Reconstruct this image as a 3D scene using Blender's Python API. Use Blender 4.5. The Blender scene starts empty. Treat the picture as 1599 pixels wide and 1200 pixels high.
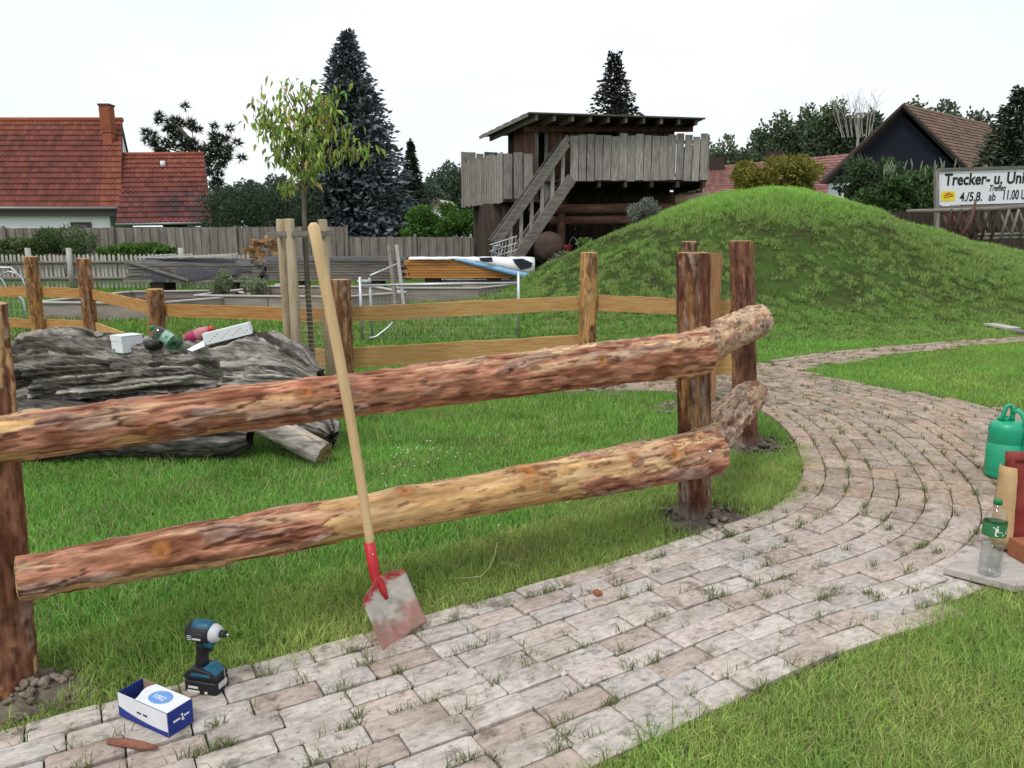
import bpy, bmesh, math, random
import numpy as np
from mathutils import Vector, Matrix
from mathutils.geometry import tessellate_polygon

SC = bpy.context.scene
COL = SC.collection
R = math.radians
rng = np.random.default_rng(7)
random.seed(7)

# ------------------------------------------------------------------ camera
CAM_H, PITCH, FPX = 1.47, R(10.85), 1200.0
cam_data = bpy.data.cameras.new("camera")
cam_data.sensor_width = 36.0
cam_data.lens = 36.0 * FPX / 1599.0
cam_data.clip_start, cam_data.clip_end = 0.05, 2000.0
cam = bpy.data.objects.new("camera", cam_data)
COL.objects.link(cam)
cam.location = (0, 0, CAM_H)
cam.rotation_euler = (math.pi / 2 - PITCH, 0, 0)
SC.camera = cam

# ------------------------------------------------------------------ sky
SUN_EL, SUN_AZ = 56.0, 215.0          # azimuth clockwise from +Y: behind and left of the camera
world = bpy.data.worlds.new("World")
SC.world = world
world.use_nodes = True
wn, wl = world.node_tree.nodes, world.node_tree.links
wn.clear()
sky = wn.new("ShaderNodeTexSky")
sky.sky_type = 'NISHITA'
sky.sun_disc = False
sky.sun_elevation = R(SUN_EL)
sky.sun_rotation = R(SUN_AZ)
sky.air_density, sky.dust_density, sky.ozone_density = 1.0, 4.0, 1.0
skm = wn.new("ShaderNodeVectorMath"); skm.operation = 'SCALE'; skm.inputs[3].default_value = 0.13
tc = wn.new("ShaderNodeTexCoord")
mp = wn.new("ShaderNodeMapping"); mp.inputs['Scale'].default_value = (1.0, 1.0, 3.0)
cn = wn.new("ShaderNodeTexNoise"); cn.inputs['Scale'].default_value = 2.2; cn.inputs['Detail'].default_value = 5.0
cr = wn.new("ShaderNodeValToRGB")
cr.color_ramp.elements[0].position = 0.30; cr.color_ramp.elements[0].color = (0.75, 0.81, 0.855, 1)
cr.color_ramp.elements[1].position = 0.62; cr.color_ramp.elements[1].color = (0.855, 0.88, 0.895, 1)
mixw = wn.new("ShaderNodeMixRGB"); mixw.inputs[0].default_value = 0.93     # closed cloud cover over the blue
bg = wn.new("ShaderNodeBackground"); bg.inputs[1].default_value = 1.0
wo = wn.new("ShaderNodeOutputWorld")
wl.new(sky.outputs[0], skm.inputs[0]); wl.new(tc.outputs['Generated'], mp.inputs[0])
wl.new(mp.outputs[0], cn.inputs['Vector']); wl.new(cn.outputs[0], cr.inputs[0])
wl.new(skm.outputs[0], mixw.inputs[1]); wl.new(cr.outputs[0], mixw.inputs[2])
wl.new(mixw.outputs[0], bg.inputs[0]); wl.new(bg.outputs[0], wo.inputs[0])

# ------------------------------------------------------------------ sun behind thin cloud
sun_data = bpy.data.lights.new("sun", 'SUN')
sun_data.energy, sun_data.angle, sun_data.color = 1.5, R(12), (1.0, 0.96, 0.9)
sun = bpy.data.objects.new("sun", sun_data)
COL.objects.link(sun)
sd = Vector((math.sin(R(SUN_AZ)) * math.cos(R(SUN_EL)), math.cos(R(SUN_AZ)) * math.cos(R(SUN_EL)), math.sin(R(SUN_EL))))
sun.rotation_euler = sd.to_track_quat('Z', 'Y').to_euler()
sun.location = (-5, -8, 20)

vs = SC.view_settings
vs.view_transform, vs.look, vs.gamma, vs.exposure = 'Standard', 'None', 1.0, 0.33
vs.use_curve_mapping = False
SC.render.engine = 'CYCLES'
SC.cycles.max_bounces = 6
SC.cycles.transparent_max_bounces = 12

# ------------------------------------------------------------------ helpers: picture measurements to metres
def ray(px, py):
    x, y = (px - 799.5) / FPX, -(py - 600.0) / FPX
    c, s = math.cos(PITCH), math.sin(PITCH)
    return Vector((x, c + y * s, -s + y * c))
def G(px, py, z=0.0):
    d = ray(px, py); t = (z - CAM_H) / d.z
    return Vector((d.x * t, d.y * t, z))
def P(px, py, Y):
    d = ray(px, py); t = Y / d.y
    return Vector((d.x * t, Y, CAM_H + d.z * t))
def project(p):
    c, s = math.cos(PITCH), math.sin(PITCH)
    x, y, z = p[:, 0], p[:, 1], p[:, 2] - CAM_H
    f = y * c - z * s; u = y * s + z * c
    f = np.maximum(f, 1e-3)
    return 799.5 + FPX * x / f, 600.0 - FPX * u / f, f

# ------------------------------------------------------------------ noise
def _hash(ix, iy, iz, seed):
    h = (ix.astype(np.int64) * 374761393 + iy.astype(np.int64) * 668265263 + iz.astype(np.int64) * 2147483647 + seed * 974711) & 0xFFFFFFFF
    h = ((h ^ (h >> 13)) * 1274126177) & 0xFFFFFFFF
    h = ((h ^ (h >> 16)) * 2246822519) & 0xFFFFFFFF
    return ((h ^ (h >> 15)) & 0xFFFFFF) / float(0xFFFFFF)
def vnoise(p, seed=0):
    p = np.asarray(p, float)
    i = np.floor(p).astype(np.int64); f = p - i; f = f * f * (3 - 2 * f)
    r = 0
    for dx in (0, 1):
        for dy in (0, 1):
            for dz in (0, 1):
                w = (f[:, 0] if dx else 1 - f[:, 0]) * (f[:, 1] if dy else 1 - f[:, 1]) * (f[:, 2] if dz else 1 - f[:, 2])
                r = r + w * _hash(i[:, 0] + dx, i[:, 1] + dy, i[:, 2] + dz, seed)
    return r
def fbm(p, oct=4, seed=0):
    p = np.asarray(p, float); a, s, t = 0.5, 0.0, 0.0
    for k in range(oct):
        s = s + a * vnoise(p * (2.03 ** k) + k * 17.3, seed + k); t += a; a *= 0.5
    return s / t
def sstep(a, b, x):
    t = np.clip((x - a) / (b - a), 0, 1); return t * t * (3 - 2 * t)
def n2(x, y, sc, seed=0, oct=3):
    x = np.asarray(x, float).ravel(); y = np.asarray(y, float).ravel()
    return fbm(np.stack([x * sc, y * sc, np.zeros_like(x) + 3.7], 1), oct, seed)
def mixc(a, b, t):
    a = np.asarray(a, float); b = np.asarray(b, float); t = np.asarray(t)[..., None]
    return a * (1 - t) + b * t

# ------------------------------------------------------------------ materials
def mat(name, stops, scale=5.0, detail=6.0, stretch=(1, 1, 1), rough=0.8, bump=0.0, bscale=None, attr=None,
        rand=0.0, trans=0.0, metal=0.0, spec=0.3, ndist=0.0, bdist=0.01, hue=0.0, randoff=False, stain=None, grain=None):
    """stops: colour stops of a noise ramp; attr: a colour attribute multiplied in; rand: value variation per object."""
    m = bpy.data.materials.new(name); m.use_nodes = True
    N, L = m.node_tree.nodes, m.node_tree.links
    N.clear()
    out = N.new("ShaderNodeOutputMaterial"); b = N.new("ShaderNodeBsdfPrincipled")
    b.inputs['Roughness'].default_value = rough; b.inputs['Metallic'].default_value = metal
    b.inputs['Specular IOR Level'].default_value = spec
    tcn = N.new("ShaderNodeTexCoord"); mpn = N.new("ShaderNodeMapping"); mpn.inputs['Scale'].default_value = stretch
    if grain:                                   # fibres along a horizontal axis turned by grain[0] degrees
        mpn.vector_type = 'TEXTURE'; mpn.inputs['Rotation'].default_value = (0, 0, R(grain[0])); mpn.inputs['Scale'].default_value = grain[1]
    L.new(tcn.outputs['Object'], mpn.inputs[0])
    oi = N.new("ShaderNodeObjectInfo")
    if randoff:
        sc_ = N.new("ShaderNodeMath"); sc_.operation = 'MULTIPLY'; sc_.inputs[1].default_value = 37.0
        L.new(oi.outputs['Random'], sc_.inputs[0])
        cb = N.new("ShaderNodeCombineXYZ")
        for k in range(3): L.new(sc_.outputs[0], cb.inputs[k])
        L.new(cb.outputs[0], mpn.inputs['Location'])
    tn = N.new("ShaderNodeTexNoise"); tn.inputs['Scale'].default_value = scale; tn.inputs['Detail'].default_value = detail
    tn.inputs['Distortion'].default_value = ndist
    tn.inputs['Roughness'].default_value = 0.62
    L.new(mpn.outputs[0], tn.inputs['Vector'])
    rp = N.new("ShaderNodeValToRGB"); e = rp.color_ramp.elements
    if len(stops) == 1: stops = [(0.0, stops[0]), (1.0, stops[0])]
    elif not isinstance(stops[0][1], tuple): stops = [(0.32 + 0.36 * k / (len(stops) - 1), c) for k, c in enumerate(stops)]
    while len(e) < len(stops): e.new(0.5)
    for k, (p_, c_) in enumerate(stops): e[k].position = p_; e[k].color = (*c_, 1)
    L.new(tn.outputs[0], rp.inputs[0])
    colr = rp.outputs[0]
    if attr:
        at = N.new("ShaderNodeAttribute"); at.attribute_name = attr
        mx = N.new("ShaderNodeMixRGB"); mx.blend_type = 'MULTIPLY'; mx.inputs[0].default_value = 1.0
        L.new(colr, mx.inputs[1]); L.new(at.outputs['Color'], mx.inputs[2]); colr = mx.outputs[0]
    if rand or hue:
        hs = N.new("ShaderNodeHueSaturation")
        mr = N.new("ShaderNodeMapRange"); mr.inputs[3].default_value = 1 - rand; mr.inputs[4].default_value = 1 + rand
        L.new(oi.outputs['Random'], mr.inputs[0]); L.new(mr.outputs[0], hs.inputs['Value'])
        if hue:
            ml = N.new("ShaderNodeMath"); ml.operation = 'MULTIPLY'; ml.inputs[1].default_value = 7.13
            fr = N.new("ShaderNodeMath"); fr.operation = 'FRACT'
            mh = N.new("ShaderNodeMapRange"); mh.inputs[3].default_value = 0.5 - hue; mh.inputs[4].default_value = 0.5 + hue
            L.new(oi.outputs['Random'], ml.inputs[0]); L.new(ml.outputs[0], fr.inputs[0]); L.new(fr.outputs[0], mh.inputs[0])
            L.new(mh.outputs[0], hs.inputs['Hue'])
        L.new(colr, hs.inputs['Color']); colr = hs.outputs[0]
    if stain:                                   # dirt that runs across neighbouring pieces
        ge = N.new("ShaderNodeNewGeometry")
        for sc_s, lo_, hi_, cs_ in stain:
            ts = N.new("ShaderNodeTexNoise"); ts.inputs['Scale'].default_value = sc_s; ts.inputs['Detail'].default_value = 7; ts.inputs['Roughness'].default_value = 0.65
            L.new(ge.outputs['Position'], ts.inputs['Vector'])
            rs = N.new("ShaderNodeMapRange"); rs.inputs[1].default_value = lo_; rs.inputs[2].default_value = hi_; L.new(ts.outputs[0], rs.inputs[0])
            mx2 = N.new("ShaderNodeMixRGB"); mx2.blend_type = 'MULTIPLY'; mx2.inputs[2].default_value = (*cs_, 1)
            L.new(rs.outputs[0], mx2.inputs[0]); L.new(colr, mx2.inputs[1]); colr = mx2.outputs[0]
    L.new(colr, b.inputs['Base Color'])
    if bump:
        tb = N.new("ShaderNodeTexNoise"); tb.inputs['Scale'].default_value = bscale or scale * 3; tb.inputs['Detail'].default_value = 6
        L.new(mpn.outputs[0], tb.inputs['Vector'])
        bp = N.new("ShaderNodeBump"); bp.inputs['Strength'].default_value = bump; bp.inputs['Distance'].default_value = bdist
        L.new(tb.outputs[0], bp.inputs['Height']); L.new(bp.outputs[0], b.inputs['Normal'])
    if trans:
        tl = N.new("ShaderNodeBsdfTranslucent"); L.new(colr, tl.inputs[0])
        ms = N.new("ShaderNodeMixShader"); ms.inputs[0].default_value = trans
        L.new(b.outputs[0], ms.inputs[1]); L.new(tl.outputs[0], ms.inputs[2]); L.new(ms.outputs[0], out.inputs[0])
    else:
        L.new(b.outputs[0], out.inputs[0])
    return m

def glassy(name, tint, gloss=0.12, rough=0.03):
    m = bpy.data.materials.new(name); m.use_nodes = True
    N, L = m.node_tree.nodes, m.node_tree.links; N.clear()
    out = N.new("ShaderNodeOutputMaterial"); t = N.new("ShaderNodeBsdfTransparent"); t.inputs[0].default_value = (*tint, 1)
    g = N.new("ShaderNodeBsdfGlossy"); g.inputs['Roughness'].default_value = rough
    fr = N.new("ShaderNodeLayerWeight"); fr.inputs[0].default_value = 0.25
    ad = N.new("ShaderNodeMath"); ad.operation = 'MULTIPLY_ADD'; ad.inputs[1].default_value = 0.45; ad.inputs[2].default_value = gloss * 0.3; L.new(fr.outputs['Facing'], ad.inputs[0])
    ms = N.new("ShaderNodeMixShader"); L.new(ad.outputs[0], ms.inputs[0])
    L.new(t.outputs[0], ms.inputs[1]); L.new(g.outputs[0], ms.inputs[2]); L.new(ms.outputs[0], out.inputs[0])
    return m

WHITE = (1.0, 1.0, 1.0)
M = {}
M['ground'] = mat("ground_soil_green", attr="Col", stops= [(0.30, (0.085, 0.075, 0.045)), (0.45, (0.085, 0.13, 0.035)), (0.6, (0.10, 0.19, 0.04)), (0.75, (0.09, 0.15, 0.045))], scale=1.6, rough=1, bump=0.6, bscale=30, spec=0.05, bdist=0.03)
M['bed'] = mat("sand_joint", [(0.3, (0.035, 0.032, 0.022)), (0.5, (0.075, 0.065, 0.045)), (0.7, (0.06, 0.07, 0.03))], scale=9, rough=1, bump=0.5, spec=0.05)
M['brick'] = mat("paver", [(0.30, (0.50, 0.50, 0.50)), (0.42, (0.72, 0.70, 0.68)), (0.53, (0.86, 0.83, 0.80)), (0.66, (1.0, 0.98, 0.97))], scale=5, detail=9, rough=0.9, bump=0.5, bscale=26, attr="Col", rand=0.10, spec=0.2, bdist=0.006, randoff=True, stain=[(3.2, 0.50, 0.68, (0.68, 0.65, 0.60)), (11.0, 0.56, 0.66, (0.5, 0.5, 0.48)), (48.0, 0.60, 0.68, (0.45, 0.42, 0.38))])
M['grass'] = mat("grass_blade", [WHITE], attr="Col", rough=0.6, trans=0.35, spec=0.25)
M['leaf'] = mat("leaf", [WHITE], attr="Col", rough=0.6, trans=0.25, spec=0.25)
M['needle'] = mat("needles", [WHITE], attr="Col", rough=0.75, spec=0.15)
LOGST = [(0.27, (0.30, 0.23, 0.19)), (0.40, (0.80, 0.77, 0.73)), (0.55, (1.03, 1.01, 0.98)), (0.74, (1.30, 1.27, 1.22))]
M['log'] = mat("peeled_log", LOGST, scale=75, detail=9, rough=0.88, bump=0.8, bscale=75, attr="Col", spec=0.10, bdist=0.005, grain=(30.7, (5.0, 1, 1)))
M['log_end'] = mat("peeled_log_corner", LOGST, scale=60, detail=9, rough=0.88, bump=0.8, bscale=60, attr="Col", spec=0.10, bdist=0.005, grain=(62.0, (4.0, 1, 1)))
M['log_post'] = mat("peeled_post", LOGST, scale=70, detail=9, rough=0.88, bump=0.8, bscale=70, attr="Col", spec=0.10, bdist=0.005, stretch=(1, 1, 0.2))
M['deadlog'] = mat("dead_log", [(0.30, (0.35, 0.33, 0.31)), (0.5, (0.9, 0.9, 0.9)), (0.72, (1.2, 1.17, 1.12))], stretch=(0.22, 1, 1), scale=26, detail=9, rough=0.95, bump=0.9, bscale=55, attr="Col", spec=0.08, bdist=0.012)
M['board'] = mat("larch_board", [(0.3, (0.36, 0.19, 0.065)), (0.5, (0.46, 0.27, 0.105)), (0.7, (0.53, 0.34, 0.15))], scale=6, stretch=(0.7, 0.7, 9), rough=0.75, bump=0.25, rand=0.08, spec=0.2)
M['board_or'] = mat("larch_board_orange", [(0.3, (0.30, 0.13, 0.035)), (0.5, (0.42, 0.21, 0.07)), (0.7, (0.5, 0.29, 0.11))], scale=6, stretch=(0.7, 0.7, 9), rough=0.75, bump=0.25, rand=0.08, spec=0.2)
M['greywood'] = mat("weathered_wood", [(0.28, (0.15, 0.135, 0.125)), (0.5, (0.25, 0.23, 0.215)), (0.72, (0.35, 0.325, 0.305))], scale=7, stretch=(3, 3, 0.45), rough=0.9, bump=0.5, rand=0.22, hue=0.012, spec=0.1)
M['greywood_h'] = mat("weathered_plank", [(0.28, (0.10, 0.09, 0.085)), (0.5, (0.17, 0.155, 0.14)), (0.72, (0.25, 0.225, 0.2))], scale=5, stretch=(0.4, 1, 4), rough=0.9, bump=0.5, rand=0.22, spec=0.1)
M['picket'] = mat("picket", [(0.28, (0.30, 0.28, 0.26)), (0.5, (0.42, 0.40, 0.37)), (0.72, (0.52, 0.50, 0.47))], scale=7, stretch=(2, 2, 0.5), rough=0.9, rand=0.12, spec=0.1)
M['fence_board'] = mat("brown_grey_board", [(0.28, (0.13, 0.11, 0.095)), (0.5, (0.21, 0.185, 0.165)), (0.72, (0.28, 0.255, 0.23))], scale=3, stretch=(2, 2, 0.4), rough=0.9, rand=0.18, spec=0.1)
M['redwood'] = mat("red_brown_boards", [(0.28, (0.08, 0.035, 0.028)), (0.5, (0.14, 0.065, 0.052)), (0.72, (0.21, 0.12, 0.095))], scale=5, stretch=(2.5, 2.5, 0.4), rough=0.85, rand=0.25, hue=0.01, bump=0.4, spec=0.15)
M['darkwood'] = mat("dark_boards", [(0.28, (0.035, 0.026, 0.022)), (0.5, (0.06, 0.044, 0.038)), (0.72, (0.088, 0.068, 0.058))], scale=5, stretch=(2, 2, 0.5), rough=0.9, rand=0.2, spec=0.1)
M['logbeam'] = mat("log_beam", [(0.28, (0.07, 0.035, 0.025)), (0.5, (0.13, 0.07, 0.05)), (0.72, (0.19, 0.115, 0.085))], scale=5, stretch=(0.4, 2, 2), rough=0.85, bump=0.3, rand=0.2, spec=0.15)
M['felt'] = mat("roof_felt", [(0.3, (0.07, 0.06, 0.055)), (0.7, (0.12, 0.10, 0.09))], scale=4, rough=0.9)
M['tile'] = mat("clay_tile", [(0.3, (0.7, 0.7, 0.72)), (0.55, (1, 1, 1)), (0.75, (1.15, 1.1, 1.05))], scale=1.6, detail=7, rough=0.7, attr="Col", spec=0.25)
M['render'] = mat("white_render", [(0.3, (0.72, 0.74, 0.80)), (0.7, (0.80, 0.82, 0.87))], scale=2, rough=0.95, bump=0.1)
M['clinker'] = mat("chimney_clinker", [(0.3, (0.22, 0.06, 0.035)), (0.7, (0.34, 0.11, 0.06))], scale=6, rough=0.85, rand=0.1)
M['eave'] = mat("dark_eave", [(0.055, 0.045, 0.045)], rough=0.7)
M['gutter'] = mat("gutter_metal", [(0.25, 0.24, 0.24)], rough=0.5, metal=0.6)
M['pane'] = mat("window_pane", [(0.03, 0.035, 0.04)], rough=0.08, spec=0.6)
M['bluegable'] = mat("dark_blue_cladding", [(0.3, (0.006, 0.008, 0.018)), (0.7, (0.011, 0.013, 0.026))], scale=3, stretch=(6, 6, 0.5), rough=0.8)
M['galv'] = mat("galvanised_steel", [(0.3, (0.42, 0.44, 0.46)), (0.7, (0.55, 0.57, 0.6))], scale=30, rough=0.42, metal=0.75)
M['bolt'] = mat("zinc_bolt", [(0.65, 0.66, 0.68)], rough=0.3, metal=0.8)
M['tarp'] = mat("dark_tarpaulin", [(0.3, (0.04, 0.04, 0.05)), (0.7, (0.075, 0.075, 0.09))], scale=3, rough=0.5, bump=0.5, bscale=5, bdist=0.04, spec=0.4)
M['tarp_w'] = mat("white_tarpaulin", [(0.3, (0.62, 0.63, 0.66)), (0.7, (0.76, 0.76, 0.78))], scale=3, rough=0.45, bump=0.5, bscale=4, bdist=0.04)
M['tarp_b'] = mat("blue_tarpaulin", [(0.3, (0.17, 0.38, 0.60)), (0.7, (0.25, 0.48, 0.70))], scale=3, rough=0.45, bump=0.4, bscale=4, bdist=0.04)
M['tarp_n'] = mat("navy_print", [(0.3, (0.012, 0.015, 0.025)), (0.7, (0.03, 0.035, 0.05))], scale=3, rough=0.45)
M['ochre'] = mat("orange_formwork_board", [(0.3, (0.36, 0.15, 0.035)), (0.7, (0.50, 0.24, 0.07))], scale=4, stretch=(0.4, 1, 5), rough=0.7, rand=0.15)
M['palewood'] = mat("pale_stake_wood", [(0.28, (0.26, 0.19, 0.12)), (0.5, (0.38, 0.30, 0.20)), (0.72, (0.46, 0.38, 0.27))], scale=9, stretch=(2, 2, 0.4), rough=0.85, bump=0.3, rand=0.1)
M['handle'] = mat("ash_handle", [(0.28, (0.46, 0.30, 0.15)), (0.5, (0.56, 0.39, 0.21)), (0.72, (0.62, 0.45, 0.26))], scale=9, stretch=(2.5, 2.5, 0.25), rough=0.6, bump=0.12)
M['red'] = mat("red_enamel", [(0.25, (0.35, 0.10, 0.09)), (0.42, (0.42, 0.022, 0.03)), (0.7, (0.50, 0.03, 0.04))], scale=40, stretch=(1, 1, 0.3), rough=0.45, bump=0.15)
M['blade'] = mat("worn_steel_blade", [WHITE], attr="Col", rough=0.55, bump=0.25, bscale=60, metal=0.15, spec=0.35, bdist=0.002)
M['soil'] = mat("dry_soil", [(0.28, (0.07, 0.055, 0.042)), (0.5, (0.14, 0.115, 0.09)), (0.72, (0.22, 0.19, 0.155))], scale=14, rough=1, bump=0.8, bscale=40, spec=0.05, bdist=0.02)
M['stone'] = mat("pebble", [(0.28, (0.10, 0.078, 0.06)), (0.5, (0.19, 0.15, 0.12)), (0.72, (0.33, 0.28, 0.235))], scale=18, rough=0.9, bump=0.4)
M['white_card'] = mat("white_carton", [(0.3, (0.66, 0.68, 0.73)), (0.7, (0.74, 0.75, 0.79))], scale=14, rough=0.75, bump=0.08, bscale=20)
M['blue_card'] = mat("blue_carton", [(0.3, (0.013, 0.03, 0.21)), (0.7, (0.02, 0.045, 0.27))], scale=14, rough=0.55)
M['lblue'] = mat("light_blue_print", [(0.3, (0.10, 0.25, 0.62)), (0.7, (0.16, 0.33, 0.70))], scale=14, rough=0.6)
M['kraft'] = mat("kraft_card", [(0.3, (0.27, 0.19, 0.12)), (0.7, (0.36, 0.27, 0.18))], scale=10, rough=0.9)
M['teal'] = mat("teal_plastic", [(0.3, (0.012, 0.085, 0.15)), (0.7, (0.018, 0.12, 0.20))], scale=20, rough=0.4)
M['black'] = mat("black_plastic", [(0.3, (0.012, 0.012, 0.014)), (0.7, (0.024, 0.024, 0.028))], scale=20, rough=0.5)
M['grey_pl'] = mat("grey_plastic", [(0.5, 0.51, 0.53)], rough=0.4)
M['steel'] = mat("steel", [(0.5, 0.5, 0.5)], rough=0.3, metal=0.9)
M['can'] = mat("green_watering_can", [(0.3, (0.012, 0.30, 0.16)), (0.7, (0.018, 0.36, 0.20))], scale=8, rough=0.35, spec=0.45)
M['cap'] = mat("green_cap", [(0.015, 0.22, 0.07)], rough=0.4)
M['label'] = mat("green_label", [(0.3, (0.03, 0.16, 0.055)), (0.7, (0.05, 0.21, 0.08))], scale=20, rough=0.45)
M['ink_w'] = mat("white_print", [(0.72, 0.74, 0.74)], rough=0.6)
M['ink_k'] = mat("black_print", [(0.012, 0.012, 0.014)], rough=0.6)
M['ink_y'] = mat("yellow_print", [(0.3, (0.72, 0.55, 0.02)), (0.7, (0.80, 0.66, 0.03))], scale=4, rough=0.6)
M['ink_r'] = mat("red_print", [(0.45, 0.06, 0.05)], rough=0.6)
M['sign_w'] = mat("sign_white", [(0.3, (0.66, 0.68, 0.72)), (0.7, (0.74, 0.76, 0.79))], scale=2, rough=0.5)
M['sack_r'] = mat("red_brown_paper", [(0.28, (0.16, 0.02, 0.02)), (0.5, (0.24, 0.035, 0.03)), (0.72, (0.30, 0.06, 0.045))], scale=7, rough=0.65, bump=0.5, bscale=9, bdist=0.03)
M['sack_t'] = mat("tan_paper", [(0.3, (0.42, 0.26, 0.13)), (0.7, (0.52, 0.35, 0.19))], scale=9, rough=0.75, bump=0.4, bscale=12, bdist=0.02)
M['terracotta'] = mat("terracotta_block", [(0.3, (0.25, 0.085, 0.042)), (0.7, (0.34, 0.13, 0.068))], scale=14, rough=0.85, bump=0.3)
M['slab'] = mat("pale_board", [(0.28, (0.30, 0.27, 0.245)), (0.5, (0.40, 0.37, 0.34)), (0.72, (0.48, 0.45, 0.42))], scale=8, stretch=(0.6, 3, 3), rough=0.85, bump=0.3)
M['pink'] = mat("pink_plastic", [(0.66, 0.25, 0.29)], rough=0.35, trans=0.25)
M['magenta'] = mat("magenta_label", [(0.36, 0.03, 0.10)], rough=0.4)
M['redcap'] = mat("red_cap", [(0.55, 0.05, 0.03)], rough=0.4)
M['bark_red'] = mat("bark_fragment", [(0.3, (0.16, 0.06, 0.04)), (0.7, (0.28, 0.12, 0.085))], scale=30, rough=0.9, bump=0.5)
M['trunk'] = mat("bark", [(0.3, (0.07, 0.06, 0.045)), (0.7, (0.15, 0.13, 0.10))], scale=20, stretch=(2, 2, 0.5), rough=0.95, bump=0.5)
M['concrete'] = mat("concrete", [(0.3, (0.27, 0.26, 0.25)), (0.7, (0.38, 0.37, 0.35))], scale=10, rough=0.95)
M['bedboard'] = mat("raised_bed_board", [(0.28, (0.20, 0.165, 0.145)), (0.5, (0.28, 0.235, 0.21)), (0.72, (0.36, 0.32, 0.29))], scale=4, stretch=(0.5, 0.5, 4), rough=0.9, rand=0.15)
M['bedtop'] = mat("pale_bed_rim", [(0.3, (0.42, 0.40, 0.38)), (0.7, (0.55, 0.53, 0.50))], scale=4, rough=0.9)
M['earth'] = mat("garden_earth", [(0.3, (0.03, 0.024, 0.018)), (0.7, (0.07, 0.055, 0.04))], scale=6, rough=1, bump=0.6)
M['straw'] = mat("straw", [(0.52, 0.46, 0.26)], rough=0.8)
M['clearpet'] = glassy("clear_bottle_shell", (0.97, 0.98, 0.98), 0.25)
M['greenpet'] = glassy("green_bottle_shell", (0.42, 0.72, 0.58))
M['water'] = glassy("water_body", (0.94, 0.965, 0.97), 0.25)

# ------------------------------------------------------------------ mesh helpers
class MB:
    def __init__(s): s.v, s.f, s.c = [], [], None
    def add(s, vs_, fs_):
        o = len(s.v); s.v += [tuple(p) for p in vs_]; s.f += [tuple(o + i for i in f) for f in fs_]; return s
    def box(s, c, size, rot=None):
        x, y, z = (k / 2 for k in size); c = Vector(c)
        vs_ = [Vector((sx * x, sy * y, sz * z)) for sz in (-1, 1) for sy in (-1, 1) for sx in (-1, 1)]
        if rot is not None: vs_ = [rot @ p for p in vs_]
        return s.add([c + p for p in vs_], [(0, 2, 3, 1), (4, 5, 7, 6), (0, 1, 5, 4), (1, 3, 7, 5), (3, 2, 6, 7), (2, 0, 4, 6)])
    def beam(s, a, b, w, h, up=(0, 0, 1)):
        """a box from a to b, w wide sideways, h tall"""
        a, b = Vector(a), Vector(b); d = (b - a); L = d.length; d = d / L
        side = d.cross(Vector(up)); side = side.normalized() if side.length > 1e-5 else Vector((1, 0, 0)); u = side.cross(d)
        return s.box((a + b) / 2, (L, w, h), Matrix((d, side, u)).transposed())
    def tube(s, pts, r, n=10, caps=True, flat=1.0):
        pts = [Vector(p) for p in pts]; k = len(pts)
        if not hasattr(r, '__len__'): r = [r] * k
        o = len(s.v); ref = None
        for i, p in enumerate(pts):
            d = (pts[min(i + 1, k - 1)] - pts[max(i - 1, 0)]).normalized()
            if ref is None: ref = d.orthogonal().normalized()
            ref = (ref - d * ref.dot(d)).normalized(); w = d.cross(ref)
            for j in range(n):
                a = 2 * math.pi * j / n
                s.v.append(tuple(p + (ref * math.cos(a) + w * math.sin(a) * flat) * r[i]))
        for i in range(k - 1):
            for j in range(n):
                s.f.append((o + i * n + j, o + i * n + (j + 1) % n, o + (i + 1) * n + (j + 1) % n, o + (i + 1) * n + j))
        if caps:
            s.f.append(tuple(o + j for j in reversed(range(n)))); s.f.append(tuple(o + (k - 1) * n + j for j in range(n)))
        return s
    def lathe(s, prof, c=(0, 0, 0), n=24, rot=None, sx=1.0, sy=1.0, caps=True):
        c = Vector(c); o = len(s.v); k = len(prof)
        for r_, z_ in prof:
            for j in range(n):
                a = 2 * math.pi * j / n; p = Vector((r_ * math.cos(a) * sx, r_ * math.sin(a) * sy, z_))
                s.v.append(tuple(c + (rot @ p if rot is not None else p)))
        for i in range(k - 1):
            for j in range(n):
                s.f.append((o + i * n + j, o + i * n + (j + 1) % n, o + (i + 1) * n + (j + 1) % n, o + (i + 1) * n + j))
        if caps:
            s.f.append(tuple(o + j for j in reversed(range(n)))); s.f.append(tuple(o + (k - 1) * n + j for j in range(n)))
        return s
    def prism(s, poly, d0, d1, fr):
        """poly in a 2-D plane extruded along a third axis; fr(u, v, w) gives the point"""
        k = len(poly)
        return s.add([fr(u, v, d0) for u, v in poly] + [fr(u, v, d1) for u, v in poly],
                     [tuple(reversed(range(k))), tuple(range(k, 2 * k))] + [(i, (i + 1) % k, k + (i + 1) % k, k + i) for i in range(k)])
    def build(s, name, m, parent=None, smooth=False, bevel=0.0, cols=None, seg=2):
        me = bpy.data.meshes.new(name); me.from_pydata(s.v, [], s.f)
        if cols is not None: put_cols(me, cols)
        bm = bmesh.new(); bm.from_mesh(me)
        bmesh.ops.recalc_face_normals(bm, faces=bm.faces)
        if bevel: bmesh.ops.bevel(bm, geom=list(bm.edges), offset=bevel, segments=seg, affect='EDGES', profile=0.5)
        bm.to_mesh(me); bm.free()
        return link(name, me, m, parent, smooth)
def put_cols(me, cols):
    a = me.attributes.new("Col", 'FLOAT_COLOR', 'POINT')
    cols = np.asarray(cols, np.float32)
    a.data.foreach_set("color", np.concatenate([cols, np.ones((len(cols), 1), np.float32)], 1).ravel())
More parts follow.
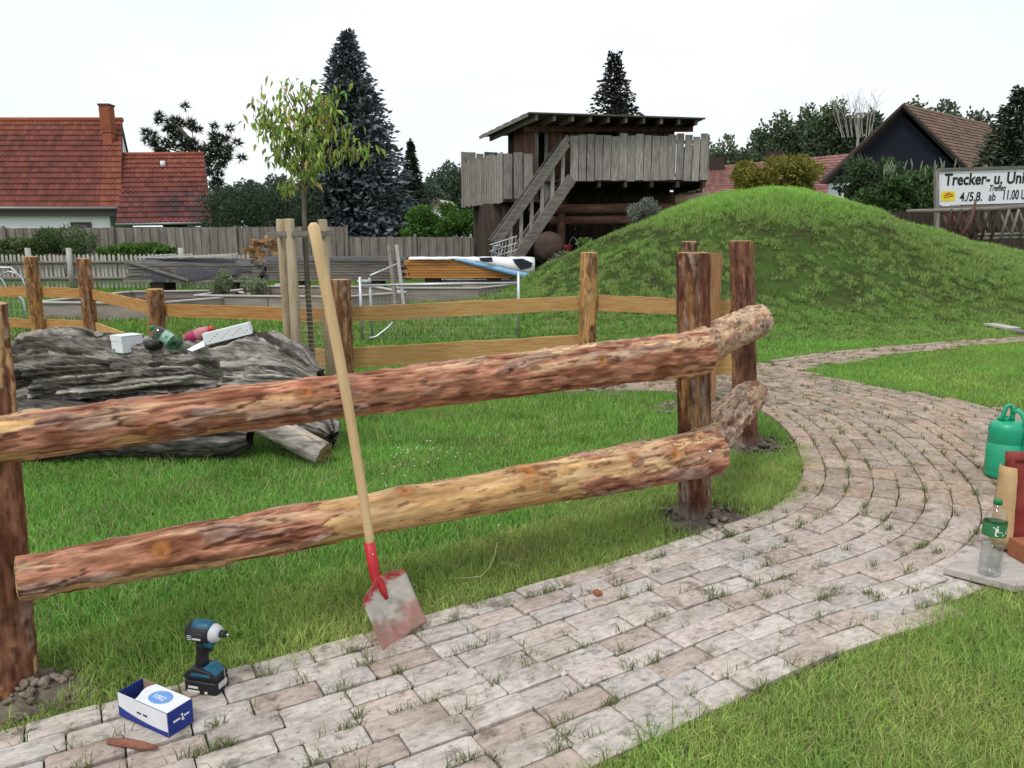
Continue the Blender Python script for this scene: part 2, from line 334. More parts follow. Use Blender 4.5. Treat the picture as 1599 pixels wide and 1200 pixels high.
def link(name, me, m, parent=None, smooth=False):
    o = bpy.data.objects.new(name, me); COL.objects.link(o)
    if m is not None and len(me.materials) == 0: me.materials.append(M[m] if isinstance(m, str) else m)
    if smooth: me.polygons.foreach_set("use_smooth", np.ones(len(me.polygons), bool))
    if parent is not None:
        o.parent = parent
        if parent.type == 'EMPTY': o.matrix_parent_inverse = Matrix.Translation(-parent.location)
    return o
def npmesh(name, verts, faces_flat, totals, cols=None):
    """fast mesh from arrays: verts (N,3), flat loop indices, loop counts"""
    me = bpy.data.meshes.new(name); verts = np.asarray(verts, np.float32)
    faces_flat = np.asarray(faces_flat, np.int32); totals = np.asarray(totals, np.int32)
    me.vertices.add(len(verts)); me.vertices.foreach_set("co", verts.ravel())
    me.loops.add(len(faces_flat)); me.loops.foreach_set("vertex_index", faces_flat)
    st = np.concatenate([[0], np.cumsum(totals)[:-1]]).astype(np.int32)
    me.polygons.add(len(totals)); me.polygons.foreach_set("loop_start", st); me.polygons.foreach_set("loop_total", totals)
    me.update(calc_edges=True); me.validate()
    if cols is not None: put_cols(me, cols)
    return me
def tag(o, label=None, cat=None, group=None, kind=None):
    if label: o["label"] = label
    if cat: o["category"] = cat
    if group: o["group"] = group
    if kind: o["kind"] = kind
    return o
def thing(name, loc, label, cat, group=None):
    o = bpy.data.objects.new(name, None); COL.objects.link(o); o.location = Vector(loc); o.empty_display_size = 0.1
    return tag(o, label, cat, group)
def text(name, s, size, origin, ux, uz, m, parent, bold=0.0, shear=0.0, sx=1.0, depth=0.002, fit=None):
    """flat lettering: baseline start at origin, ux along the line, uz up"""
    cu = bpy.data.curves.new("lettering", 'FONT'); cu.body = s; cu.size = size; cu.offset = bold; cu.shear = shear; cu.extrude = depth
    cu.resolution_u = 3
    t = bpy.data.objects.new("lettering", cu); COL.objects.link(t)
    bpy.context.view_layer.update()
    me = bpy.data.meshes.new_from_object(t.evaluated_get(bpy.context.evaluated_depsgraph_get()))
    bpy.data.objects.remove(t)
    ux, uz = Vector(ux).normalized(), Vector(uz).normalized(); nrm = ux.cross(uz)
    if fit: sx = fit / max(v.co.x for v in me.vertices)
    for v in me.vertices:
        v.co = Vector(origin) + ux * v.co.x * sx + uz * v.co.y + nrm * v.co.z
    me.materials.clear()
    o = link(name, me, m, parent); o["kind"] = "stuff"; return o
# ================================================================== THE SETTING
MX = np.array([-3.0, -1.2, 0.0, 0.75, 1.5, 3.0, 4.2, 5.0, 6.0, 7.0, 8.6, 9.9, 12.0, 14.0, 18.0, 24.0, 30.0])
MZ = np.array([0.0, 0.05, 0.28, 0.72, 1.06, 1.78, 2.25, 2.47, 2.56, 2.42, 1.88, 1.42, 0.85, 0.68, 0.55, 0.5, 0.4])
def height(x, y):
    x = np.asarray(x, float); y = np.asarray(y, float)
    foot = 11.0 + 0.10 * np.clip(x, -2, 12) + 0.25 * np.sin(x * 1.1)
    s = sstep(0, 1, (y - foot) / (18.2 - foot))
    bend = 0.22 * np.clip((y - foot) / 3.0, 0, 1)            # a low skirt of rough turf at the foot
    back = 1 - (1 - sstep(9, 14, x)) * sstep(19.0, 25.5, y)
    h = np.interp(x, MX, MZ) * s * back
    skirt = sstep(-4.5, -1.0, x) * (1 - sstep(13, 16, x)) * bend * (1 - s) * (1 - sstep(16, 20, y)) * 0.5
    bump = (fbm(np.stack([x.ravel() * 0.9, y.ravel() * 0.9, np.zeros(x.size)], 1), 3, 5).reshape(x.shape) - 0.5) * 0.28 * sstep(0.15, 0.9, h)
    return h + skirt + bump

ax = np.concatenate([[-500, -300, -150, -80, -50, -38], np.arange(-30, 34, 0.3), [38, 50, 80, 150, 300, 500]])
ay = np.concatenate([[-60, -20, -6], np.arange(-2, 34, 0.3), [36, 42, 55, 80, 150, 300, 600]])
gx, gy = np.meshgrid(ax, ay)
gz = height(gx, gy)
nx, ny = len(ax), len(ay)
ii = (np.arange(ny - 1)[:, None] * nx + np.arange(nx - 1)[None, :]).ravel()
gme = npmesh("ground", np.stack([gx.ravel(), gy.ravel(), gz.ravel()], 1), np.stack([ii, ii + 1, ii + nx + 1, ii + nx], 1).ravel(), np.full(len(ii), 4))
_mk = sstep(0.12, 0.5, gz.ravel())[:, None]
put_cols(gme, (1 - _mk) * np.ones(3) + _mk * np.array([0.50, 0.48, 0.5]))     # mound earth, with the shade between its clumps painted in darker
ground = link("ground", gme, 'ground', smooth=True)
tag(ground, "green lawn ground rising into a rough grassy mound", None, None, "structure")

# ---- paved path -------------------------------------------------------------------------------
LEFT = [(-4.2, 0.42), (-3.0, 1.15), (-1.53, 2.06), (-0.58, 2.62), (0.226, 3.14), (0.9, 3.60), (1.39, 3.97), (1.72, 4.41), (1.93, 4.94), (2.10, 5.70), (2.12, 6.4), (1.85, 7.0), (1.35, 7.25), (0.7, 7.25), (-0.3, 7.1)]
FAR = [(-0.3, 7.75), (0.4, 7.9), (1.0, 8.08), (2.0, 8.45), (2.95, 8.97), (4.1, 9.77), (5.8, 10.6), (7.6, 11.3), (11, 12.5)]
RIGHT = [(11, 11.8), (7.25, 10.8), (5.4, 9.88), (3.74, 8.86), (3.27, 8.42), (3.33, 7.85), (3.89, 7.03), (4.28, 6.26), (4.35, 5.6), (3.95, 4.75), (3.1, 3.9), (2.3, 3.2), (1.81, 2.87), (0.81, 2.27), (0.23, 1.92), (-0.6, 1.4), (-2.6, 0.2)]
def smooth_line(pts, step=0.03):
    p = np.array(pts, float); out = []
    q = np.vstack([2 * p[0] - p[1], p, 2 * p[-1] - p[-2]])
    for i in range(1, len(q) - 2):
        for t in np.linspace(0, 1, 7, endpoint=False):
            a, b, c, d = q[i - 1], q[i], q[i + 1], q[i + 2]
            out.append(0.5 * (2 * b + (c - a) * t + (2 * a - 5 * b + 4 * c - d) * t * t + (3 * b - a - 3 * c + d) * t ** 3))
    out.append(p[-1]); return np.array(out)
POLY = np.vstack([smooth_line(LEFT), smooth_line(FAR), smooth_line(RIGHT)])
def in_poly(x, y, poly):
    x = np.asarray(x, float); y = np.asarray(y, float); r = np.zeros(x.shape, bool); n = len(poly); j = n - 1
    for i in range(n):
        xi, yi = poly[i]; xj, yj = poly[j]
        if yi != yj:
            c = ((yi > y) != (yj > y)) & (x < (xj - xi) * (y - yi) / (yj - yi) + xi); r ^= c
        j = i
    return r
# signed distance to the path's edge on a grid: negative inside
SGX, SGY, SGD = -5.0, 0.0, 0.03
_gx, _gy = np.meshgrid(np.arange(SGX, 12.0, SGD), np.arange(SGY, 13.2, SGD), indexing='ij')
SD = np.full(_gx.shape, 81.0)
for _a, _b in zip(POLY, np.roll(POLY, -1, 0)):
    _e = _b - _a; _l = _e @ _e
    if _l < 1e-9: continue
    _t = np.clip(((_gx - _a[0]) * _e[0] + (_gy - _a[1]) * _e[1]) / _l, 0, 1)
    SD = np.minimum(SD, (_gx - _a[0] - _t * _e[0]) ** 2 + (_gy - _a[1] - _t * _e[1]) ** 2)
SD = np.sqrt(SD) * np.where(in_poly(_gx, _gy, POLY), -1, 1)
def path_sd(x, y):
    u = np.clip((np.asarray(x, float) - SGX) / SGD, 0, SD.shape[0] - 1.001); v = np.clip((np.asarray(y, float) - SGY) / SGD, 0, SD.shape[1] - 1.001)
    i, j = u.astype(int), v.astype(int); u, v = u - i, v - j
    d = SD[i, j] * (1 - u) * (1 - v) + SD[i + 1, j] * u * (1 - v) + SD[i, j + 1] * (1 - u) * v + SD[i + 1, j + 1] * u * v
    return np.where((np.asarray(y) > 13) | (np.asarray(x) > 11.8), 9.0, d)
tri = tessellate_polygon([[Vector((x, y, 0)) for x, y in POLY]])
bedmb = MB(); bedmb.add([(x, y, 0.006) for x, y in POLY], [tuple(t) for t in tri])
path = bedmb.build("path", 'bed')
tag(path, "curving brick paved path with sandy weedy joints", None, None, "structure")
for p in path.data.polygons:
    if p.normal.z < 0: p.flip()

# courses of stones follow the left edge of the path, the branch to the right its far edge
def offset_line(line, o, side):
    t = np.gradient(line, axis=0); t /= np.linalg.norm(t, axis=1)[:, None] + 1e-9
    nrm = np.stack([t[:, 1], -t[:, 0]], 1) * side
    return line + nrm * o
def resample(line):
    s = np.concatenate([[0], np.cumsum(np.linalg.norm(np.diff(line, axis=0), axis=1))]); return s
LL = smooth_line(LEFT); k_ = np.ones(9) / 9
LLs = np.stack([np.convolve(np.pad(LL[:, c], 2, mode='edge'), np.ones(5) / 5, 'valid') for c in (0, 1)], 1)
RB = smooth_line([(2.6, 8.75), (2.95, 8.97), (4.1, 9.77), (5.8, 10.6), (7.6, 11.3), (11, 12.5)])
stones = []      # x, y, angle, length, width
def lay(base, ncourse, side, keep, pitch):
    for c in range(ncourse):
        ln = base.copy(); t = np.gradient(base, axis=0); t /= np.linalg.norm(t, axis=1)[:, None] + 1e-9
        ln = base + np.stack([t[:, 1], -t[:, 0]], 1) * side * ((c + 0.5) * pitch)[:, None]; s = resample(ln)
        u = random.uniform(0, 0.2)
        while u < s[-1] - 0.3:
            L = random.choice([0.20, 0.21, 0.215, 0.23, 0.24, 0.18, 0.25])
            m_ = u + L / 2
            x, y = np.interp(m_, s, ln[:, 0]), np.interp(m_, s, ln[:, 1])
            x2, y2 = np.interp(m_ + 0.04, s, ln[:, 0]), np.interp(m_ + 0.04, s, ln[:, 1]); pw_ = np.interp(m_, s, pitch)
            if keep(x, y): stones.append((x, y, math.atan2(y2 - y, x2 - x), L - 0.006, pw_ - 0.006))
            u += L
inR = lambda x, y: x > 3.05 and y > 8.25 + 0.0 * x
inside = lambda x, y: float(path_sd(x, y)) < 0.0
lay(LLs, 26, 1, lambda x, y: inside(x, y) and not inR(x, y) and -3.2 < x, 0.104 + 0.030 * sstep(3.4, 5.0, LLs[:, 1] + 0.4 * LLs[:, 0]))
lay(RB, 10, 1, lambda x, y: inside(x, y) and inR(x, y), np.full(len(RB), 0.125))
st = np.array(stones)
pxs, pys, dep = project(np.stack([st[:, 0], st[:, 1], np.zeros(len(st))], 1))
vis = (pxs > -130) & (pxs < 1730) & (pys < 1330)
st, pxs, pys, dep = st[vis], pxs[vis], pys[vis], dep[vis]
# one stone overlapping another (inside of bends) is dropped
order = np.argsort(dep); kept = []
for i in order:
    ok = True
    for j in kept[-400:]:
        dx, dy = st[i, 0] - st[j, 0], st[i, 1] - st[j, 1]
        if dx * dx + dy * dy < 0.16 ** 2:
            ca, sa = math.cos(st[j, 2]), math.sin(st[j, 2])
            if abs(dx * ca + dy * sa) < (st[i, 3] + st[j, 3]) / 2 * 0.86 and abs(-dx * sa + dy * ca) < (st[i, 4] + st[j, 4]) / 2 * 0.72: ok = False; break
    if ok: kept.append(i)
st, dep, pxs, pys = st[kept], dep[kept], pxs[kept], pys[kept]
def stone_color(x, y, k):
    g = np.clip((y + 0.25 * (x - 0.8) - 3.55) / 1.1 + (random.random() - 0.5) * 0.35, 0, 1)
    near = random.choice([(0.60, 0.545, 0.52), (0.57, 0.52, 0.50), (0.61, 0.55, 0.52), (0.56, 0.525, 0.51), (0.56, 0.485, 0.45), (0.52, 0.44, 0.40), (0.60, 0.555, 0.525)])
    farc = random.choice([(0.43, 0.345, 0.275), (0.40, 0.32, 0.255), (0.45, 0.345, 0.27), (0.42, 0.35, 0.29), (0.39, 0.325, 0.275), (0.44, 0.365, 0.30)])
    return tuple(a * (1 - g) + b * g for a, b in zip(near, farc))
def stone_mesh(kind):
    """unit stone, rounded and a little chipped; 1 x 1 in plan and about 45 mm thick, top at 0"""
    r_ = random.Random(kind); b = 0.10
    xs = [-0.5, -0.5 + b * 0.45, 0.5 - b * 0.45, 0.5]; ys = [-0.5, -0.5 + b, 0.5 - b, 0.5]
    vs_, fs_ = [], []
    for j, y in enumerate(ys):
        for i, x in enumerate(xs):
            e = (i in (0, 3)) + (j in (0, 3))
            z = -0.003 * e + r_.uniform(-0.0012, 0.0012)
            q = 0.975 if e == 2 else 1.0
            vs_.append((x * q + r_.uniform(-0.008, 0.008), y * q + r_.uniform(-0.012, 0.012), z))
    for j in range(3):
        for i in range(3): a = j * 4 + i; fs_.append((a, a + 1, a + 5, a + 4))
    ring = [0, 1, 2, 3, 7, 11, 15, 14, 13, 12, 8, 4]
    o = len(vs_)
    for k in ring: x, y, z = vs_[k]; vs_.append((x, y, -0.045))
    for k in range(12): fs_.append((ring[(k + 1) % 12], ring[k], o + k, o + (k + 1) % 12))
    return vs_, fs_
PAL = []     # shared stone meshes: 8 shapes x colour steps along the path
smesh = {}
def get_stone(col):
    k = (random.randrange(5), tuple(round(c * 25) for c in col))
    if k not in smesh:
        vs_, fs_ = stone_mesh(k[0]); me = bpy.data.meshes.new("brick"); me.from_pydata(vs_, [], fs_)
        put_cols(me, [col] * len(vs_)); me.materials.append(M['brick']); smesh[k] = me
    return smesh[k]
rest_v, rest_f, rest_c = [], [], []
size_px = st[:, 3] * 1200 / dep
for n_, i in enumerate(np.argsort(-size_px * ((pxs > 0) & (pxs < 1600) & (pys < 1210)))):
    x, y, a, L, W = st[i]; z = 0.024 + random.uniform(-0.005, 0.004); col = stone_color(x, y, i)
    tx, ty = random.uniform(-0.025, 0.025), random.uniform(-0.016, 0.016)
    if n_ < 300:
        o = bpy.data.objects.new("brick", get_stone(col)); COL.objects.link(o); o.parent = path
        o.location = (x, y, z); o.rotation_euler = (tx, ty, a + random.uniform(-0.015, 0.015)); o.scale = (L, W, 1)
    else:
        vs_, fs_ = stone_mesh(random.randrange(40)); o_ = len(rest_v); rot = Matrix.Rotation(a, 3, 'Z')
        for v in vs_: p = rot @ Vector((v[0] * L, v[1] * W, v[2] + v[0] * tx * L)); rest_v.append((x + p.x, y + p.y, z + p.z)); rest_c.append(col)
        rest_f += [tuple(o_ + q for q in f) for f in fs_]
rmb = MB(); rmb.v, rmb.f = rest_v, rest_f
me = bpy.data.meshes.new("paving"); me.from_pydata(rest_v, [], rest_f); put_cols(me, rest_c)
tag(link("paving", me, 'brick', path), None, None, None, "stuff")

# ---- grass ------------------------------------------------------------------------------------
def blades(name, x, y, h, w, col, lean=0.45, tri_only=False, z0=0.0, label=None):
    n = len(x); z = height(x, y) + z0
    ph = rng.uniform(0, 2 * np.pi, n); ps = rng.uniform(0, 2 * np.pi, n); k = lean * rng.uniform(0.2, 1.5, n)
    b = np.stack([x, y, z - 0.004], 1); s = np.stack([np.cos(ph), np.sin(ph), np.zeros(n)], 1) * (w / 2)[:, None]
    l = np.stack([np.cos(ps), np.sin(ps), np.zeros(n)], 1); up = np.array([0, 0, 1.0])
    tip = b + up * (h * np.maximum(0.25, 1 - 0.35 * k * k))[:, None] + l * (h * k)[:, None]
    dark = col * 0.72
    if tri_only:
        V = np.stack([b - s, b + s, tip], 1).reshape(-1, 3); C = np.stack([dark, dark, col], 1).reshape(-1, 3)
        me = npmesh(name, V, np.arange(3 * n), np.full(n, 3), C)
    else:
        mid = b + up * (h * 0.58)[:, None] + l * (h * k * 0.32)[:, None]
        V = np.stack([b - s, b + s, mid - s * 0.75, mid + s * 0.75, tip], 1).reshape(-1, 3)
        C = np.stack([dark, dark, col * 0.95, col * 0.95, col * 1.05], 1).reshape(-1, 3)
        o = (np.arange(n) * 5)[:, None]
        F = (o + np.array([[0, 1, 3, 2, 2, 3, 4]])).ravel()
        me = npmesh(name, V, F, np.tile([4, 3], n), C)
    ob = link(name, me, 'grass')
    return tag(ob, label, None, None, "stuff")
# bare places round the posts and under the dead tree
BARE = [(-1.61, 2.27, 0.24), (1.0, 3.85, 0.36), (1.66, 5.25, 0.36), (0.73, 7.5, 0.34), (1.78, 6.75, 0.3)]
def scatter(x0, x1, y0, y1, dens, margin=0.012, bare=1.0, seed=1, pad=120, cond=None, over=0.0):
    n = int((x1 - x0) * (y1 - y0) * dens)
    x, y = rng.uniform(x0, x1, n), rng.uniform(y0, y1, n)
    px, py, f = project(np.stack([x, y, height(x, y)], 1))
    k = (px > -pad) & (px < 1599 + pad) & (py < 1200 + pad); x, y = x[k], y[k]
    d = path_sd(x, y) + over * rng.random(len(x)) ** 2 * np.clip(2.4 * n2(x, y, 4.0, 77) - 0.6, 0, 1.4); k = d > 0; x, y, d = x[k], y[k], d[k]
    keep = d > margin * (0.2 + 2.2 * rng.random(len(x)))
    for bx, by, br in BARE:
        dd = np.hypot(x - bx, y - by); keep &= (dd > br * (0.55 + 0.6 * rng.random(len(x))))
    p = n2(x, y, 1.7, seed); q = n2(x, y, 6.0, seed + 9)
    keep &= rng.random(len(x)) < np.clip(1 - bare * sstep(0.52, 0.72, 0.6 * p + 0.4 * q), 0.04, 1)
    if cond is not None: keep &= cond(x, y)
    return x[keep], y[keep], d[keep]
def grass_col(x, y, d, bright, yellow, seed=3, var=0.26):
    a = n2(x, y, 0.9, seed); b = n2(x, y, 5.0, seed + 4); n = len(x)
    t = np.clip((a - 0.35) * 2.2 + (b - 0.5) * 0.8 + rng.normal(0, 0.15, n), 0, 1)
    c = mixc(bright, yellow, t)
    c *= (1 + rng.normal(0, var, n)).clip(0.5, 1.7)[:, None]
    c *= (0.72 + 0.56 * n2(x, y, 2.4, seed + 8))[:, None]
    dry = rng.random(n) < 0.05 + 0.22 * sstep(0.58, 0.75, n2(x, y, 3.2, seed + 12))
    c[dry] = np.array([0.50, 0.45, 0.22]) * rng.uniform(0.6, 1.1, dry.sum())[:, None]
    return c
GREEN = (0.28, 0.465, 0.10); LUSH = (0.22, 0.46, 0.09); YEL = (0.48, 0.55, 0.165); OLIVE = (0.35, 0.425, 0.13)
fence_side = lambda x, y: y > 2.36 + 0.62 * (x + 1.61)        # inside of the log fence
# strip between the fence and the path: longer, yellower, thin in places
x, y, d = scatter(-2.6, 2.3, 1.5, 5.4, 24000, 0.01, 0.75, 1, over=0.17, cond=lambda x, y: (y < 2.62 + 0.62 * (x + 1.61)) | ((x > 1.3) & (y < 5.3)))
edge = 1 - sstep(0.0, 0.22, d)
c = mixc(grass_col(x, y, d, GREEN, YEL), np.array(OLIVE) * 1.25, edge * 0.5)
h = rng.uniform(0.035, 0.085, len(x)) * (0.55 + 0.45 * sstep(0, 0.2, d)) * (0.6 + 0.8 * n2(x, y, 3.0, 8))
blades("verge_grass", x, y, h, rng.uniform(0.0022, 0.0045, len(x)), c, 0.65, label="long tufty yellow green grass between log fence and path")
# lawn inside the fence
x, y, d = scatter(-4.2, 2.2, 2.3, 5.2, 13000, 0.03, 0.25, 2, cond=lambda x, y: (y >= 2.60 + 0.62 * (x + 1.61)))
c = grass_col(x, y, d, LUSH, GREEN, 5)
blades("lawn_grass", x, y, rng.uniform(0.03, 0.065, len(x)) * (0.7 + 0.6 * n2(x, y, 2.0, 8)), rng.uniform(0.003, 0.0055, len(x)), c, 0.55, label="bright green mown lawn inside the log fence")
x, y, d = scatter(-7.5, 2.4, 5.2, 8.6, 4200, 0.03, 0.2, 2)
c = grass_col(x, y, d, LUSH, GREEN, 5)
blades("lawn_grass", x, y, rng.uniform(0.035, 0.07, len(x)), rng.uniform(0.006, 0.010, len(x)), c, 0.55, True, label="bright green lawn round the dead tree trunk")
# right: near corner and the tongue of lawn inside the bend
x, y, d = scatter(0.1, 4.8, 1.2, 4.6, 15000, 0.01, 0.35, 4, over=0.17, pad=420)
k = y < 4.8; x, y, d = x[k], y[k], d[k]
c = grass_col(x, y, d, GREEN, OLIVE, 6)
blades("corner_grass", x, y, rng.uniform(0.035, 0.085, len(x)) * (0.6 + 0.4 * sstep(0, 0.2, d)), rng.uniform(0.0025, 0.0048, len(x)), c, 0.6, label="thick grass in the near corner right of the path")
x, y, d = scatter(3.2, 9.5, 5.0, 11.9, 3600, 0.01, 0.15, 6, over=0.10, cond=lambda x, y: y < 7.6 + 0.55 * x)
c = grass_col(x, y, d, (0.24, 0.47, 0.085), (0.35, 0.50, 0.11), 7)
blades("tongue_grass", x, y, rng.uniform(0.03, 0.06, len(x)), rng.uniform(0.006, 0.011, len(x)), c, 0.6, True, label="light green lawn tongue enclosed by the path bend")
# lawn strip between the path and the mound
x, y, d = scatter(-3.5, 11.5, 7.6, 12.6, 1900, 0.03, 0.15, 7, cond=lambda x, y: y > 7.6 + 0.45 * np.clip(x, -9, 9) * (x > 0))
c = grass_col(x, y, d, (0.20, 0.44, 0.075), (0.28, 0.46, 0.09), 9)
blades("strip_grass", x, y, rng.uniform(0.03, 0.06, len(x)), rng.uniform(0.009, 0.016, len(x)), c, 0.6, True, label="smooth lawn strip between the path and the mound")
# rough turf of the mound in clumps
x, y, d = scatter(-3.4, 16.5, 11.0, 19.6, 3400, 0.0, 0.0, 8)
cl = 0.70 * n2(x, y, 8.0, 21, 2) + 0.30 * n2(x, y, 2.2, 27, 2); big = n2(x, y, 0.5, 22); zz = height(x, y)
top = sstep(1.3, 2.3, zz); edge_r = sstep(6.5, 11, x)
thr = 0.475 - 0.23 * np.maximum(top, edge_r * 0.8)
k = cl > thr + rng.normal(0, 0.03, len(x)); x, y, d, cl, top, big, thr = (q[k] for q in (x, y, d, cl, top, big, thr))
lush = np.clip(top * 0.8 + (big - 0.5) * 1.6 + 0.15, 0, 1)
c = mixc((0.225, 0.325, 0.095), (0.255, 0.455, 0.09), np.clip(lush + 0.7 * (n2(x, y, 1.6, 61) - 0.5), 0, 1)) * (0.45 + 0.80 * sstep(0.0, 0.15, cl - thr))[:, None]  # clump edges darker, crowns lighter: shade and highlight painted into the blade colour
c *= (1 + rng.normal(0, 0.2, len(x))).clip(0.5, 1.6)[:, None]
dry = rng.random(len(x)) < 0.03; c[dry] = (0.38, 0.33, 0.17)
blades("mound_turf", x, y, (0.03 + 0.36 * np.clip(cl - thr, 0, 0.26)) * rng.uniform(0.55, 1.25, len(x)), rng.uniform(0.012, 0.028, len(x)), c, 0.7, True, label="rough clumpy weeds and turf covering the mound")
# yard behind
x, y, d = scatter(-19, 0.5, 8.6, 27, 330, 0.0, 0.2, 10)
c = grass_col(x, y, d, (0.15, 0.33, 0.05), (0.25, 0.38, 0.08), 11)
blades("yard_grass", x, y, rng.uniform(0.05, 0.13, len(x)), rng.uniform(0.02, 0.04, len(x)), c, 0.6, True, label="grass of the yard behind the board rail fence")
# weeds in the joints of the paving
tx_, ty_, tb = [], [], []
JN = n2(st[:, 0], st[:, 1], 1.1, 31)
for i in range(len(st)):
    x, y, a, L, W = st[i]
    pr = 1.7 if dep[i] < 4 else 1.6
    for _ in range(3 if random.random() < 0.4 else 1):
        if random.random() < pr * (0.25 + 1.3 * JN[i] ** 2):
            u = random.uniform(-0.5, 0.5) * L; v = random.choice([-1, 1]) * (W / 2 + 0.003)
            if random.random() < 0.3: u = random.choice([-1, 1]) * (L / 2 + 0.003); v = random.uniform(-0.5, 0.5) * W
            ca, sa = math.cos(a), math.sin(a)
            nb = random.choice([5, 8, 12, 18, 28, 44]) if dep[i] < 4.5 else random.choice([5, 8, 14])
            for _ in range(nb):
                du = random.gauss(0, 0.014 if nb < 12 else 0.022); dv = random.gauss(0, 0.006)
                tx_.append(x + (u + du) * ca - (v + dv) * sa); ty_.append(y + (u + du) * sa + (v + dv) * ca); tb.append(dep[i])
tx_, ty_, tb = np.array(tx_), np.array(ty_), np.array(tb)
c = mixc((0.15, 0.20, 0.07), (0.31, 0.32, 0.15), rng.random(len(tx_))) * rng.uniform(0.6, 1.2, len(tx_))[:, None]
blades("joint_weeds", tx_, ty_, rng.uniform(0.014, 0.072, len(tx_)), np.where(tb < 4.5, 0.0034, 0.006) * rng.uniform(0.7, 1.3, len(tx_)), c, 0.75, z0=0.01, label="small grass tufts sprouting from the joints between pavers")

# lusher tufts standing out of the short grass, and dry straw lying about
tx2, ty2, th2 = [], [], []
for k in range(95):
    x_, y_ = random.uniform(-2.4, 2.4), random.uniform(1.7, 6.4)
    if k > 70: x_, y_ = random.uniform(0.6, 3.2), random.uniform(1.6, 3.1)
    if path_sd(x_, y_) < 0.03: continue
    m_ = random.randrange(25, 70); s_ = random.uniform(0.02, 0.05)
    tx2.append(rng.normal(x_, s_, m_)); ty2.append(rng.normal(y_, s_, m_)); th2.append(rng.uniform(0.05, random.uniform(0.08, 0.13), m_))
tx2, ty2, th2 = np.concatenate(tx2), np.concatenate(ty2), np.concatenate(th2)
c = mixc((0.12, 0.27, 0.05), (0.22, 0.38, 0.08), rng.random(len(tx2)))
blades("grass_tufts", tx2, ty2, th2, rng.uniform(0.003, 0.006, len(tx2)), c, 0.7, label="darker lush grass tufts scattered over the lawn")
x_, y_, d_ = scatter(-2.4, 3.0, 1.6, 4.8, 150, 0.0, 0.0, 4, over=0.2)
c = np.array([0.55, 0.48, 0.26]) * rng.uniform(0.6, 1.1, len(x_))[:, None]
blades("straw_litter", x_, y_, rng.uniform(0.06, 0.15, len(x_)), rng.uniform(0.0015, 0.003, len(x_)), c, 1.3, z0=0.02, label="thin dry stalks lying in the verge grass")
# clover heads in the lawn
cx, cy = rng.normal(-0.62, 0.16, 30), rng.normal(4.9, 0.18, 30); cx2, cy2 = rng.uniform(-1.5, 1.0, 16), rng.uniform(3.6, 6.5, 16)
cx, cy = np.concatenate([cx, cx2]), np.concatenate([cy, cy2]); k = path_sd(cx, cy) > 0.2; cx, cy = cx[k], cy[k]
cl_ = MB()
for x_, y_ in zip(cx, cy): cl_.lathe([(0.002, 0.0), (0.005, 0.003), (0.004, 0.008), (0.001, 0.010)], (x_, y_, random.uniform(0.045, 0.065)), 6)
tag(cl_.build("clover_blossoms", mat("clover", [(0.62, 0.60, 0.54)], rough=0.9)), "small white clover heads scattered in the lawn", None, None, "stuff")
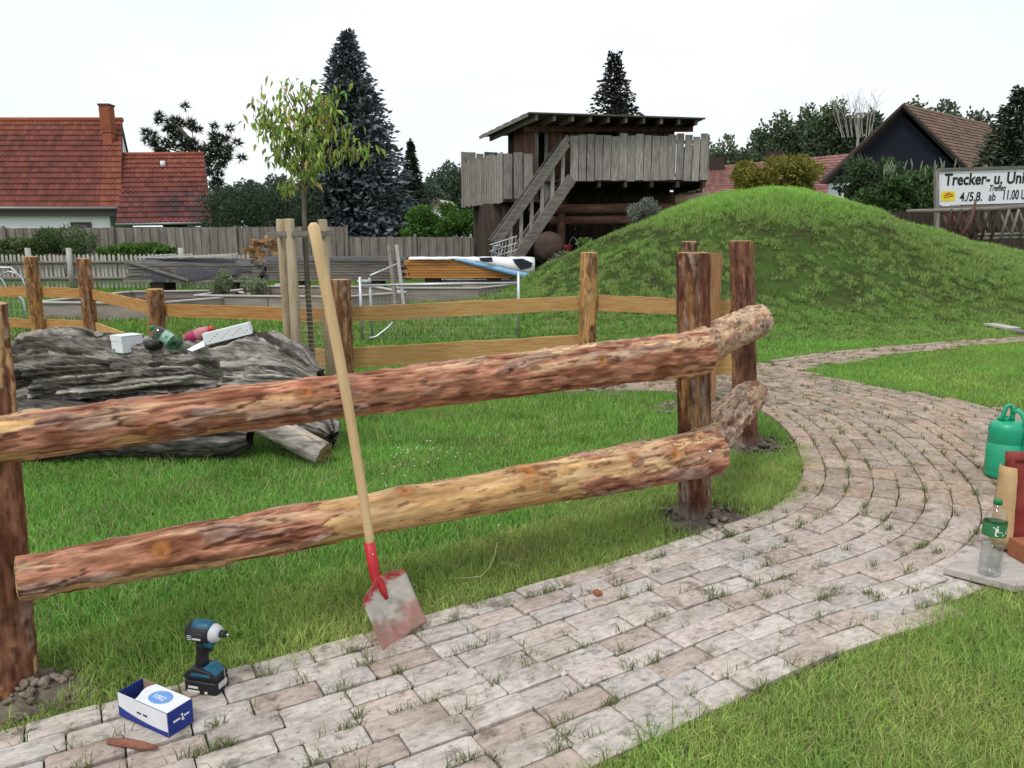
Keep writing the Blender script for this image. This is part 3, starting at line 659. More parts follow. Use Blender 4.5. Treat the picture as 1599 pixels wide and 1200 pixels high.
# ================================================================== LOG FENCE
WOOD_A, WOOD_B = (0.48, 0.285, 0.125), (0.70, 0.48, 0.26)
RED_A, RED_B = (0.22, 0.085, 0.052), (0.53, 0.255, 0.17)
OUT_A, OUT_B = (0.23, 0.14, 0.115), (0.40, 0.285, 0.245)
def log_mesh(name, p0, p1, r0, r1, m='log', parent=None, bias=None, obias=None, seg=0.006, ring=72, seed=1, bow=(0, 0, 0), knots=(), lump=0.06,
             wood=(WOOD_A, WOOD_B), red=(RED_A, RED_B), outer=(OUT_A, OUT_B), prof=None, depth=1.0, grey=None):
    p0, p1 = np.array(p0, float), np.array(p1, float); ax_ = p1 - p0; L = np.linalg.norm(ax_); d = ax_ / L
    if abs(d[2]) > 0.8: u, s = np.array([0, -1.0, 0]), np.array([1.0, 0, 0])
    else:
        s = np.cross(d, [0, 0, 1.0]); s /= np.linalg.norm(s); u = np.cross(s, d)
    k = max(8, int(L / seg)); t = np.linspace(0, 1, k); th = np.linspace(0, 2 * np.pi, ring, endpoint=False)
    T, A = np.meshgrid(t, th, indexing='ij'); T, A = T.ravel(), A.ravel()
    r = r0 + (r1 - r0) * T
    if prof is not None: r = r * prof(T)
    X = T * L; c_, s_ = np.cos(A), np.sin(A)
    q = lambda fx, fr, off=0.0: np.stack([X * fx + off, c_ * r * fr + off * 1.7, s_ * r * fr + seed * 3.1], 1)
    lo = fbm(q(1.6, 3.0), 3, seed); n1 = fbm(q(2.2, 13.0, 5), 5, seed + 11); n2_ = fbm(q(3.0, 17.0, 9), 4, seed + 23)
    fine = fbm(q(14, 48, 2), 3, seed + 31); grain = fbm(q(5, 62, 4), 2, seed + 37); ragged = fbm(q(11, 48, 7), 4, seed + 5)
    bv = n1 + (ragged - 0.5) * 0.38 + (bias(T, A) if bias else 0.0)
    bark = sstep(0.485, 0.515, bv)
    ov = n2_ + (ragged[::-1] - 0.5) * 0.0 + (fine - 0.5) * 0.35 + (obias(T, A) if obias else -0.12)
    outb = sstep(0.53, 0.58, ov) * bark * 0.85
    col = mixc(wood[0], wood[1], sstep(0.3, 0.7, 0.55 * lo + 0.45 * grain))
    streak = sstep(0.60, 0.72, fbm(q(2.2, 45, 13), 3, seed + 43)) * 0.55
    col = mixc(col, (0.25, 0.11, 0.045), 0 * streak) * (1 - 0.45 * streak)[:, None]
    rc = mixc(red[0], red[1], sstep(0.32, 0.68, 0.5 * fine + 0.5 * fbm(q(9, 30, 1), 3, seed + 3)))
    oc = mixc(outer[0], outer[1], sstep(0.35, 0.65, fbm(q(18, 40, 6), 3, seed + 9)))
    col = col * (1 - bark)[:, None] + rc * bark[:, None]; col = col * (1 - outb)[:, None] + oc * outb[:, None]
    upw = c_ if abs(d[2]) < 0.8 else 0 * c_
    pale = sstep(0.50, 0.62, fbm(q(2.5, 38, 19), 4, seed + 61) + 0.10 * upw - 0.06) * (0.25 + 0.75 * sstep(-0.2, 0.7, upw)) * (1 - 0.55 * outb)  # pale fibre streaks, strongest on a rail's top: highlight painted into the colour
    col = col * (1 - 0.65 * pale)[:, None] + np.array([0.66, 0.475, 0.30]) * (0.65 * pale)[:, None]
    lg = fbm(q(2.6, 75, 33), 2, seed + 81); col = col * (0.62 + 0.76 * lg)[:, None]
    fleck = sstep(0.67, 0.72, fbm(q(12, 62, 27), 3, seed + 71)); col = col * (1 - 0.6 * fleck)[:, None] + np.array([0.075, 0.03, 0.02]) * (0.6 * fleck)[:, None]
    rr = r * (1 + lump * 2 * (lo - 0.5)) - 0.0025 * fleck + depth * (0.0035 * bark + 0.0055 * outb + (fine - 0.5) * (0.003 + 0.010 * bark) + (grain - 0.5) * 0.0025)
    cf = fbm(q(3.0, 26, 15), 3, seed + 51); crack = (1 - sstep(0.010, 0.030, np.abs(cf - 0.52))) * bark * sstep(0.45, 0.6, n2_ + 0.08); rr -= 0.006 * crack * depth
    col = col * (1 - 0.72 * crack)[:, None] + np.array([0.06, 0.022, 0.015]) * (0.72 * crack)[:, None]
    rim = (1 - sstep(0.0, 0.028, np.abs(bv - 0.485))) * sstep(0.45, 0.55, fine + 0.05); col = col * (1 - 0.65 * rim)[:, None] + np.array([0.08, 0.032, 0.02]) * (0.65 * rim)[:, None]
    for kt, ka, kr, kh in knots:
        dd = np.sqrt(((T - kt) * L) ** 2 + (r * np.angle(np.exp(1j * (A - ka)))) ** 2)
        g = np.exp(-(dd / kr) ** 2); rr += kh * np.exp(-(dd / (kr * 1.6)) ** 2) - kh * 0.8 * np.exp(-(dd / (kr * 0.35)) ** 2)
        ringc = mixc((0.42, 0.17, 0.05), (0.20, 0.07, 0.03), sstep(0, kr * 0.5, np.abs(dd - kr * 0.4)))
        col = col * (1 - 0.85 * g)[:, None] + ringc * (0.85 * g)[:, None]
    if grey is not None:
        gv = np.clip(grey(T, A) + (n2_ - 0.5) * 0.8, 0, 1); col = mixc(col, (0.27, 0.235, 0.205), 1.0) * gv[:, None] + col * (1 - gv)[:, None]
    bowv = np.array(bow); cen = p0 + T[:, None] * ax_ + np.sin(T * np.pi)[:, None] * bowv
    V = cen + (c_ * rr)[:, None] * u + (s_ * rr)[:, None] * s
    i = (np.arange(k - 1)[:, None] * ring + np.arange(ring)[None, :]).ravel(); j = (np.arange(k - 1)[:, None] * ring + (np.arange(ring)[None, :] + 1) % ring).ravel()
    F = np.stack([i, j, j + ring, i + ring], 1)
    caps, tot = [], []
    Vs, Cs = [V], [col]; o = len(V)
    for e, sgn in ((0, -1), (k - 1, 1)):
        rim = np.arange(ring) + e * ring; base = V[rim]; ctr = base.mean(0)
        prev = rim
        for q_ in (0.985, 0.7, 0.4, 0.12):
            nv = ctr + (base - ctr) * q_ + d * sgn * 0.004 * (q_ < 0.95) + rng.normal(0, 0.001, (ring, 3)); Vs.append(nv)
            cc = np.array([0.52, 0.35, 0.17]) * (0.82 + 0.3 * (q_ in (0.7, 0.12))) * rng.uniform(0.85, 1.1, (ring, 1))
            if grey is not None: cc = cc * 0.6
            Cs.append(cc)
            cur = np.arange(ring) + o; o += ring
            a, b = prev, cur; f = np.stack([a, np.roll(a, -1), np.roll(b, -1), b], 1)
            if sgn < 0: f = f[:, ::-1]
            caps.append(f); prev = cur
        caps.append(None); tot.append(prev if sgn > 0 else prev[::-1])
    Fq = np.vstack([F[:, ::-1]] + [f[:, ::-1] for f in caps if f is not None])
    flat = np.concatenate([Fq.ravel()] + [p[::-1] for p in tot]); totals = np.concatenate([np.full(len(Fq), 4), [ring, ring]])
    me = npmesh(name, np.vstack(Vs), flat, totals, np.vstack(Cs))
    return link(name, me, m, parent, smooth=True)

def log_post(p0, p1, r0, r1, **kw): return log_mesh("post", p0, p1, r0, r1, m='log_post', **kw)
lf = thing("log_fence", (-1.61, 2.27, 0), "peeled log rail fence with bark patches beside the paved path", "fence")
sx = lambda t, a, b: sstep(a, b, t)
wrap = lambda A, c: np.abs(np.angle(np.exp(1j * (A - c))))
# posts
log_post((-1.69, 2.30, -0.05), (-1.618, 2.31, 1.27), 0.104, 0.084, parent=lf, seed=3, ring=64, lump=0.10,
         bias=lambda T, A: 0.20 * np.cos(A - 1.75) + 0.06 * (1 - sx(T, 0.5, 0.75)) - 0.13, red=((0.12, 0.048, 0.03), (0.33, 0.155, 0.10)), knots=[(0.06, 0.6, 0.035, 0.012)])
log_post((0.968, 3.86, -0.05), (0.908, 3.90, 1.39), 0.077, 0.082, parent=lf, seed=9, ring=64, lump=0.07, seg=0.008,
         wood=((0.27, 0.125, 0.045), (0.44, 0.25, 0.10)), red=((0.07, 0.026, 0.018), (0.17, 0.07, 0.042)),
         bias=lambda T, A: 0.13 * (wrap(A, -1.5) < 0.9) + 0.05 - 0.05 * sx(T, 0.6, 0.8), grey=lambda T, A: 0.75 * (1 - sx(T, 0.04, 0.13)))
log_post((1.665, 5.27, -0.05), (1.545, 5.27, 1.44), 0.080, 0.078, parent=lf, seed=15, ring=48, lump=0.04, seg=0.01,
         wood=((0.22, 0.105, 0.05), (0.34, 0.19, 0.10)), red=((0.10, 0.045, 0.032), (0.22, 0.105, 0.07)), bias=lambda T, A: 0.12 + 0 * T,
         grey=lambda T, A: 0.7 * (1 - sx(T, 0.03, 0.12)))
# rails
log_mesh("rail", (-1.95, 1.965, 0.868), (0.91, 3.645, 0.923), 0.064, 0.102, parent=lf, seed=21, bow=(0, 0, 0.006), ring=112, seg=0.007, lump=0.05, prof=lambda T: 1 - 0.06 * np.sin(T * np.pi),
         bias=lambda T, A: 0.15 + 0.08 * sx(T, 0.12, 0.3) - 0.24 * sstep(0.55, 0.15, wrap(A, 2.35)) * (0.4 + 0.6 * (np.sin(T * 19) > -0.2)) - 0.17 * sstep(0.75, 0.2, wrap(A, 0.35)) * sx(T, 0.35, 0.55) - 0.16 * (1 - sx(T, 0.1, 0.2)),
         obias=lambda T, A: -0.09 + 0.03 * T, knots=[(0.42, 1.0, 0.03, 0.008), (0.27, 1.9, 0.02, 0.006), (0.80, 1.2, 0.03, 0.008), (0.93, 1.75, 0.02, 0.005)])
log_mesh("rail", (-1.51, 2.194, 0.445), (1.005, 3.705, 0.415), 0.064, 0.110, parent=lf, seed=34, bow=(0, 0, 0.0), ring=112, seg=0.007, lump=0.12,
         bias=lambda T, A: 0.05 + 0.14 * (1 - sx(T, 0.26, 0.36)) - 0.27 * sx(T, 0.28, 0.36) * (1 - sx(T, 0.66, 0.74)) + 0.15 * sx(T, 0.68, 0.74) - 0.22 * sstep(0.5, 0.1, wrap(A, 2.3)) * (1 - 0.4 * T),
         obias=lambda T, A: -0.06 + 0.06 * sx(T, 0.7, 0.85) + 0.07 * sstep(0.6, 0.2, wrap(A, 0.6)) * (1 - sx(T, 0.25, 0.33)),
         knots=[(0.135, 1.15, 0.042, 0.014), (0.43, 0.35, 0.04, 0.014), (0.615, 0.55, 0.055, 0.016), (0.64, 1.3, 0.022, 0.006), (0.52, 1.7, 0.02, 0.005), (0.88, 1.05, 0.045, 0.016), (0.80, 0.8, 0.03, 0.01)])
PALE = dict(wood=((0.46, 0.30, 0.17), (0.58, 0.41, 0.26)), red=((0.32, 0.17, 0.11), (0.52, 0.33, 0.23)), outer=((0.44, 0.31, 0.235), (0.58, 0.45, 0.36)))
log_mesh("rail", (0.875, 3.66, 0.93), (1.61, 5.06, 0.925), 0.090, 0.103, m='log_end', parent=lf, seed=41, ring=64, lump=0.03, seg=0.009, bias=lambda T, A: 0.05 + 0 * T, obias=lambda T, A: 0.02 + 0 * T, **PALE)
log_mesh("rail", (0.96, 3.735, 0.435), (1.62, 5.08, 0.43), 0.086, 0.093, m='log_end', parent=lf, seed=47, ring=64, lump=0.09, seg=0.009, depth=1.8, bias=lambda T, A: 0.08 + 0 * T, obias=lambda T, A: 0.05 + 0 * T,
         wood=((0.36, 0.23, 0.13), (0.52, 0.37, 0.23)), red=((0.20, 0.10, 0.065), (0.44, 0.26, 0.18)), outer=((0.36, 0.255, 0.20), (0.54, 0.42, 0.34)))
def bolt(c, nrm, r=0.012):
    b = MB(); n = Vector(nrm).normalized(); b.tube([Vector(c) - n * 0.02, Vector(c), Vector(c) + n * 0.004, Vector(c) + n * 0.007], [r, r, r * 0.85, r * 0.3], 12)
    b.build("bolt", 'bolt', lf, True)
fn = Vector((0.506, -0.862, 0.0))
bolt(Vector((-1.46, 2.25, 0.90)) + fn * 0.054, fn + Vector((0, 0, 0.35)))
bolt(Vector((0.83, 3.602, 0.958)) + fn * 0.088, fn + Vector((0, 0, 0.35)), 0.011)
bolt(Vector((0.90, 3.645, 0.455)) + fn * 0.098, fn + Vector((0, 0, 0.35)), 0.011)

# soil and stones thrown up round the posts
def rubble(name, x, y, rad, hmax, nst, smin, smax, label, seed):
    r_ = random.Random(seed); n = 26
    vs_, fs_ = [], []
    for j in range(8):
        for i in range(n):
            a = 2 * math.pi * i / n; q = j / 7.0; rr = rad * q * (0.8 + 0.35 * math.sin(3 * a + seed) * 0.5 + r_.uniform(-0.06, 0.06))
            vs_.append((x + rr * math.cos(a), y + rr * math.sin(a), 0.004 + hmax * (1 - q) ** 1.3 * r_.uniform(0.6, 1.2) if j < 7 else -0.005))
    for j in range(7):
        for i in range(n): a, b = j * n + i, j * n + (i + 1) % n; fs_.append((a, b, b + n, a + n))
    base = MB().add(vs_, fs_); o = base.build(name, 'soil', None, True); tag(o, label, None, None, "stuff")
    st_ = MB()
    for _ in range(nst):
        a, q = r_.uniform(0, 6.28), r_.random() ** 0.6; s = r_.uniform(smin, smax) * (1.2 - 0.5 * q)
        c = Vector((x + rad * q * 1.1 * math.cos(a), y + rad * q * 1.1 * math.sin(a), hmax * (1 - q) ** 1.3 + s * 0.35))
        rot = Matrix.Rotation(r_.uniform(0, 6.28), 3, 'Z') @ Matrix.Rotation(r_.uniform(-0.5, 0.5), 3, 'X')
        prof = [(0.25, -0.62), (0.8, -0.4), (1.0, 0.0), (0.75, 0.42), (0.25, 0.6)]
        k0 = len(st_.v); st_.lathe([(a_ * s, b_ * s) for a_, b_ in prof], c, 7, rot, r_.uniform(0.8, 1.3), r_.uniform(0.7, 1.0))
        for k in range(k0, len(st_.v)): p = st_.v[k]; st_.v[k] = tuple(v + r_.uniform(-0.26, 0.26) * s for v in p)
    s_ = st_.build("stones", 'stone', o, True); s_["kind"] = "stuff"
rubble("rubble", -1.57, 2.27, 0.22, 0.05, 130, 0.005, 0.018, "heap of pebbles and soil round the near fence post", 1)
rubble("rubble", 1.04, 3.84, 0.34, 0.045, 110, 0.008, 0.024, "grey crumbled soil round the corner fence post", 2)
rubble("rubble", 1.72, 5.25, 0.34, 0.05, 110, 0.010, 0.030, "grey soil and stones round the dark post by the path bend", 3)
rubble("rubble", 0.78, 7.45, 0.45, 0.05, 80, 0.012, 0.03, "loose soil round the smooth yellow post", 4)
rubble("rubble", 1.55, 6.55, 0.4, 0.05, 60, 0.012, 0.035, "soil round the split sawn post", 5)

# ================================================================== BOARD RAIL FENCE BEHIND THE DEAD TREE
bf = thing("board_fence", (-3.6, 7.8, 0), "round posts with two honey coloured board rails across the yard", "fence")
FP = [(-8.2, 10.75), (-6.38, 10.3), (-5.52, 10.05), (-3.62, 7.8), (-1.55, 7.0), (0.74, 7.5), (1.80, 6.78)]
SMOOTHP = dict(wood=((0.36, 0.19, 0.07), (0.48, 0.285, 0.12)), red=((0.16, 0.075, 0.04), (0.28, 0.15, 0.075)))
hts = [1.2, 1.21, 1.19, 0.95, 1.09, 1.32]
brs = [0.0, 0.02, 0.12, 0.02, 0.2, -0.12]
for i, (x, y) in enumerate(FP[:6]):
    log_post((x, y, -0.05), (x + random.uniform(-0.02, 0.02), y, hts[i]), 0.088, 0.082, parent=bf, seed=60 + i, ring=32, seg=0.02, lump=0.05,
             bias=lambda T, A, b=brs[i]: b + 0 * T, **SMOOTHP)
half = MB(); a_ = [math.pi * k / 10 for k in range(11)]
half.prism([(0.13 * math.cos(a), 0.11 * math.sin(a)) for a in a_], -0.05, 1.33, lambda u, v, w: Vector((1.71 + u * 0.97, 6.76 + v + u * 0.25, w)))
half.build("post", mat("sawn_post", [(0.28, (0.20, 0.095, 0.04)), (0.5, (0.31, 0.16, 0.07)), (0.72, (0.40, 0.23, 0.11))], scale=6, stretch=(8, 8, 0.5), rough=0.8, bump=0.3), bf)
log_post((1.655, 7.25, -0.05), (1.645, 7.25, 1.425), 0.072, 0.07, parent=bf, seed=77, ring=32, seg=0.02, bias=lambda T, A: 0.15 + 0 * T, wood=((0.2, 0.12, 0.07), (0.3, 0.19, 0.12)), red=((0.07, 0.04, 0.03), (0.13, 0.08, 0.06)))
def fence_rail(a, b, za, zb, h, m, n=0.04):
    pa, pb = Vector((a[0], a[1] + 0.05, za)), Vector((b[0], b[1] + 0.05, zb)); mb = MB(); k = 14
    d = pb - pa
    for i in range(k + 1):
        t = i / k; p = pa + d * t; w1, w2 = random.uniform(-0.005, 0.005), random.uniform(-0.005, 0.005)
        for dy in (0, n): mb.v += [(p.x, p.y + dy, p.z - h / 2 + w1), (p.x, p.y + dy, p.z + h / 2 + w2)]
    for i in range(k):
        o = i * 4
        mb.f += [(o, o + 4, o + 5, o + 1), (o + 2, o + 3, o + 7, o + 6), (o + 1, o + 5, o + 7, o + 3), (o, o + 2, o + 6, o + 4)]
    mb.f += [(0, 1, 3, 2), (4 * k, 4 * k + 2, 4 * k + 3, 4 * k + 1)]
    mb.build("rail", m, bf)
fence_rail(FP[0], FP[1], 0.73, 0.74, 0.13, 'board_or'); fence_rail(FP[0], FP[1], 0.32, 0.31, 0.12, 'board_or')
fence_rail(FP[1], FP[2], 0.745, 0.735, 0.13, 'board_or'); fence_rail(FP[1], FP[2], 0.32, 0.31, 0.13, 'board_or')
fence_rail(FP[2], FP[3], 0.73, 0.735, 0.13, 'board_or'); fence_rail(FP[2], FP[3], 0.31, 0.30, 0.12, 'board')
fence_rail(FP[3], FP[4], 0.735, 0.75, 0.125, 'board_or'); fence_rail(FP[3], FP[4], 0.33, 0.35, 0.16, 'board')
fence_rail(FP[4], FP[5], 0.765, 0.835, 0.135, 'board'); fence_rail(FP[4], FP[5], 0.36, 0.42, 0.19, 'board')
fence_rail(FP[5], (2.05, 6.9), 0.84, 0.82, 0.15, 'board'); fence_rail((1.82, 6.9), (2.12, 6.95), 0.33, 0.33, 0.22, 'board')

# ================================================================== DEAD TREE
dt = thing("dead_trunk", (-2.5, 5.1, 0), "weathered grey gnarled dead tree trunk lying on the lawn", "log")
def gnarled(name, p0, p1, r0, r1, seed, parent, prof, ring=210, seg=0.014, amp=0.055, squash=1.0, hole=None, twist=0.7, cols=((0.06, 0.052, 0.045), (0.44, 0.41, 0.375))):
    p0, p1 = np.array(p0, float), np.array(p1, float); ax_ = p1 - p0; L = np.linalg.norm(ax_); d = ax_ / L
    s = np.cross(d, [0, 0, 1.0]); s /= np.linalg.norm(s); u = np.cross(s, d)
    k = int(L / seg); t = np.linspace(0, 1, k); th = np.linspace(0, 2 * np.pi, ring, endpoint=False)
    T, A = np.meshgrid(t, th, indexing='ij'); T, A = T.ravel(), A.ravel(); X = T * L
    r = (r0 + (r1 - r0) * T) * prof(T, A)
    At = A + twist * X * 0.5; c_, s_ = np.cos(At), np.sin(At)
    q = lambda fx, fr, off=0.0: np.stack([X * fx + off, c_ * fr + off * 1.3, s_ * fr + seed], 1)
    warp = fbm(q(2.5, 2.0), 3, seed) - 0.5
    g1 = np.abs(fbm(np.stack([X * 0.9, c_ * 4 + warp * 1.6, s_ * 4 + warp * 1.6], 1), 4, seed + 1) - 0.5) * 2
    g2 = np.abs(fbm(np.stack([X * 1.5, c_ * 9 + warp * 2, s_ * 9], 1), 2, seed + 2) - 0.5) * 2
    g3 = np.abs(fbm(np.stack([X * 9.0 + warp * 5, c_ * 12, s_ * 12], 1), 2, seed + 4) - 0.5) * 2
    burl = sstep(0.5, 0.7, fbm(q(3.2, 1.6, 8), 2, seed + 7))
    rr = r * (1 + 0.24 * warp) - amp * (1 - sstep(0, 0.20, g1)) - amp * 0.55 * (1 - sstep(0, 0.22, g2)) - amp * (0.0 + 0.45 * burl) * (1 - sstep(0, 0.20, g3)) + 0.035 * burl + 0.012 * np.minimum(g2, 0.6) + 0.012 * (fbm(q(1.5, 16, 6), 2, seed + 15) - 0.5)
    if hole is not None:
        for ht, ha, hr, hd in hole:
            dd = np.sqrt(((T - ht) * L) ** 2 + (r * np.angle(np.exp(1j * (A - ha)))) ** 2); rr = rr - hd * np.exp(-(dd / hr) ** 4) + 0.03 * np.exp(-((dd - hr * 1.25) / (hr * 0.4)) ** 2)
    ends = np.minimum(sstep(0, 0.05, T) * 0.35 + 0.65, sstep(0, 0.07, 1 - T) * 0.5 + 0.5); rr = rr * ends
    col = mixc(cols[0], cols[1], sstep(0.36, 0.68, 0.35 * fbm(q(2.5, 9, 3), 4, seed + 5) + 0.65 * fbm(q(1.6, 20, 2), 3, seed + 6)))
    V = p0 + T[:, None] * ax_ + (c_ * 0 + np.cos(A) * rr * squash)[:, None] * u + (np.sin(A) * rr)[:, None] * s
    i = (np.arange(k - 1)[:, None] * ring + np.arange(ring)[None, :]).ravel(); j = (np.arange(k - 1)[:, None] * ring + (np.arange(ring)[None, :] + 1) % ring).ravel()
    F = np.stack([i, i + ring, j + ring, j], 1)
    # hollow broken ends
    Vs, Cs, Fs, o = [V], [col], [F], len(V)
    for e, sg in ((0, 1), (k - 1, -1)):
        rim = np.arange(ring) + e * ring; base = V[rim]; ctr = base.mean(0); prev = rim
        for q_, dp in ((0.8, 0.0), (0.55, 0.06), (0.03, 0.14)):
            nv = ctr + (base - ctr) * q_ + d * sg * dp + rng.normal(0, 0.008, (ring, 3)); Vs.append(nv); Cs.append(np.tile(np.array(cols[0]) * 0.8, (ring, 1)))
            cur = np.arange(ring) + o; o += ring; f = np.stack([prev, np.roll(prev, -1), np.roll(cur, -1), cur], 1)
            Fs.append(f if sg > 0 else f[:, ::-1]); prev = cur
    Fq = np.vstack(Fs); me = npmesh(name, np.vstack(Vs), Fq.ravel(), np.full(len(Fq), 4), np.vstack(Cs))
    return link(name, me, 'deadlog', parent, smooth=True)
gnarled("trunk", (-3.50, 5.44, 0.49), (-1.30, 5.12, 0.49), 0.30, 0.27, 3, dt,
        lambda T, A: 1 + 0.20 * np.exp(-((T - 0.14) / 0.10) ** 2) * (0.5 + 0.5 * np.cos(A)) + 0.18 * np.exp(-((T - 0.80) / 0.09) ** 2) * (0.5 + 0.5 * np.cos(A - 0.3)) - 0.24 * sstep(0.84, 1.0, T) - 0.05 * np.exp(-((T - 0.5) / 0.2) ** 2),
        hole=[(0.70, 1.15, 0.085, 0.16), (0.09, 1.6, 0.10, 0.12)])
gnarled("limb", (-3.58, 5.0, 0.20), (-1.75, 4.98, 0.17), 0.20, 0.15, 8, dt, lambda T, A: 1 + 0.05 * np.sin(T * 9), ring=90, seg=0.016, amp=0.022, cols=((0.06, 0.055, 0.05), (0.19, 0.18, 0.165)))  # darker tones than the trunk: the shade down here is painted into the limb
gnarled("limb", (-1.62, 5.22, 0.22), (-1.22, 5.05, 0.13), 0.15, 0.12, 12, dt, lambda T, A: 1 + 0 * T, ring=70, seg=0.016, amp=0.04)
log_mesh("branch", (-1.85, 5.02, 0.36), (-1.215, 4.80, 0.085), 0.088, 0.078, m='deadlog', parent=dt, seed=80, ring=48, seg=0.012, lump=0.06, bias=lambda T, A: -0.3 + 0 * T,
         wood=((0.25, 0.225, 0.20), (0.40, 0.375, 0.35)), grey=lambda T, A: 0.25 + 0 * T)
# ================================================================== TOOLS AND LITTER
# ---- shovel leaning on the upper rail
B0, B1 = Vector((-0.490, 2.595, 0.262)), Vector((-0.398, 2.60, 0.018))
sh = thing("shovel", (B1.x, B1.y, 0), "wooden handled shovel with worn red blade leaning on the log fence", "shovel")
wv = Vector((0.142, 0.15, 0.0)).normalized()
axv = (B1 - B0).normalized(); wv = (wv - axv * wv.dot(axv)).normalized(); nv = wv.cross(axv).normalized()
if nv.y > 0: nv = -nv
bl, blc = MB(), []
NU, NVv = 16, 26; Lb = (B1 - B0).length + 0.0
halfw = lambda t: 0.103 * (0.30 + 0.70 * min(1, (t / 0.13)) ** 0.55) if t < 0.13 else 0.103 * (1.0 + 0.02 * t)
for side in (0, 1):
    for j in range(NVv + 1):
        t = j / NVv
        for i in range(NU + 1):
            u = -1 + 2 * i / NU; w = halfw(t) * u
            dish = 0.022 * (u * u) + 0.010 * (1 - t) ** 2 - 0.010 * math.exp(-(u / 0.16) ** 2) * max(0, 1 - t * 1.25)
            p = B0 + axv * (Lb * t) + wv * w + nv * (dish - 0.003 * side)
            p += nv * (-0.006 * math.exp(-(u / 0.18) ** 2) * (0 if side else -1) * max(0, 1 - 1.3 * t))
            bl.v.append(tuple(p))
            q = np.array([[u * 3, t * 6, 1.0]]); nz = float(fbm(q * 1.7, 4, 3)[0]); n2v = float(fbm(q * 5, 3, 8)[0])
            c = np.array([0.50, 0.47, 0.425]) * (0.75 + 0.5 * n2v)
            redz = max(0, 1 - t / (0.15 + 0.16 * (nz - 0.5) + 0.06 * abs(u))) ; redz = 1.0 if redz > 0.05 else 0.0
            redz *= 0.55 + 0.45 * (n2v > 0.42)
            low = float(sstep(0.50, 0.80, t + 0.5 * (nz - 0.5) + 0.22 * (abs(u) - 0.4)))
            rust = np.array([0.40, 0.13, 0.105]) if n2v > 0.45 else np.array([0.36, 0.20, 0.15])
            dirt = np.array([0.20, 0.165, 0.125]); dz = float(sstep(0.5, 0.62, nz)) * float(sstep(0.3, 0.6, t)) * (1 - low * 0.6)
            c = c * (1 - low * 0.8) + rust * low * 0.8; c = c * (1 - dz * 0.7) + dirt * dz * 0.7
            c = c * (1 - redz) + np.array([0.44, 0.05, 0.05]) * redz
            blc.append(c)
W_ = NU + 1
for side in (0, 1):
    o = side * W_ * (NVv + 1)
    for j in range(NVv):
        for i in range(NU):
            a = o + j * W_ + i; bl.f.append((a, a + 1, a + W_ + 1, a + W_))
edge = [i for i in range(W_)] + [j * W_ + NU for j in range(1, NVv + 1)] + [NVv * W_ + i for i in range(NU - 1, -1, -1)] + [j * W_ for j in range(NVv - 1, 0, -1)]
o = W_ * (NVv + 1)
for k in range(len(edge)): a, b = edge[k], edge[(k + 1) % len(edge)]; bl.f.append((a, b, o + b, o + a))
bl.build("blade", 'blade', sh, True, cols=blc)
HT = Vector((-0.683, 2.70, 1.505)); HB = Vector((-0.492, 2.598, 0.245))
hd = (HT - HB)
tt = [k / 14 for k in range(15)]
hp = [HB + hd * t + Vector((0.010 * math.sin(t * math.pi), 0, 0)) for t in tt]
hm = MB(); hm.tube([HB + hd * 0.06] + hp[2:] + [HT + hd.normalized() * 0.012], [0.0165] + [0.0165 + 0.0035 * t for t in tt[2:]] + [0.010], 20)
hm.build("handle", 'handle', sh, True)
sk = MB(); sk.tube([B0 + axv * 0.09 + nv * 0.006, B0 + axv * 0.05 + nv * 0.008, HB + hd * 0.012, HB + hd * 0.035, HB + hd * 0.115], [0.007, 0.014, 0.0185, 0.0200, 0.0205], 18)
sk.build("socket", 'red', sh, True)
rv = MB(); c = HB + hd * 0.085 + Vector((0.010, -0.0185, 0)); rv.tube([c + Vector((0, 0.004, 0)), c + Vector((0, -0.002, 0))], [0.0035, 0.0025], 8)
rv.build("rivet", 'bolt', sh, True)

# ---- cordless impact driver standing on its battery
dp = G(323, 1083) ; dr = thing("impact_driver", dp, "teal and black cordless impact driver standing on its battery", "power tool")
yaw = R(-14); ex, ey = Vector((math.cos(yaw), math.sin(yaw), 0)), Vector((-math.sin(yaw), math.cos(yaw), 0)); z0 = 0.016
def D(x, y, z): return dp + ex * x + ey * y + Vector((0, 0, z + z0))
Rz = Matrix((ex, ey, Vector((0, 0, 1)))).transposed()
def dbox(name, c, size, m, bev=0.006, par=dr, tilt=0.0, cut=None):
    mb = MB().box(D(*c), size, Rz @ Matrix.Rotation(tilt, 3, 'Y')); return mb.build(name, m, par, True, bev, seg=3)
bat = dbox("battery", (0.004, 0, 0.024), (0.118, 0.074, 0.046), 'black', 0.008)
dbox("battery_clip", (0.060, 0, 0.030), (0.012, 0.045, 0.02), 'grey_pl', 0.003, bat)
for zz_, ll in ((0.026, 0.036), (0.012, 0.044)):
    MB().box(D(-0.020, -0.0376, zz_), (ll, 0.0012, 0.007), Rz).build("label_strip", 'ink_w', bat)
MB().box(D(0.026, -0.0376, 0.012), (0.010, 0.0012, 0.007), Rz).build("label_strip", 'ink_w', bat)
pro = [(-0.056, 0.048), (0.060, 0.048), (0.064, 0.056), (0.050, 0.076), (0.012, 0.086), (-0.018, 0.090), (-0.040, 0.080), (-0.056, 0.064)]
MB().prism(pro, -0.033, 0.033, lambda u, v, w: D(u, w, v)).build("foot", 'black', dr, True, 0.004)
MB().prism([(-0.034, 0.060), (0.044, 0.062), (0.040, 0.072), (-0.028, 0.074)], -0.0345, 0.0345, lambda u, v, w: D(u, w, v)).build("foot_trim", 'teal', dr, True, 0.002)
MB().prism([(0.012, 0.078), (0.056, 0.064), (0.060, 0.070), (0.030, 0.092), (0.014, 0.093)], -0.026, 0.026, lambda u, v, w: D(u, w, v)).build("foot_trim", 'teal', dr, True, 0.003)
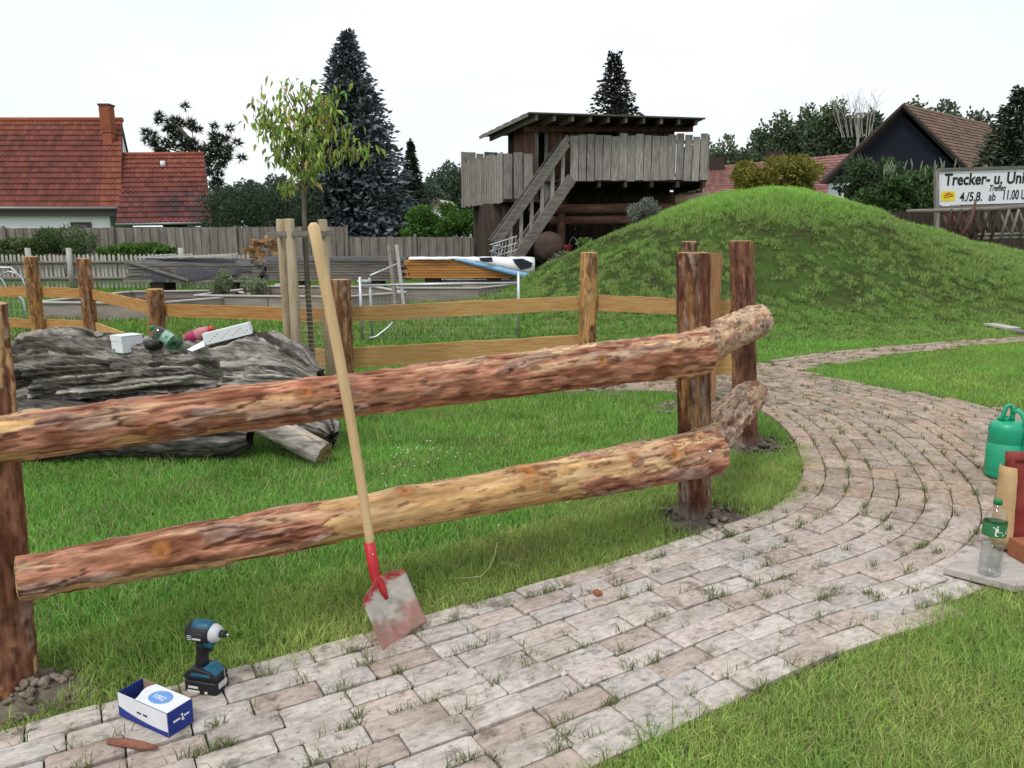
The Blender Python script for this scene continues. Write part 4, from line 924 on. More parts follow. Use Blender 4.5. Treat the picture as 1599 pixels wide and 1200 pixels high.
hp_ = [(-0.010, 0.075), (-0.008, 0.10), (-0.003, 0.13), (0.002, 0.155), (0.006, 0.175)]
MB().tube([D(x, 0, z) for x, z in hp_], [0.0235, 0.021, 0.0205, 0.022, 0.026], 20, flat=0.82).build("grip", 'black', dr, True)
MB().prism([(0.016, 0.160), (0.040, 0.158), (0.046, 0.176), (0.040, 0.186), (0.008, 0.186)], -0.019, 0.019, lambda u, v, w: D(u, w, v)).build("grip_trim", 'teal', dr, True, 0.004)
MB().prism([(0.020, 0.140), (0.029, 0.136), (0.034, 0.160), (0.018, 0.162)], -0.008, 0.008, lambda u, v, w: D(u, w, v)).build("trigger", 'black', dr, True, 0.003)
RX = Rz @ Matrix.Rotation(math.pi / 2, 3, 'Y')
hc = D(0, 0, 0.205)
MB().lathe([(0.010, -0.047), (0.026, -0.045), (0.0325, -0.034), (0.0345, -0.012), (0.034, 0.030), (0.031, 0.042)], hc, 28, RX).build("motor_housing", 'black', dr, True)
MB().lathe([(0.0358, -0.020), (0.0362, 0.0), (0.0356, 0.030), (0.0325, 0.044)], hc + Vector((0, 0, 0.005)), 28, RX, sx=0.98, sy=0.80).build("top_shell", 'teal', dr, True)
MB().prism([(-0.036, 0.188), (0.030, 0.190), (0.026, 0.216), (-0.028, 0.214)], -0.0372, 0.0372, lambda u, v, w: D(u, w, v)).build("side_panel", 'black', dr, True, 0.004)
for k in range(3): MB().box(D(-0.020, -0.0378, 0.206 - 0.006 * k), (0.016 , 0.001, 0.0022), Rz).build("vent", 'grey_pl', dr)
MB().box(D(0.006, -0.0378, 0.197), (0.030, 0.001, 0.006), Rz).build("label_strip", 'grey_pl', dr)
MB().lathe([(0.031, 0.040), (0.030, 0.046), (0.026, 0.060), (0.020, 0.068), (0.014, 0.070)], hc, 28, RX).build("nose", 'grey_pl', dr, True)
MB().lathe([(0.012, 0.068), (0.012, 0.084), (0.009, 0.087)], hc, 20, RX).build("chuck", 'black', dr, True)
MB().lathe([(0.0032, 0.084), (0.0032, 0.098), (0.002, 0.100)], hc, 8, RX).build("bit", 'steel', dr, True)

# ---- blue and white carton
A_, Bc, Cc = G(265, 1166), G(308, 1149), G(188, 1130)
e1 = (Cc - A_); LX = e1.length; e1.normalize(); e2 = Vector((-e1.y, e1.x, 0))
if e2.dot(Bc - A_) < 0: e2 = -e2
LY, LZ, zb = 0.088, 0.078, 0.028
def Q(u, v, w): return A_ + e1 * u + e2 * v + Vector((0, 0, w + zb))
cb = thing("carton", A_ + e1 * LX / 2, "small open white and blue carton lying on the pavers", "box")
th = 0.0016
def panel(name, pts, nrm, m, par=cb):
    n = Vector(nrm).normalized() * th
    k = len(pts); mb = MB().add([Vector(p) for p in pts] + [Vector(p) - n for p in pts], [tuple(range(k)), tuple(range(2 * k - 1, k - 1, -1))] + [(i, k + i, k + (i + 1) % k, (i + 1) % k) for i in range(k)])
    return mb.build(name, m, par)
front = panel("side_panel", [Q(0, 0, 0), Q(LX, 0, 0), Q(LX, 0, LZ), Q(0, 0, LZ)], -e2, 'white_card')
swoosh = [Q(0, -0.0007, 0), Q(LX, -0.0007, 0), Q(LX, -0.0007, 0.034)] + [Q(LX * (1 - t), -0.0007, 0.034 * (1 - t) ** 2 + 0.017 * t * 1.0) for t in (0.15, 0.3, 0.45, 0.6, 0.8, 1.0)]
MB().add(swoosh, [tuple(range(len(swoosh)))]).build("blue_band", 'blue_card', front)
for k in range(2): MB().add([Q(LX * 0.40 + k * 0.028 + a, -0.0008, 0.036 + b) for a, b in ((0, 0), (0.02, 0), (0.02, 0.006), (0, 0.006))], [(0, 1, 2, 3)]).build("print", 'ink_k', front)
panel("side_panel", [Q(0, LY, 0), Q(LX, LY, 0), Q(LX, LY, LZ), Q(0, LY, LZ)], e2, 'kraft')
end = panel("end_panel", [Q(0, 0, 0), Q(0, LY, 0), Q(0, LY, LZ), Q(0, 0, LZ)], -e1, 'blue_card')
panel("end_panel", [Q(LX, 0, 0), Q(LX, LY, 0), Q(LX, LY, LZ), Q(LX, 0, LZ)], e1, 'blue_card')
panel("base_panel", [Q(0, 0, 0.001), Q(LX, 0, 0.001), Q(LX, LY, 0.001), Q(0, LY, 0.001)], (0, 0, 1), 'kraft')
xt = 0.70 * LX
top = panel("top_panel", [Q(0, 0, LZ), Q(0, LY, LZ)] + [Q(xt + 0.012 * math.sin(t * 3.14 * 1.5), LY * (1 - t), LZ) for t in np.linspace(0, 1, 8)], (0, 0, 1), 'white_card')
el = [Q(LX * 0.38 + 0.042 * math.cos(a), LY * 0.52 + 0.030 * math.sin(a), LZ + 0.0006) for a in np.linspace(0, 6.283, 25)[:-1]]
MB().add(el, [tuple(range(24))]).build("blue_oval", 'lblue', top)
text("print", "1002", 0.026, Q(LX * 0.38 + 0.030, LY * 0.40, LZ + 0.0009), -e1, e2, 'ink_w', top, 0.0002, depth=0.0002)
for pts in ([(0.018, 0.036), (0.042, 0.036), (0.042, 0.043), (0.018, 0.043)], [(0.056, 0.038), (0.074, 0.038), (0.074, 0.044), (0.056, 0.044)],
            [(0.046, 0.030), (0.057, 0.028), (0.055, 0.034), (0.052, 0.040), (0.054, 0.048), (0.048, 0.053), (0.044, 0.048), (0.050, 0.044), (0.047, 0.037)]):
    MB().add([Q(-0.0007, v, w) for v, w in pts], [tuple(range(len(pts)))]).build("print", 'ink_w', end)

# ---- bits lying about
def stick(name, pts, r, m, label, cat, n=8, flat=0.6):
    o = MB().tube(pts, r, n, flat=flat).build(name, m, None, True); return tag(o, label, cat)
stick("bark_strip", [G(168, 1158, 0.035), G(195, 1160, 0.04), G(222, 1165, 0.036), G(246, 1168, 0.032)], [0.008, 0.013, 0.012, 0.005], 'bark_red', "reddish bark strip lying beside the carton", "bark")
stick("straw_stalk", [G(700, 904, 0.05), G(728, 903, 0.055), G(752, 900, 0.06), G(763, 888, 0.07), G(773, 866, 0.09), G(776, 848, 0.10), G(783, 847, 0.09)], [0.0018] * 7, 'straw', "bent pale straw stalk lying in the grass", "straw", 5, 1.0)
def chip(px, py, s, label, m='terracotta'):
    p = G(px, py, 0.03); mb = MB().box(p + Vector((0, 0, s * 0.25)), (s * 1.3, s, s * 0.6), Matrix.Rotation(random.uniform(0, 3), 3, 'Z'))
    tag(mb.build("brick_chip", m, None, False, s * 0.18), label, "brick chip")
chip(933, 928, 0.028, "small orange brick chip on the path edge")
MB_ = MB()

# ---- board with block, sack and water bottle at the path's right edge
sl = MB(); sy_ = R(-8); Rb = Matrix.Rotation(sy_, 3, 'Z')
SLC = Vector((2.275, 3.16, 0.044)); 
pts = [(-0.40, -0.03), (-0.20, -0.21), (0.42, -0.02), (0.42, 0.30), (-0.05, 0.24)]
sl.prism(pts, 0.028, 0.060, lambda u, v, w: Vector((SLC.x + u, SLC.y + v, w)))
tag(sl.build("board", 'slab', None, False, 0.004), "pale weathered board lying at the right edge of the path", "board")
bp_ = P(1553, 912, 3.02); bp_ = Vector((2.03, 3.06, 0.0605))
bo = thing("water_bottle", bp_, "half full clear water bottle with green cap and label standing on the pale board", "bottle")
prof = [(0.030, 0.0), (0.040, 0.004), (0.043, 0.012)]
for k in range(5): prof += [(0.0435, 0.025 + 0.028 * k), (0.0405, 0.036 + 0.028 * k)]
prof += [(0.0435, 0.165), (0.0445, 0.175), (0.0445, 0.238), (0.043, 0.25), (0.036, 0.272), (0.024, 0.292), (0.0145, 0.302), (0.0135, 0.312)]
MB().lathe(prof, bp_, 28).build("shell", 'clearpet', bo, True)
MB().lathe([(r_ - 0.0016, z_ + 0.001) for r_, z_ in prof if z_ < 0.142] + [(0.040, 0.142)], bp_, 28).build("water", 'water', bo, True)
MB().lathe([(0.0165, 0.312), (0.0165, 0.330), (0.0150, 0.333)], bp_, 20).build("cap", 'cap', bo, True)
lab = MB().lathe([(0.0452, 0.178), (0.0455, 0.182), (0.0455, 0.230), (0.0452, 0.236)], bp_, 32, caps=False).build("label", 'label', bo, True)
def onlabel(pts):
    r_ = 0.0461; n = len(pts)
    MB().add([bp_ + Vector((r_ * math.sin(u / r_), -r_ * math.cos(u / r_), 0.182 + v)) for u, v in pts], [tuple(range(n))]).build("print", 'ink_w', lab)
sh_ = -0.028
for poly in ([(-0.008, 0.034), (0.002, 0.036), (0.006, 0.030), (0.001, 0.020), (-0.006, 0.020)], [(-0.003, 0.038), (0.003, 0.039), (0.004, 0.044), (-0.002, 0.045)],
             [(-0.006, 0.021), (0.0, 0.020), (-0.003, 0.012), (-0.001, 0.004), (0.006, 0.003), (0.006, 0.0), (-0.006, 0.001), (-0.009, 0.012)], [(0.001, 0.023), (0.012, 0.020), (0.022, 0.018), (0.022, 0.015), (0.010, 0.016), (0.0, 0.019)],
             [(-0.008, 0.033), (-0.018, 0.036), (-0.018, 0.039), (-0.007, 0.037)]):
    onlabel([(u + sh_ + 0.012, v + 0.003) for u, v in poly])
for k in range(3): onlabel([(0.018 + 0.009 * k + a, 0.010 + 0.012 * (k % 2) + b) for a, b in ((0, 0), (0.006, 0.002), (0.006, 0.016), (0.001, 0.014))])
onlabel([(0.006, 0.006), (0.012, 0.006), (0.012, 0.012), (0.006, 0.012)])
blk = MB().box((2.45, 3.21, 0.0605 + 0.042), (0.42, 0.15, 0.082), Matrix.Rotation(R(6), 3, 'Z'))
tag(blk.build("clay_block", 'terracotta', None, False, 0.004), "orange clay block lying on the pale board behind the bottle", "brick")
# upright paper sack
sc0 = Vector((2.435, 3.345, 0.0605)); sa = thing("paper_sack", sc0, "upright red and tan paper sack behind the clay block", "sack")
def sack(name, pts2, m, par, z1=0.445, wob=0.010, seed=1):
    r_ = random.Random(seed); mb = MB(); k = len(pts2); nz = 10
    for j in range(nz + 1):
        t = j / nz
        for (x, y) in pts2: mb.v.append((sc0.x + x * (1 + 0.03 * math.sin(t * 5)) + r_.uniform(-wob, wob) * (0.2 + t), sc0.y + y * (1 - 0.35 * t * t) + r_.uniform(-wob, wob) * 0.6, sc0.z + z1 * t + (r_.uniform(-0.008, 0.008) if j == nz else 0)))
    for j in range(nz):
        for i in range(k): mb.f.append((j * k + i, j * k + (i + 1) % k, (j + 1) * k + (i + 1) % k, (j + 1) * k + i))
    mb.f.append(tuple(reversed(range(k)))); mb.f.append(tuple(nz * k + i for i in range(k)))
    return mb.build(name, m, par, True)
sack("body", [(-0.185, -0.050), (-0.06, -0.060), (0.06, -0.055), (0.20, -0.05), (0.20, 0.05), (0.0, 0.06), (-0.185, 0.05)], 'sack_r', sa)
gus = MB()
for j in range(9):
    t = j / 8; zq = sc0.z + 0.02 + 0.375 * t
    for (x, y) in ((-0.208, 0.05), (-0.226, 0.01), (-0.220, -0.038), (-0.186, -0.082)):
        gus.v.append((sc0.x + x + random.uniform(-0.003, 0.003), sc0.y + y * (1 - 0.35 * t * t) - 0.004, zq))
for j in range(8):
    for i in range(3): a = j * 4 + i; gus.f.append((a, a + 1, a + 5, a + 4))
g_ = gus.build("gusset", 'sack_t', sa, True)
sd_ = g_.modifiers.new("thick", 'SOLIDIFY'); sd_.thickness = 0.006
ft = MB(); ft.tube([sc0 + Vector((-0.185, -0.03, 0.432)), sc0 + Vector((-0.10, -0.045, 0.455)), sc0 + Vector((0.05, -0.045, 0.452)), sc0 + Vector((0.2, -0.03, 0.462))], [0.016, 0.024, 0.022, 0.022], 10, flat=0.8)
ft.build("folded_top", 'sack_r', sa, True)
pl = MB(); pl.tube([sc0 + Vector((-0.10, -0.01, 0.47)), sc0 + Vector((-0.06, -0.02, 0.50)), sc0 + Vector((0.0, -0.01, 0.47))], [0.012, 0.02, 0.01], 8, flat=0.5)
pl.build("plastic_liner", 'ink_w', sa, True)

# ---- watering can
wc0 = G(1566, 750) + Vector((0, 0, 0.024)); wc = thing("watering_can", wc0, "green plastic watering can standing on the path", "watering can")
MB().lathe([(0.096, 0.0), (0.108, 0.006), (0.111, 0.03), (0.110, 0.045), (0.113, 0.050), (0.113, 0.10), (0.114, 0.215), (0.110, 0.218), (0.113, 0.222), (0.114, 0.305), (0.109, 0.325), (0.095, 0.342), (0.070, 0.352), (0.04, 0.356), (0.01, 0.357)], wc0, 36, sx=1.0, sy=0.85).build("body", 'can', wc, True)
MB().lathe([(0.034, 0.350), (0.036, 0.375), (0.031, 0.376), (0.029, 0.352)], wc0 + Vector((-0.035, 0.01, 0)), 20).build("filler_neck", 'can', wc, True)
MB().tube([wc0 + Vector(p) for p in ((-0.050, -0.01, 0.345), (-0.052, -0.01, 0.40), (-0.040, -0.012, 0.443), (-0.022, -0.014, 0.452), (-0.006, -0.02, 0.435), (-0.004, -0.02, 0.39), (-0.002, -0.02, 0.35))], [0.017, 0.017, 0.017, 0.016, 0.017, 0.017, 0.017], 14, flat=0.75).build("handle", 'can', wc, True)
MB().tube([wc0 + Vector(p) for p in ((-0.012, -0.03, 0.41), (0.012, -0.045, 0.425), (0.030, -0.065, 0.40), (0.040, -0.088, 0.35), (0.042, -0.102, 0.28), (0.040, -0.108, 0.20), (0.036, -0.100, 0.14))], [0.014, 0.016, 0.016, 0.016, 0.016, 0.015, 0.012], 14, flat=0.8).build("handle", 'can', wc, True)
MB().tube([wc0 + Vector(p) for p in ((0.10, 0.03, 0.06), (0.17, 0.06, 0.16), (0.26, 0.10, 0.33), (0.31, 0.12, 0.42))], [0.024, 0.019, 0.015, 0.014], 14).build("spout", 'can', wc, True)

# ---- things left on the dead trunk
def obox(name, c, size, rot, m, label, cat, bev=0.002):
    o = MB().box(c, size, rot).build(name, m, None, False, bev); return tag(o, label, cat)
wbx = thing("white_box", P(200, 549, 5.2), "small white cardboard box standing on the dead trunk", "box")
wb0 = P(200, 549, 5.2); Rw = Matrix.Rotation(R(-33), 3, 'Z')
MB().box(wb0 + Vector((0, 0, 0.055)), (0.13, 0.15, 0.11), Rw).build("body", 'white_card', wbx, False, 0.002)
MB().box(wb0 + Vector((0, 0, 0.1135)), (0.136, 0.156, 0.005), Rw).build("lid", 'white_card', wbx, False, 0.001)
MB().box(wb0 + Rw @ Vector((0.0, -0.0765, 0.0)) + Vector((0, 0, 0.095)), (0.136, 0.003, 0.035), Rw).build("flap", 'white_card', wbx)
pch = thing("pouch", P(240, 547, 5.15), "small black pouch lying between white box and green bottle", "bag")
pc0 = P(240, 547, 5.15); Rp = Matrix.Rotation(R(12), 3, 'Z') @ Matrix.Rotation(R(90), 3, 'Y')
MB().lathe([(0.01, -0.075), (0.038, -0.06), (0.044, -0.02), (0.038, 0.03), (0.026, 0.06), (0.008, 0.075)], pc0 + Vector((0.02, 0, 0.035)), 12, Rp, sx=0.85, sy=1.0).build("body", 'black', pch, True)
for k in range(3): MB().tube([pc0 + Vector((-0.01 + 0.02 * k, -0.045, 0.03)), pc0 + Vector((0.04 + 0.012 * k, -0.03, 0.062)), pc0 + Vector((0.08, -0.01, 0.05))], [0.005, 0.007, 0.004], 6).build("strap", 'black', pch, True)
MB().box(pc0 + Vector((-0.022, -0.038, 0.04)), (0.022, 0.01, 0.016), Matrix.Rotation(0.2, 3, 'Z')).build("label", 'ink_w', pch, False, 0.002)
def laid_bottle(name, base, tipd, prof, mats, label):
    t = thing(name, base, label, "bottle"); rot = Vector(tipd).to_track_quat('Z', 'Y').to_matrix()
    return t, rot
gb0 = P(279, 540, 5.1); td = (P(239, 513, 5.1) - gb0).normalized()
gb, rot = laid_bottle("soda_bottle", gb0, td, None, None, "translucent green plastic bottle lying on the dead trunk")
MB().lathe([(0.03, 0), (0.042, 0.008), (0.043, 0.05), (0.043, 0.13), (0.040, 0.16), (0.026, 0.185), (0.014, 0.196)], gb0, 20, rot).build("shell", 'greenpet', gb, True)
MB().lathe([(0.0435, 0.06), (0.0437, 0.12)], gb0, 20, rot, caps=False).build("label", mat("crumpled_label", [(0.3, (0.12, 0.28, 0.2)), (0.5, (0.35, 0.5, 0.44)), (0.7, (0.05, 0.16, 0.1))], scale=30, rough=0.5), gb, True)
MB().lathe([(0.016, 0.194), (0.016, 0.214), (0.012, 0.216)], gb0, 14, rot).build("cap", 'cap', gb, True)
pb0 = P(290, 532, 5.22); td2 = (P(334, 512, 5.22) - pb0).normalized()
pb, rot2 = laid_bottle("detergent_bottle", pb0, td2, None, None, "pink plastic bottle with red cap lying behind the long white box")
MB().lathe([(0.03, 0), (0.042, 0.008), (0.042, 0.12), (0.034, 0.16), (0.020, 0.185)], pb0, 20, rot2, sx=0.7).build("shell", 'pink', pb, True)
MB().lathe([(0.0425, 0.015), (0.0425, 0.085)], pb0, 20, rot2, sx=0.71, caps=False).build("label", 'magenta', pb, True)
MB().lathe([(0.021, 0.184), (0.021, 0.21), (0.016, 0.214)], pb0, 14, rot2).build("cap", 'redcap', pb, True)
lb0, lb1 = P(320, 530, 5.08), P(392, 512, 5.12); dl = (lb1 - lb0)
lw = thing("long_box", lb0, "long white printed cardboard box tilted on the dead trunk", "box")
mbx = MB().beam(lb0, lb1, 0.075, 0.078).build("body", 'white_card', lw, False, 0.002)
nrm_l = dl.normalized().cross(Vector((0, 0, 1))).normalized(); upl = nrm_l.cross(dl.normalized())
for k in range(14):
    o_ = lb0 + dl * (0.10 + 0.062 * k) + nrm_l * 0.0382 + upl * (-0.02 + 0.011 * (k % 4)); w_ = 0.012
    MB().add([o_, o_ + dl.normalized() * w_, o_ + dl.normalized() * w_ + upl * 0.003, o_ + upl * 0.003], [(0, 1, 2, 3)]).build("print", 'ink_r' if 5 < k < 10 else 'ink_k', mbx)
fl = MB().add([P(292, 546, 5.06), P(318, 532, 5.06), P(320, 541, 5.0), P(300, 549, 5.0), P(292, 546, 5.07) - Vector((0, 0, .004)), P(318, 532, 5.07) - Vector((0, 0, .004)), P(320, 541, 5.01) - Vector((0, 0, .004)), P(300, 549, 5.01) - Vector((0, 0, .004))],
              [(0, 1, 2, 3), (7, 6, 5, 4), (0, 4, 5, 1), (1, 5, 6, 2), (2, 6, 7, 3), (3, 7, 4, 0)])
fl.build("flap", 'white_card', lw)

# planks on the grass by the far path
for (a, b, w, m, lb) in (((1545, 510), (1585, 514), 0.25, 'slab', "pale plank lying on the grass above the far path branch"), ((1572, 516), (1625, 521), 0.2, 'greywood_h', "darker plank lying across the pale plank by the path branch")):
    pa, pb_ = G(*a, 0.05), G(*b, 0.06)
    for p in (pa, pb_): p.z += float(height(np.array([p.x]), np.array([p.y]))[0])
    tag(MB().beam(pa, pb_, w, 0.035).build("plank", m, None, False, 0.004), lb, "plank")
# ================================================================== YARD BEHIND
# ---- young pear tree with three stakes
T0 = Vector((-1.665, 6.3, 0))
yt = thing("young_tree", T0, "young staked fruit tree with drooping light green leaves", "tree")
tp = [T0 + Vector(p) for p in ((0, 0, 0), (0.012, 0, 0.5), (0.0, 0, 1.0), (0.0, 0, 1.5), (0.008, 0, 1.9), (0.02, 0, 2.2), (0.05, 0, 2.38), (0.06, 0, 2.56))]
MB().tube(tp, [0.026, 0.024, 0.022, 0.020, 0.018, 0.014, 0.010, 0.005], 10).build("trunk", 'trunk', yt, True)
lv, lf_, lc = [], [], []
def leaf(p, d, L, w, col):
    d = Vector(d).normalized(); s = d.cross(Vector((random.uniform(-1, 1), random.uniform(-1, 1), 0.3))).normalized(); n = s.cross(d)
    o = len(lv); c1 = d + Vector((0, 0, -0.5)); m1 = p + d * L * 0.4; tip = m1 + (d + Vector((0, 0, -0.45))).normalized() * L * 0.6
    for q in (p, m1 - s * w / 2 + n * w * 0.15, m1, m1 + s * w / 2 + n * w * 0.15, tip): lv.append(tuple(q)); lc.append(col)
    lf_.extend([(o, o + 1, o + 2), (o, o + 2, o + 3), (o + 1, o + 4, o + 2), (o + 2, o + 4, o + 3)])
limbs = MB()
def limb(a, b, nl, spread, r=0.006, sag=0.0):
    a, b = Vector(a), Vector(b); mid = (a + b) / 2 + Vector((0, 0, 0.03 + sag))
    limbs.tube([a, mid, b], [r, r * 0.7, r * 0.35], 6)
    for k in range(nl):
        t = 0.15 + 0.9 * (k + random.random()) / nl; q = a.lerp(mid, min(1, t * 2)) if t < 0.5 else mid.lerp(b, min(1.08, t * 2 - 1))
        q = q + Vector((random.gauss(0, spread), random.gauss(0, spread), random.gauss(0, spread * 0.7)))
        d = Vector((random.uniform(-0.6, 0.6), random.uniform(-0.6, 0.6), random.uniform(-1.3, -0.1)))
        g = random.random(); col = tuple(x * random.uniform(0.75, 1.25) for x in ((0.22, 0.30, 0.06) if g < 0.55 else (0.36, 0.41, 0.10) if g < 0.9 else (0.10, 0.15, 0.04)))
        leaf(q, d, random.uniform(0.06, 0.105), random.uniform(0.022, 0.034), col)
tt_ = lambda x, y, z: (T0.x + x * 1.05, T0.y + y, z if z < 1.9 else 1.9 + (z - 1.9) * 0.84)
for (a, b, nl) in (((0.0, 0, 1.95), (-0.22, -0.05, 2.45), 46), ((0.0, 0, 2.0), (-0.36, 0.1, 2.52), 40), ((0.01, 0, 2.05), (0.22, 0.02, 2.55), 46), ((0.02, 0, 2.2), (0.27, -0.1, 2.72), 38), ((0.03, 0, 2.3), (-0.14, 0.05, 2.80), 34),
                   ((0.02, 0, 2.05), (0.52, 0.0, 2.20), 44), ((0.04, 0, 2.4), (0.10, 0, 2.78), 28), ((0.0, 0, 1.9), (0.14, -0.12, 2.12), 28), ((0.0, 0, 1.95), (-0.20, 0.12, 2.2), 34), ((0.02, 0, 2.2), (0.33, 0.1, 2.42), 26),
                   ((0.02, 0, 2.25), (-0.28, -0.1, 2.62), 34), ((0.03, 0, 2.35), (0.18, 0.1, 2.66), 30), ((0.0, 0, 2.1), (-0.08, -0.15, 2.45), 40)):
    limb(tt_(*a), tt_(*b), int(nl * 2.1), 0.055)
limb(tt_(0.0, 0, 1.86), tt_(-0.17, -0.03, 1.87), 40, 0.035, 0.005)
limbs.build("limb", 'trunk', yt, True)
yl = MB(); yl.v, yl.f = lv, lf_
me = bpy.data.meshes.new("crown"); me.from_pydata(lv, [], lf_); put_cols(me, lc); link("crown", me, 'leaf', yt)
sks = thing("tree_stakes", (T0.x, T0.y, 0), "three pale wooden stakes with crossbars round the young tree", "tree stakes")
for dx, dy, tx in ((-0.190, 0.04, -0.010), (-0.085, -0.10, -0.008), (0.125, 0.12, -0.01)):
    MB().tube([T0 + Vector((dx - tx, dy, 0)), T0 + Vector((dx, dy, 0.8)), T0 + Vector((dx + tx, dy, 1.60)), T0 + Vector((dx + tx, dy, 1.61))], [0.043, 0.041, 0.039, 0.034], 14).build("stake", 'palewood', sks, True)
for a, b in (((-0.26, -0.13), (0.12, -0.12)), ((-0.10, 0.17), (0.24, 0.02)), ((-0.22, -0.05), (-0.06, 0.28))):
    MB().beam(T0 + Vector((a[0], a[1], 1.485)), T0 + Vector((b[0], b[1], 1.495)), 0.018, 0.045).build("crossbar", 'greywood_h', sks)
gm = MB()
for k in range(26):
    z = 0.15 + 0.036 * k; ring = [T0 + Vector((0.155 * math.cos(a) - 0.0, 0.13 * math.sin(a), z)) for a in np.linspace(0, 6.283, 17)]
    gm.tube(ring, 0.0016, 4, False)
for k in range(16): a = 6.283 * k / 16; gm.tube([T0 + Vector((0.155 * math.cos(a), 0.13 * math.sin(a), 0.1)), T0 + Vector((0.155 * math.cos(a), 0.13 * math.sin(a), 1.08))], 0.0014, 4, False)
gd = thing("tree_guard", (T0.x, T0.y, 0), "wire mesh guard round the young tree's trunk", "tree guard")
gm.build("wire_mesh", 'palewood', gd)

# ---- low site fence of tubes and wire mesh
mf = thing("mesh_fence", (-2.1, 10.8, 0), "low galvanised wire mesh barrier with tube frame in the yard", "barrier")
mfa, mfb = Vector((-2.12, 10.8, 0)), Vector((0.09, 10.75, 0))
for p, top in ((mfa, 0.92), (mfb, 1.0)): MB().tube([p, p + Vector((0, 0, top))], 0.021, 10).build("post", 'galv', mf, True)
MB().tube([mfa + Vector((0, 0, 0.80)), mfb + Vector((0, 0, 0.84))], 0.017, 8).build("top_tube", 'galv', mf, True)
MB().tube([mfa + Vector((0.13, 0.12, 0.0)), mfa + Vector((0.11, 0.12, 0.9))], 0.018, 8).build("post", 'galv', mf, True)
MB().tube([mfa + Vector((0.12, 0.12, 0.93)), mfa + Vector((0.45, 0.5, 1.08))], 0.015, 8).build("brace", 'galv', mf, True)
MB().tube([mfa + Vector((0.10, -0.02, 0.06)), mfa + Vector((0.2, 0.0, 0.08)), mfa + Vector((0.36, 0.05, 0.20)), mfa + Vector((0.43, 0.08, 0.28))], 0.017, 8).build("brace", 'galv', mf, True)
MB().tube([mfa + Vector((-0.04, 0.02, 0.85)), mfa + Vector((0.13, 0.1, 0.85))], 0.03, 8).build("clamp", 'galv', mf, True)
wm = MB()
for k in range(42): t = k / 41; p = mfa.lerp(mfb, t); wm.tube([p + Vector((0, 0, 0.05)), p + Vector((0, 0, 0.80 + 0.04 * t))], 0.0016, 3, False)
for k in range(7): z = 0.08 + 0.12 * k; wm.tube([mfa + Vector((0, 0, z)), mfb + Vector((0, 0, z + 0.02))], 0.0016, 3, False)
wm.build("wire_mesh", 'galv', mf)
# second barrier at the far left edge, with a loop rack behind
mg = thing("mesh_barrier", (-7.6, 11.3, 0), "grey wire mesh barrier piece behind the fence at the left edge", "barrier")
wg = MB(); a0, a1 = Vector((-9.0, 11.6, 0)), Vector((-7.25, 11.45, 0))
for k in range(22): p = a0.lerp(a1, k / 21); wg.tube([p + Vector((0, 0, 0.28)), p + Vector((0, 0, 0.63))], 0.004, 4, False)
for z in (0.28, 0.40, 0.52, 0.63): wg.tube([a0 + Vector((0, 0, z)), a1 + Vector((0, 0, z))], 0.005, 4, False)
wg.build("wire_mesh", 'galv', mg)
MB().tube([a0 + Vector((0, 0, 0.66)), a1 + Vector((-0.15, 0, 0.68)), a1 + Vector((-0.02, 0, 0.55)), a1 + Vector((0, 0, 0.0))], 0.022, 8).build("frame", 'galv', mg, True)
br = thing("hoop_rack", (-10, 16, 0), "bent tube hoop rack in front of the picket fence at the left edge", "rack")
for k in range(3):
    x = -11.2 + 0.42 * k; MB().tube([Vector((x + 0.32 * math.cos(a), 16.0, 0.30 + 0.46 * math.sin(a))) for a in np.linspace(0, 3.14, 11)], 0.018, 7).build("hoop", 'galv', br, True)
MB().tube([Vector((-11.6, 15.9, 0.85)), Vector((-10.25, 15.9, 0.85)), Vector((-10.05, 15.9, 0.62)), Vector((-9.9, 15.9, 0.0))], 0.02, 7).build("frame", 'galv', br, True)

# ---- leaning upright plank
upl_ = thing("upright_plank", (-2.05, 13, 0), "single grey brown plank standing upright behind the mesh barrier", "plank")
MB().beam((-1.93, 13.0, 0), (-2.05, 13.05, 1.33), 0.05, 0.22, up=(0.0, 1, 0)).build("board", 'bedboard', upl_)
MB().beam((-1.80, 13.02, 0), (-1.935, 13.07, 1.34), 0.055, 0.025, up=(0.0, 1, 0)).build("edge_batten", 'bedtop', upl_)

# ---- raised bed frames
def raised_bed(label, pts, h, seed):
    c = sum((Vector((x, y, 0)) for x, y in pts), Vector()) / len(pts); t = thing("raised_bed", c, label, "raised bed", "raised bed frames in the yard")
    k = len(pts)
    for i in range(k):
        a, b = Vector((*pts[i], h / 2)), Vector((*pts[(i + 1) % k], h / 2)); L = (b - a).length; nseg = max(1, int(L / 1.3))
        for q in range(nseg):
            MB().beam(a.lerp(b, q / nseg + 0.003), a.lerp(b, (q + 1) / nseg - 0.003), 0.05, h).build("side_board", 'bedboard', t)
        up_ = Vector((0, 0, h / 2 + 0.014)); MB().beam(a + up_, b + up_, 0.11, 0.024).build("rim_board", 'bedtop', t)
    MB().add([(x * 0.995 + c.x * 0.005, y * 0.995 + c.y * 0.005, h * 0.55) for x, y in pts], [tuple(range(k))]).build("soil", 'earth', t)
    return t
raised_bed("long low raised bed frame behind the two left fence posts", [(-8.55, 13.85), (-6.35, 13.7), (-5.2, 15.6), (-6.2, 17.0), (-8.2, 16.6)], 0.30, 1)
raised_bed("raised bed frame with bushy herbs behind the short post", [(-6.15, 15.0), (-3.2, 14.6), (-2.2, 15.8), (-3.1, 17.6), (-5.6, 17.8)], 0.34, 2)
raised_bed("raised bed frame in front of the tarpaulin covered boards", [(-2.55, 16.9), (-0.72, 16.85), (0.0, 18.1), (-1.2, 18.9), (-2.8, 18.3)], 0.36, 3)
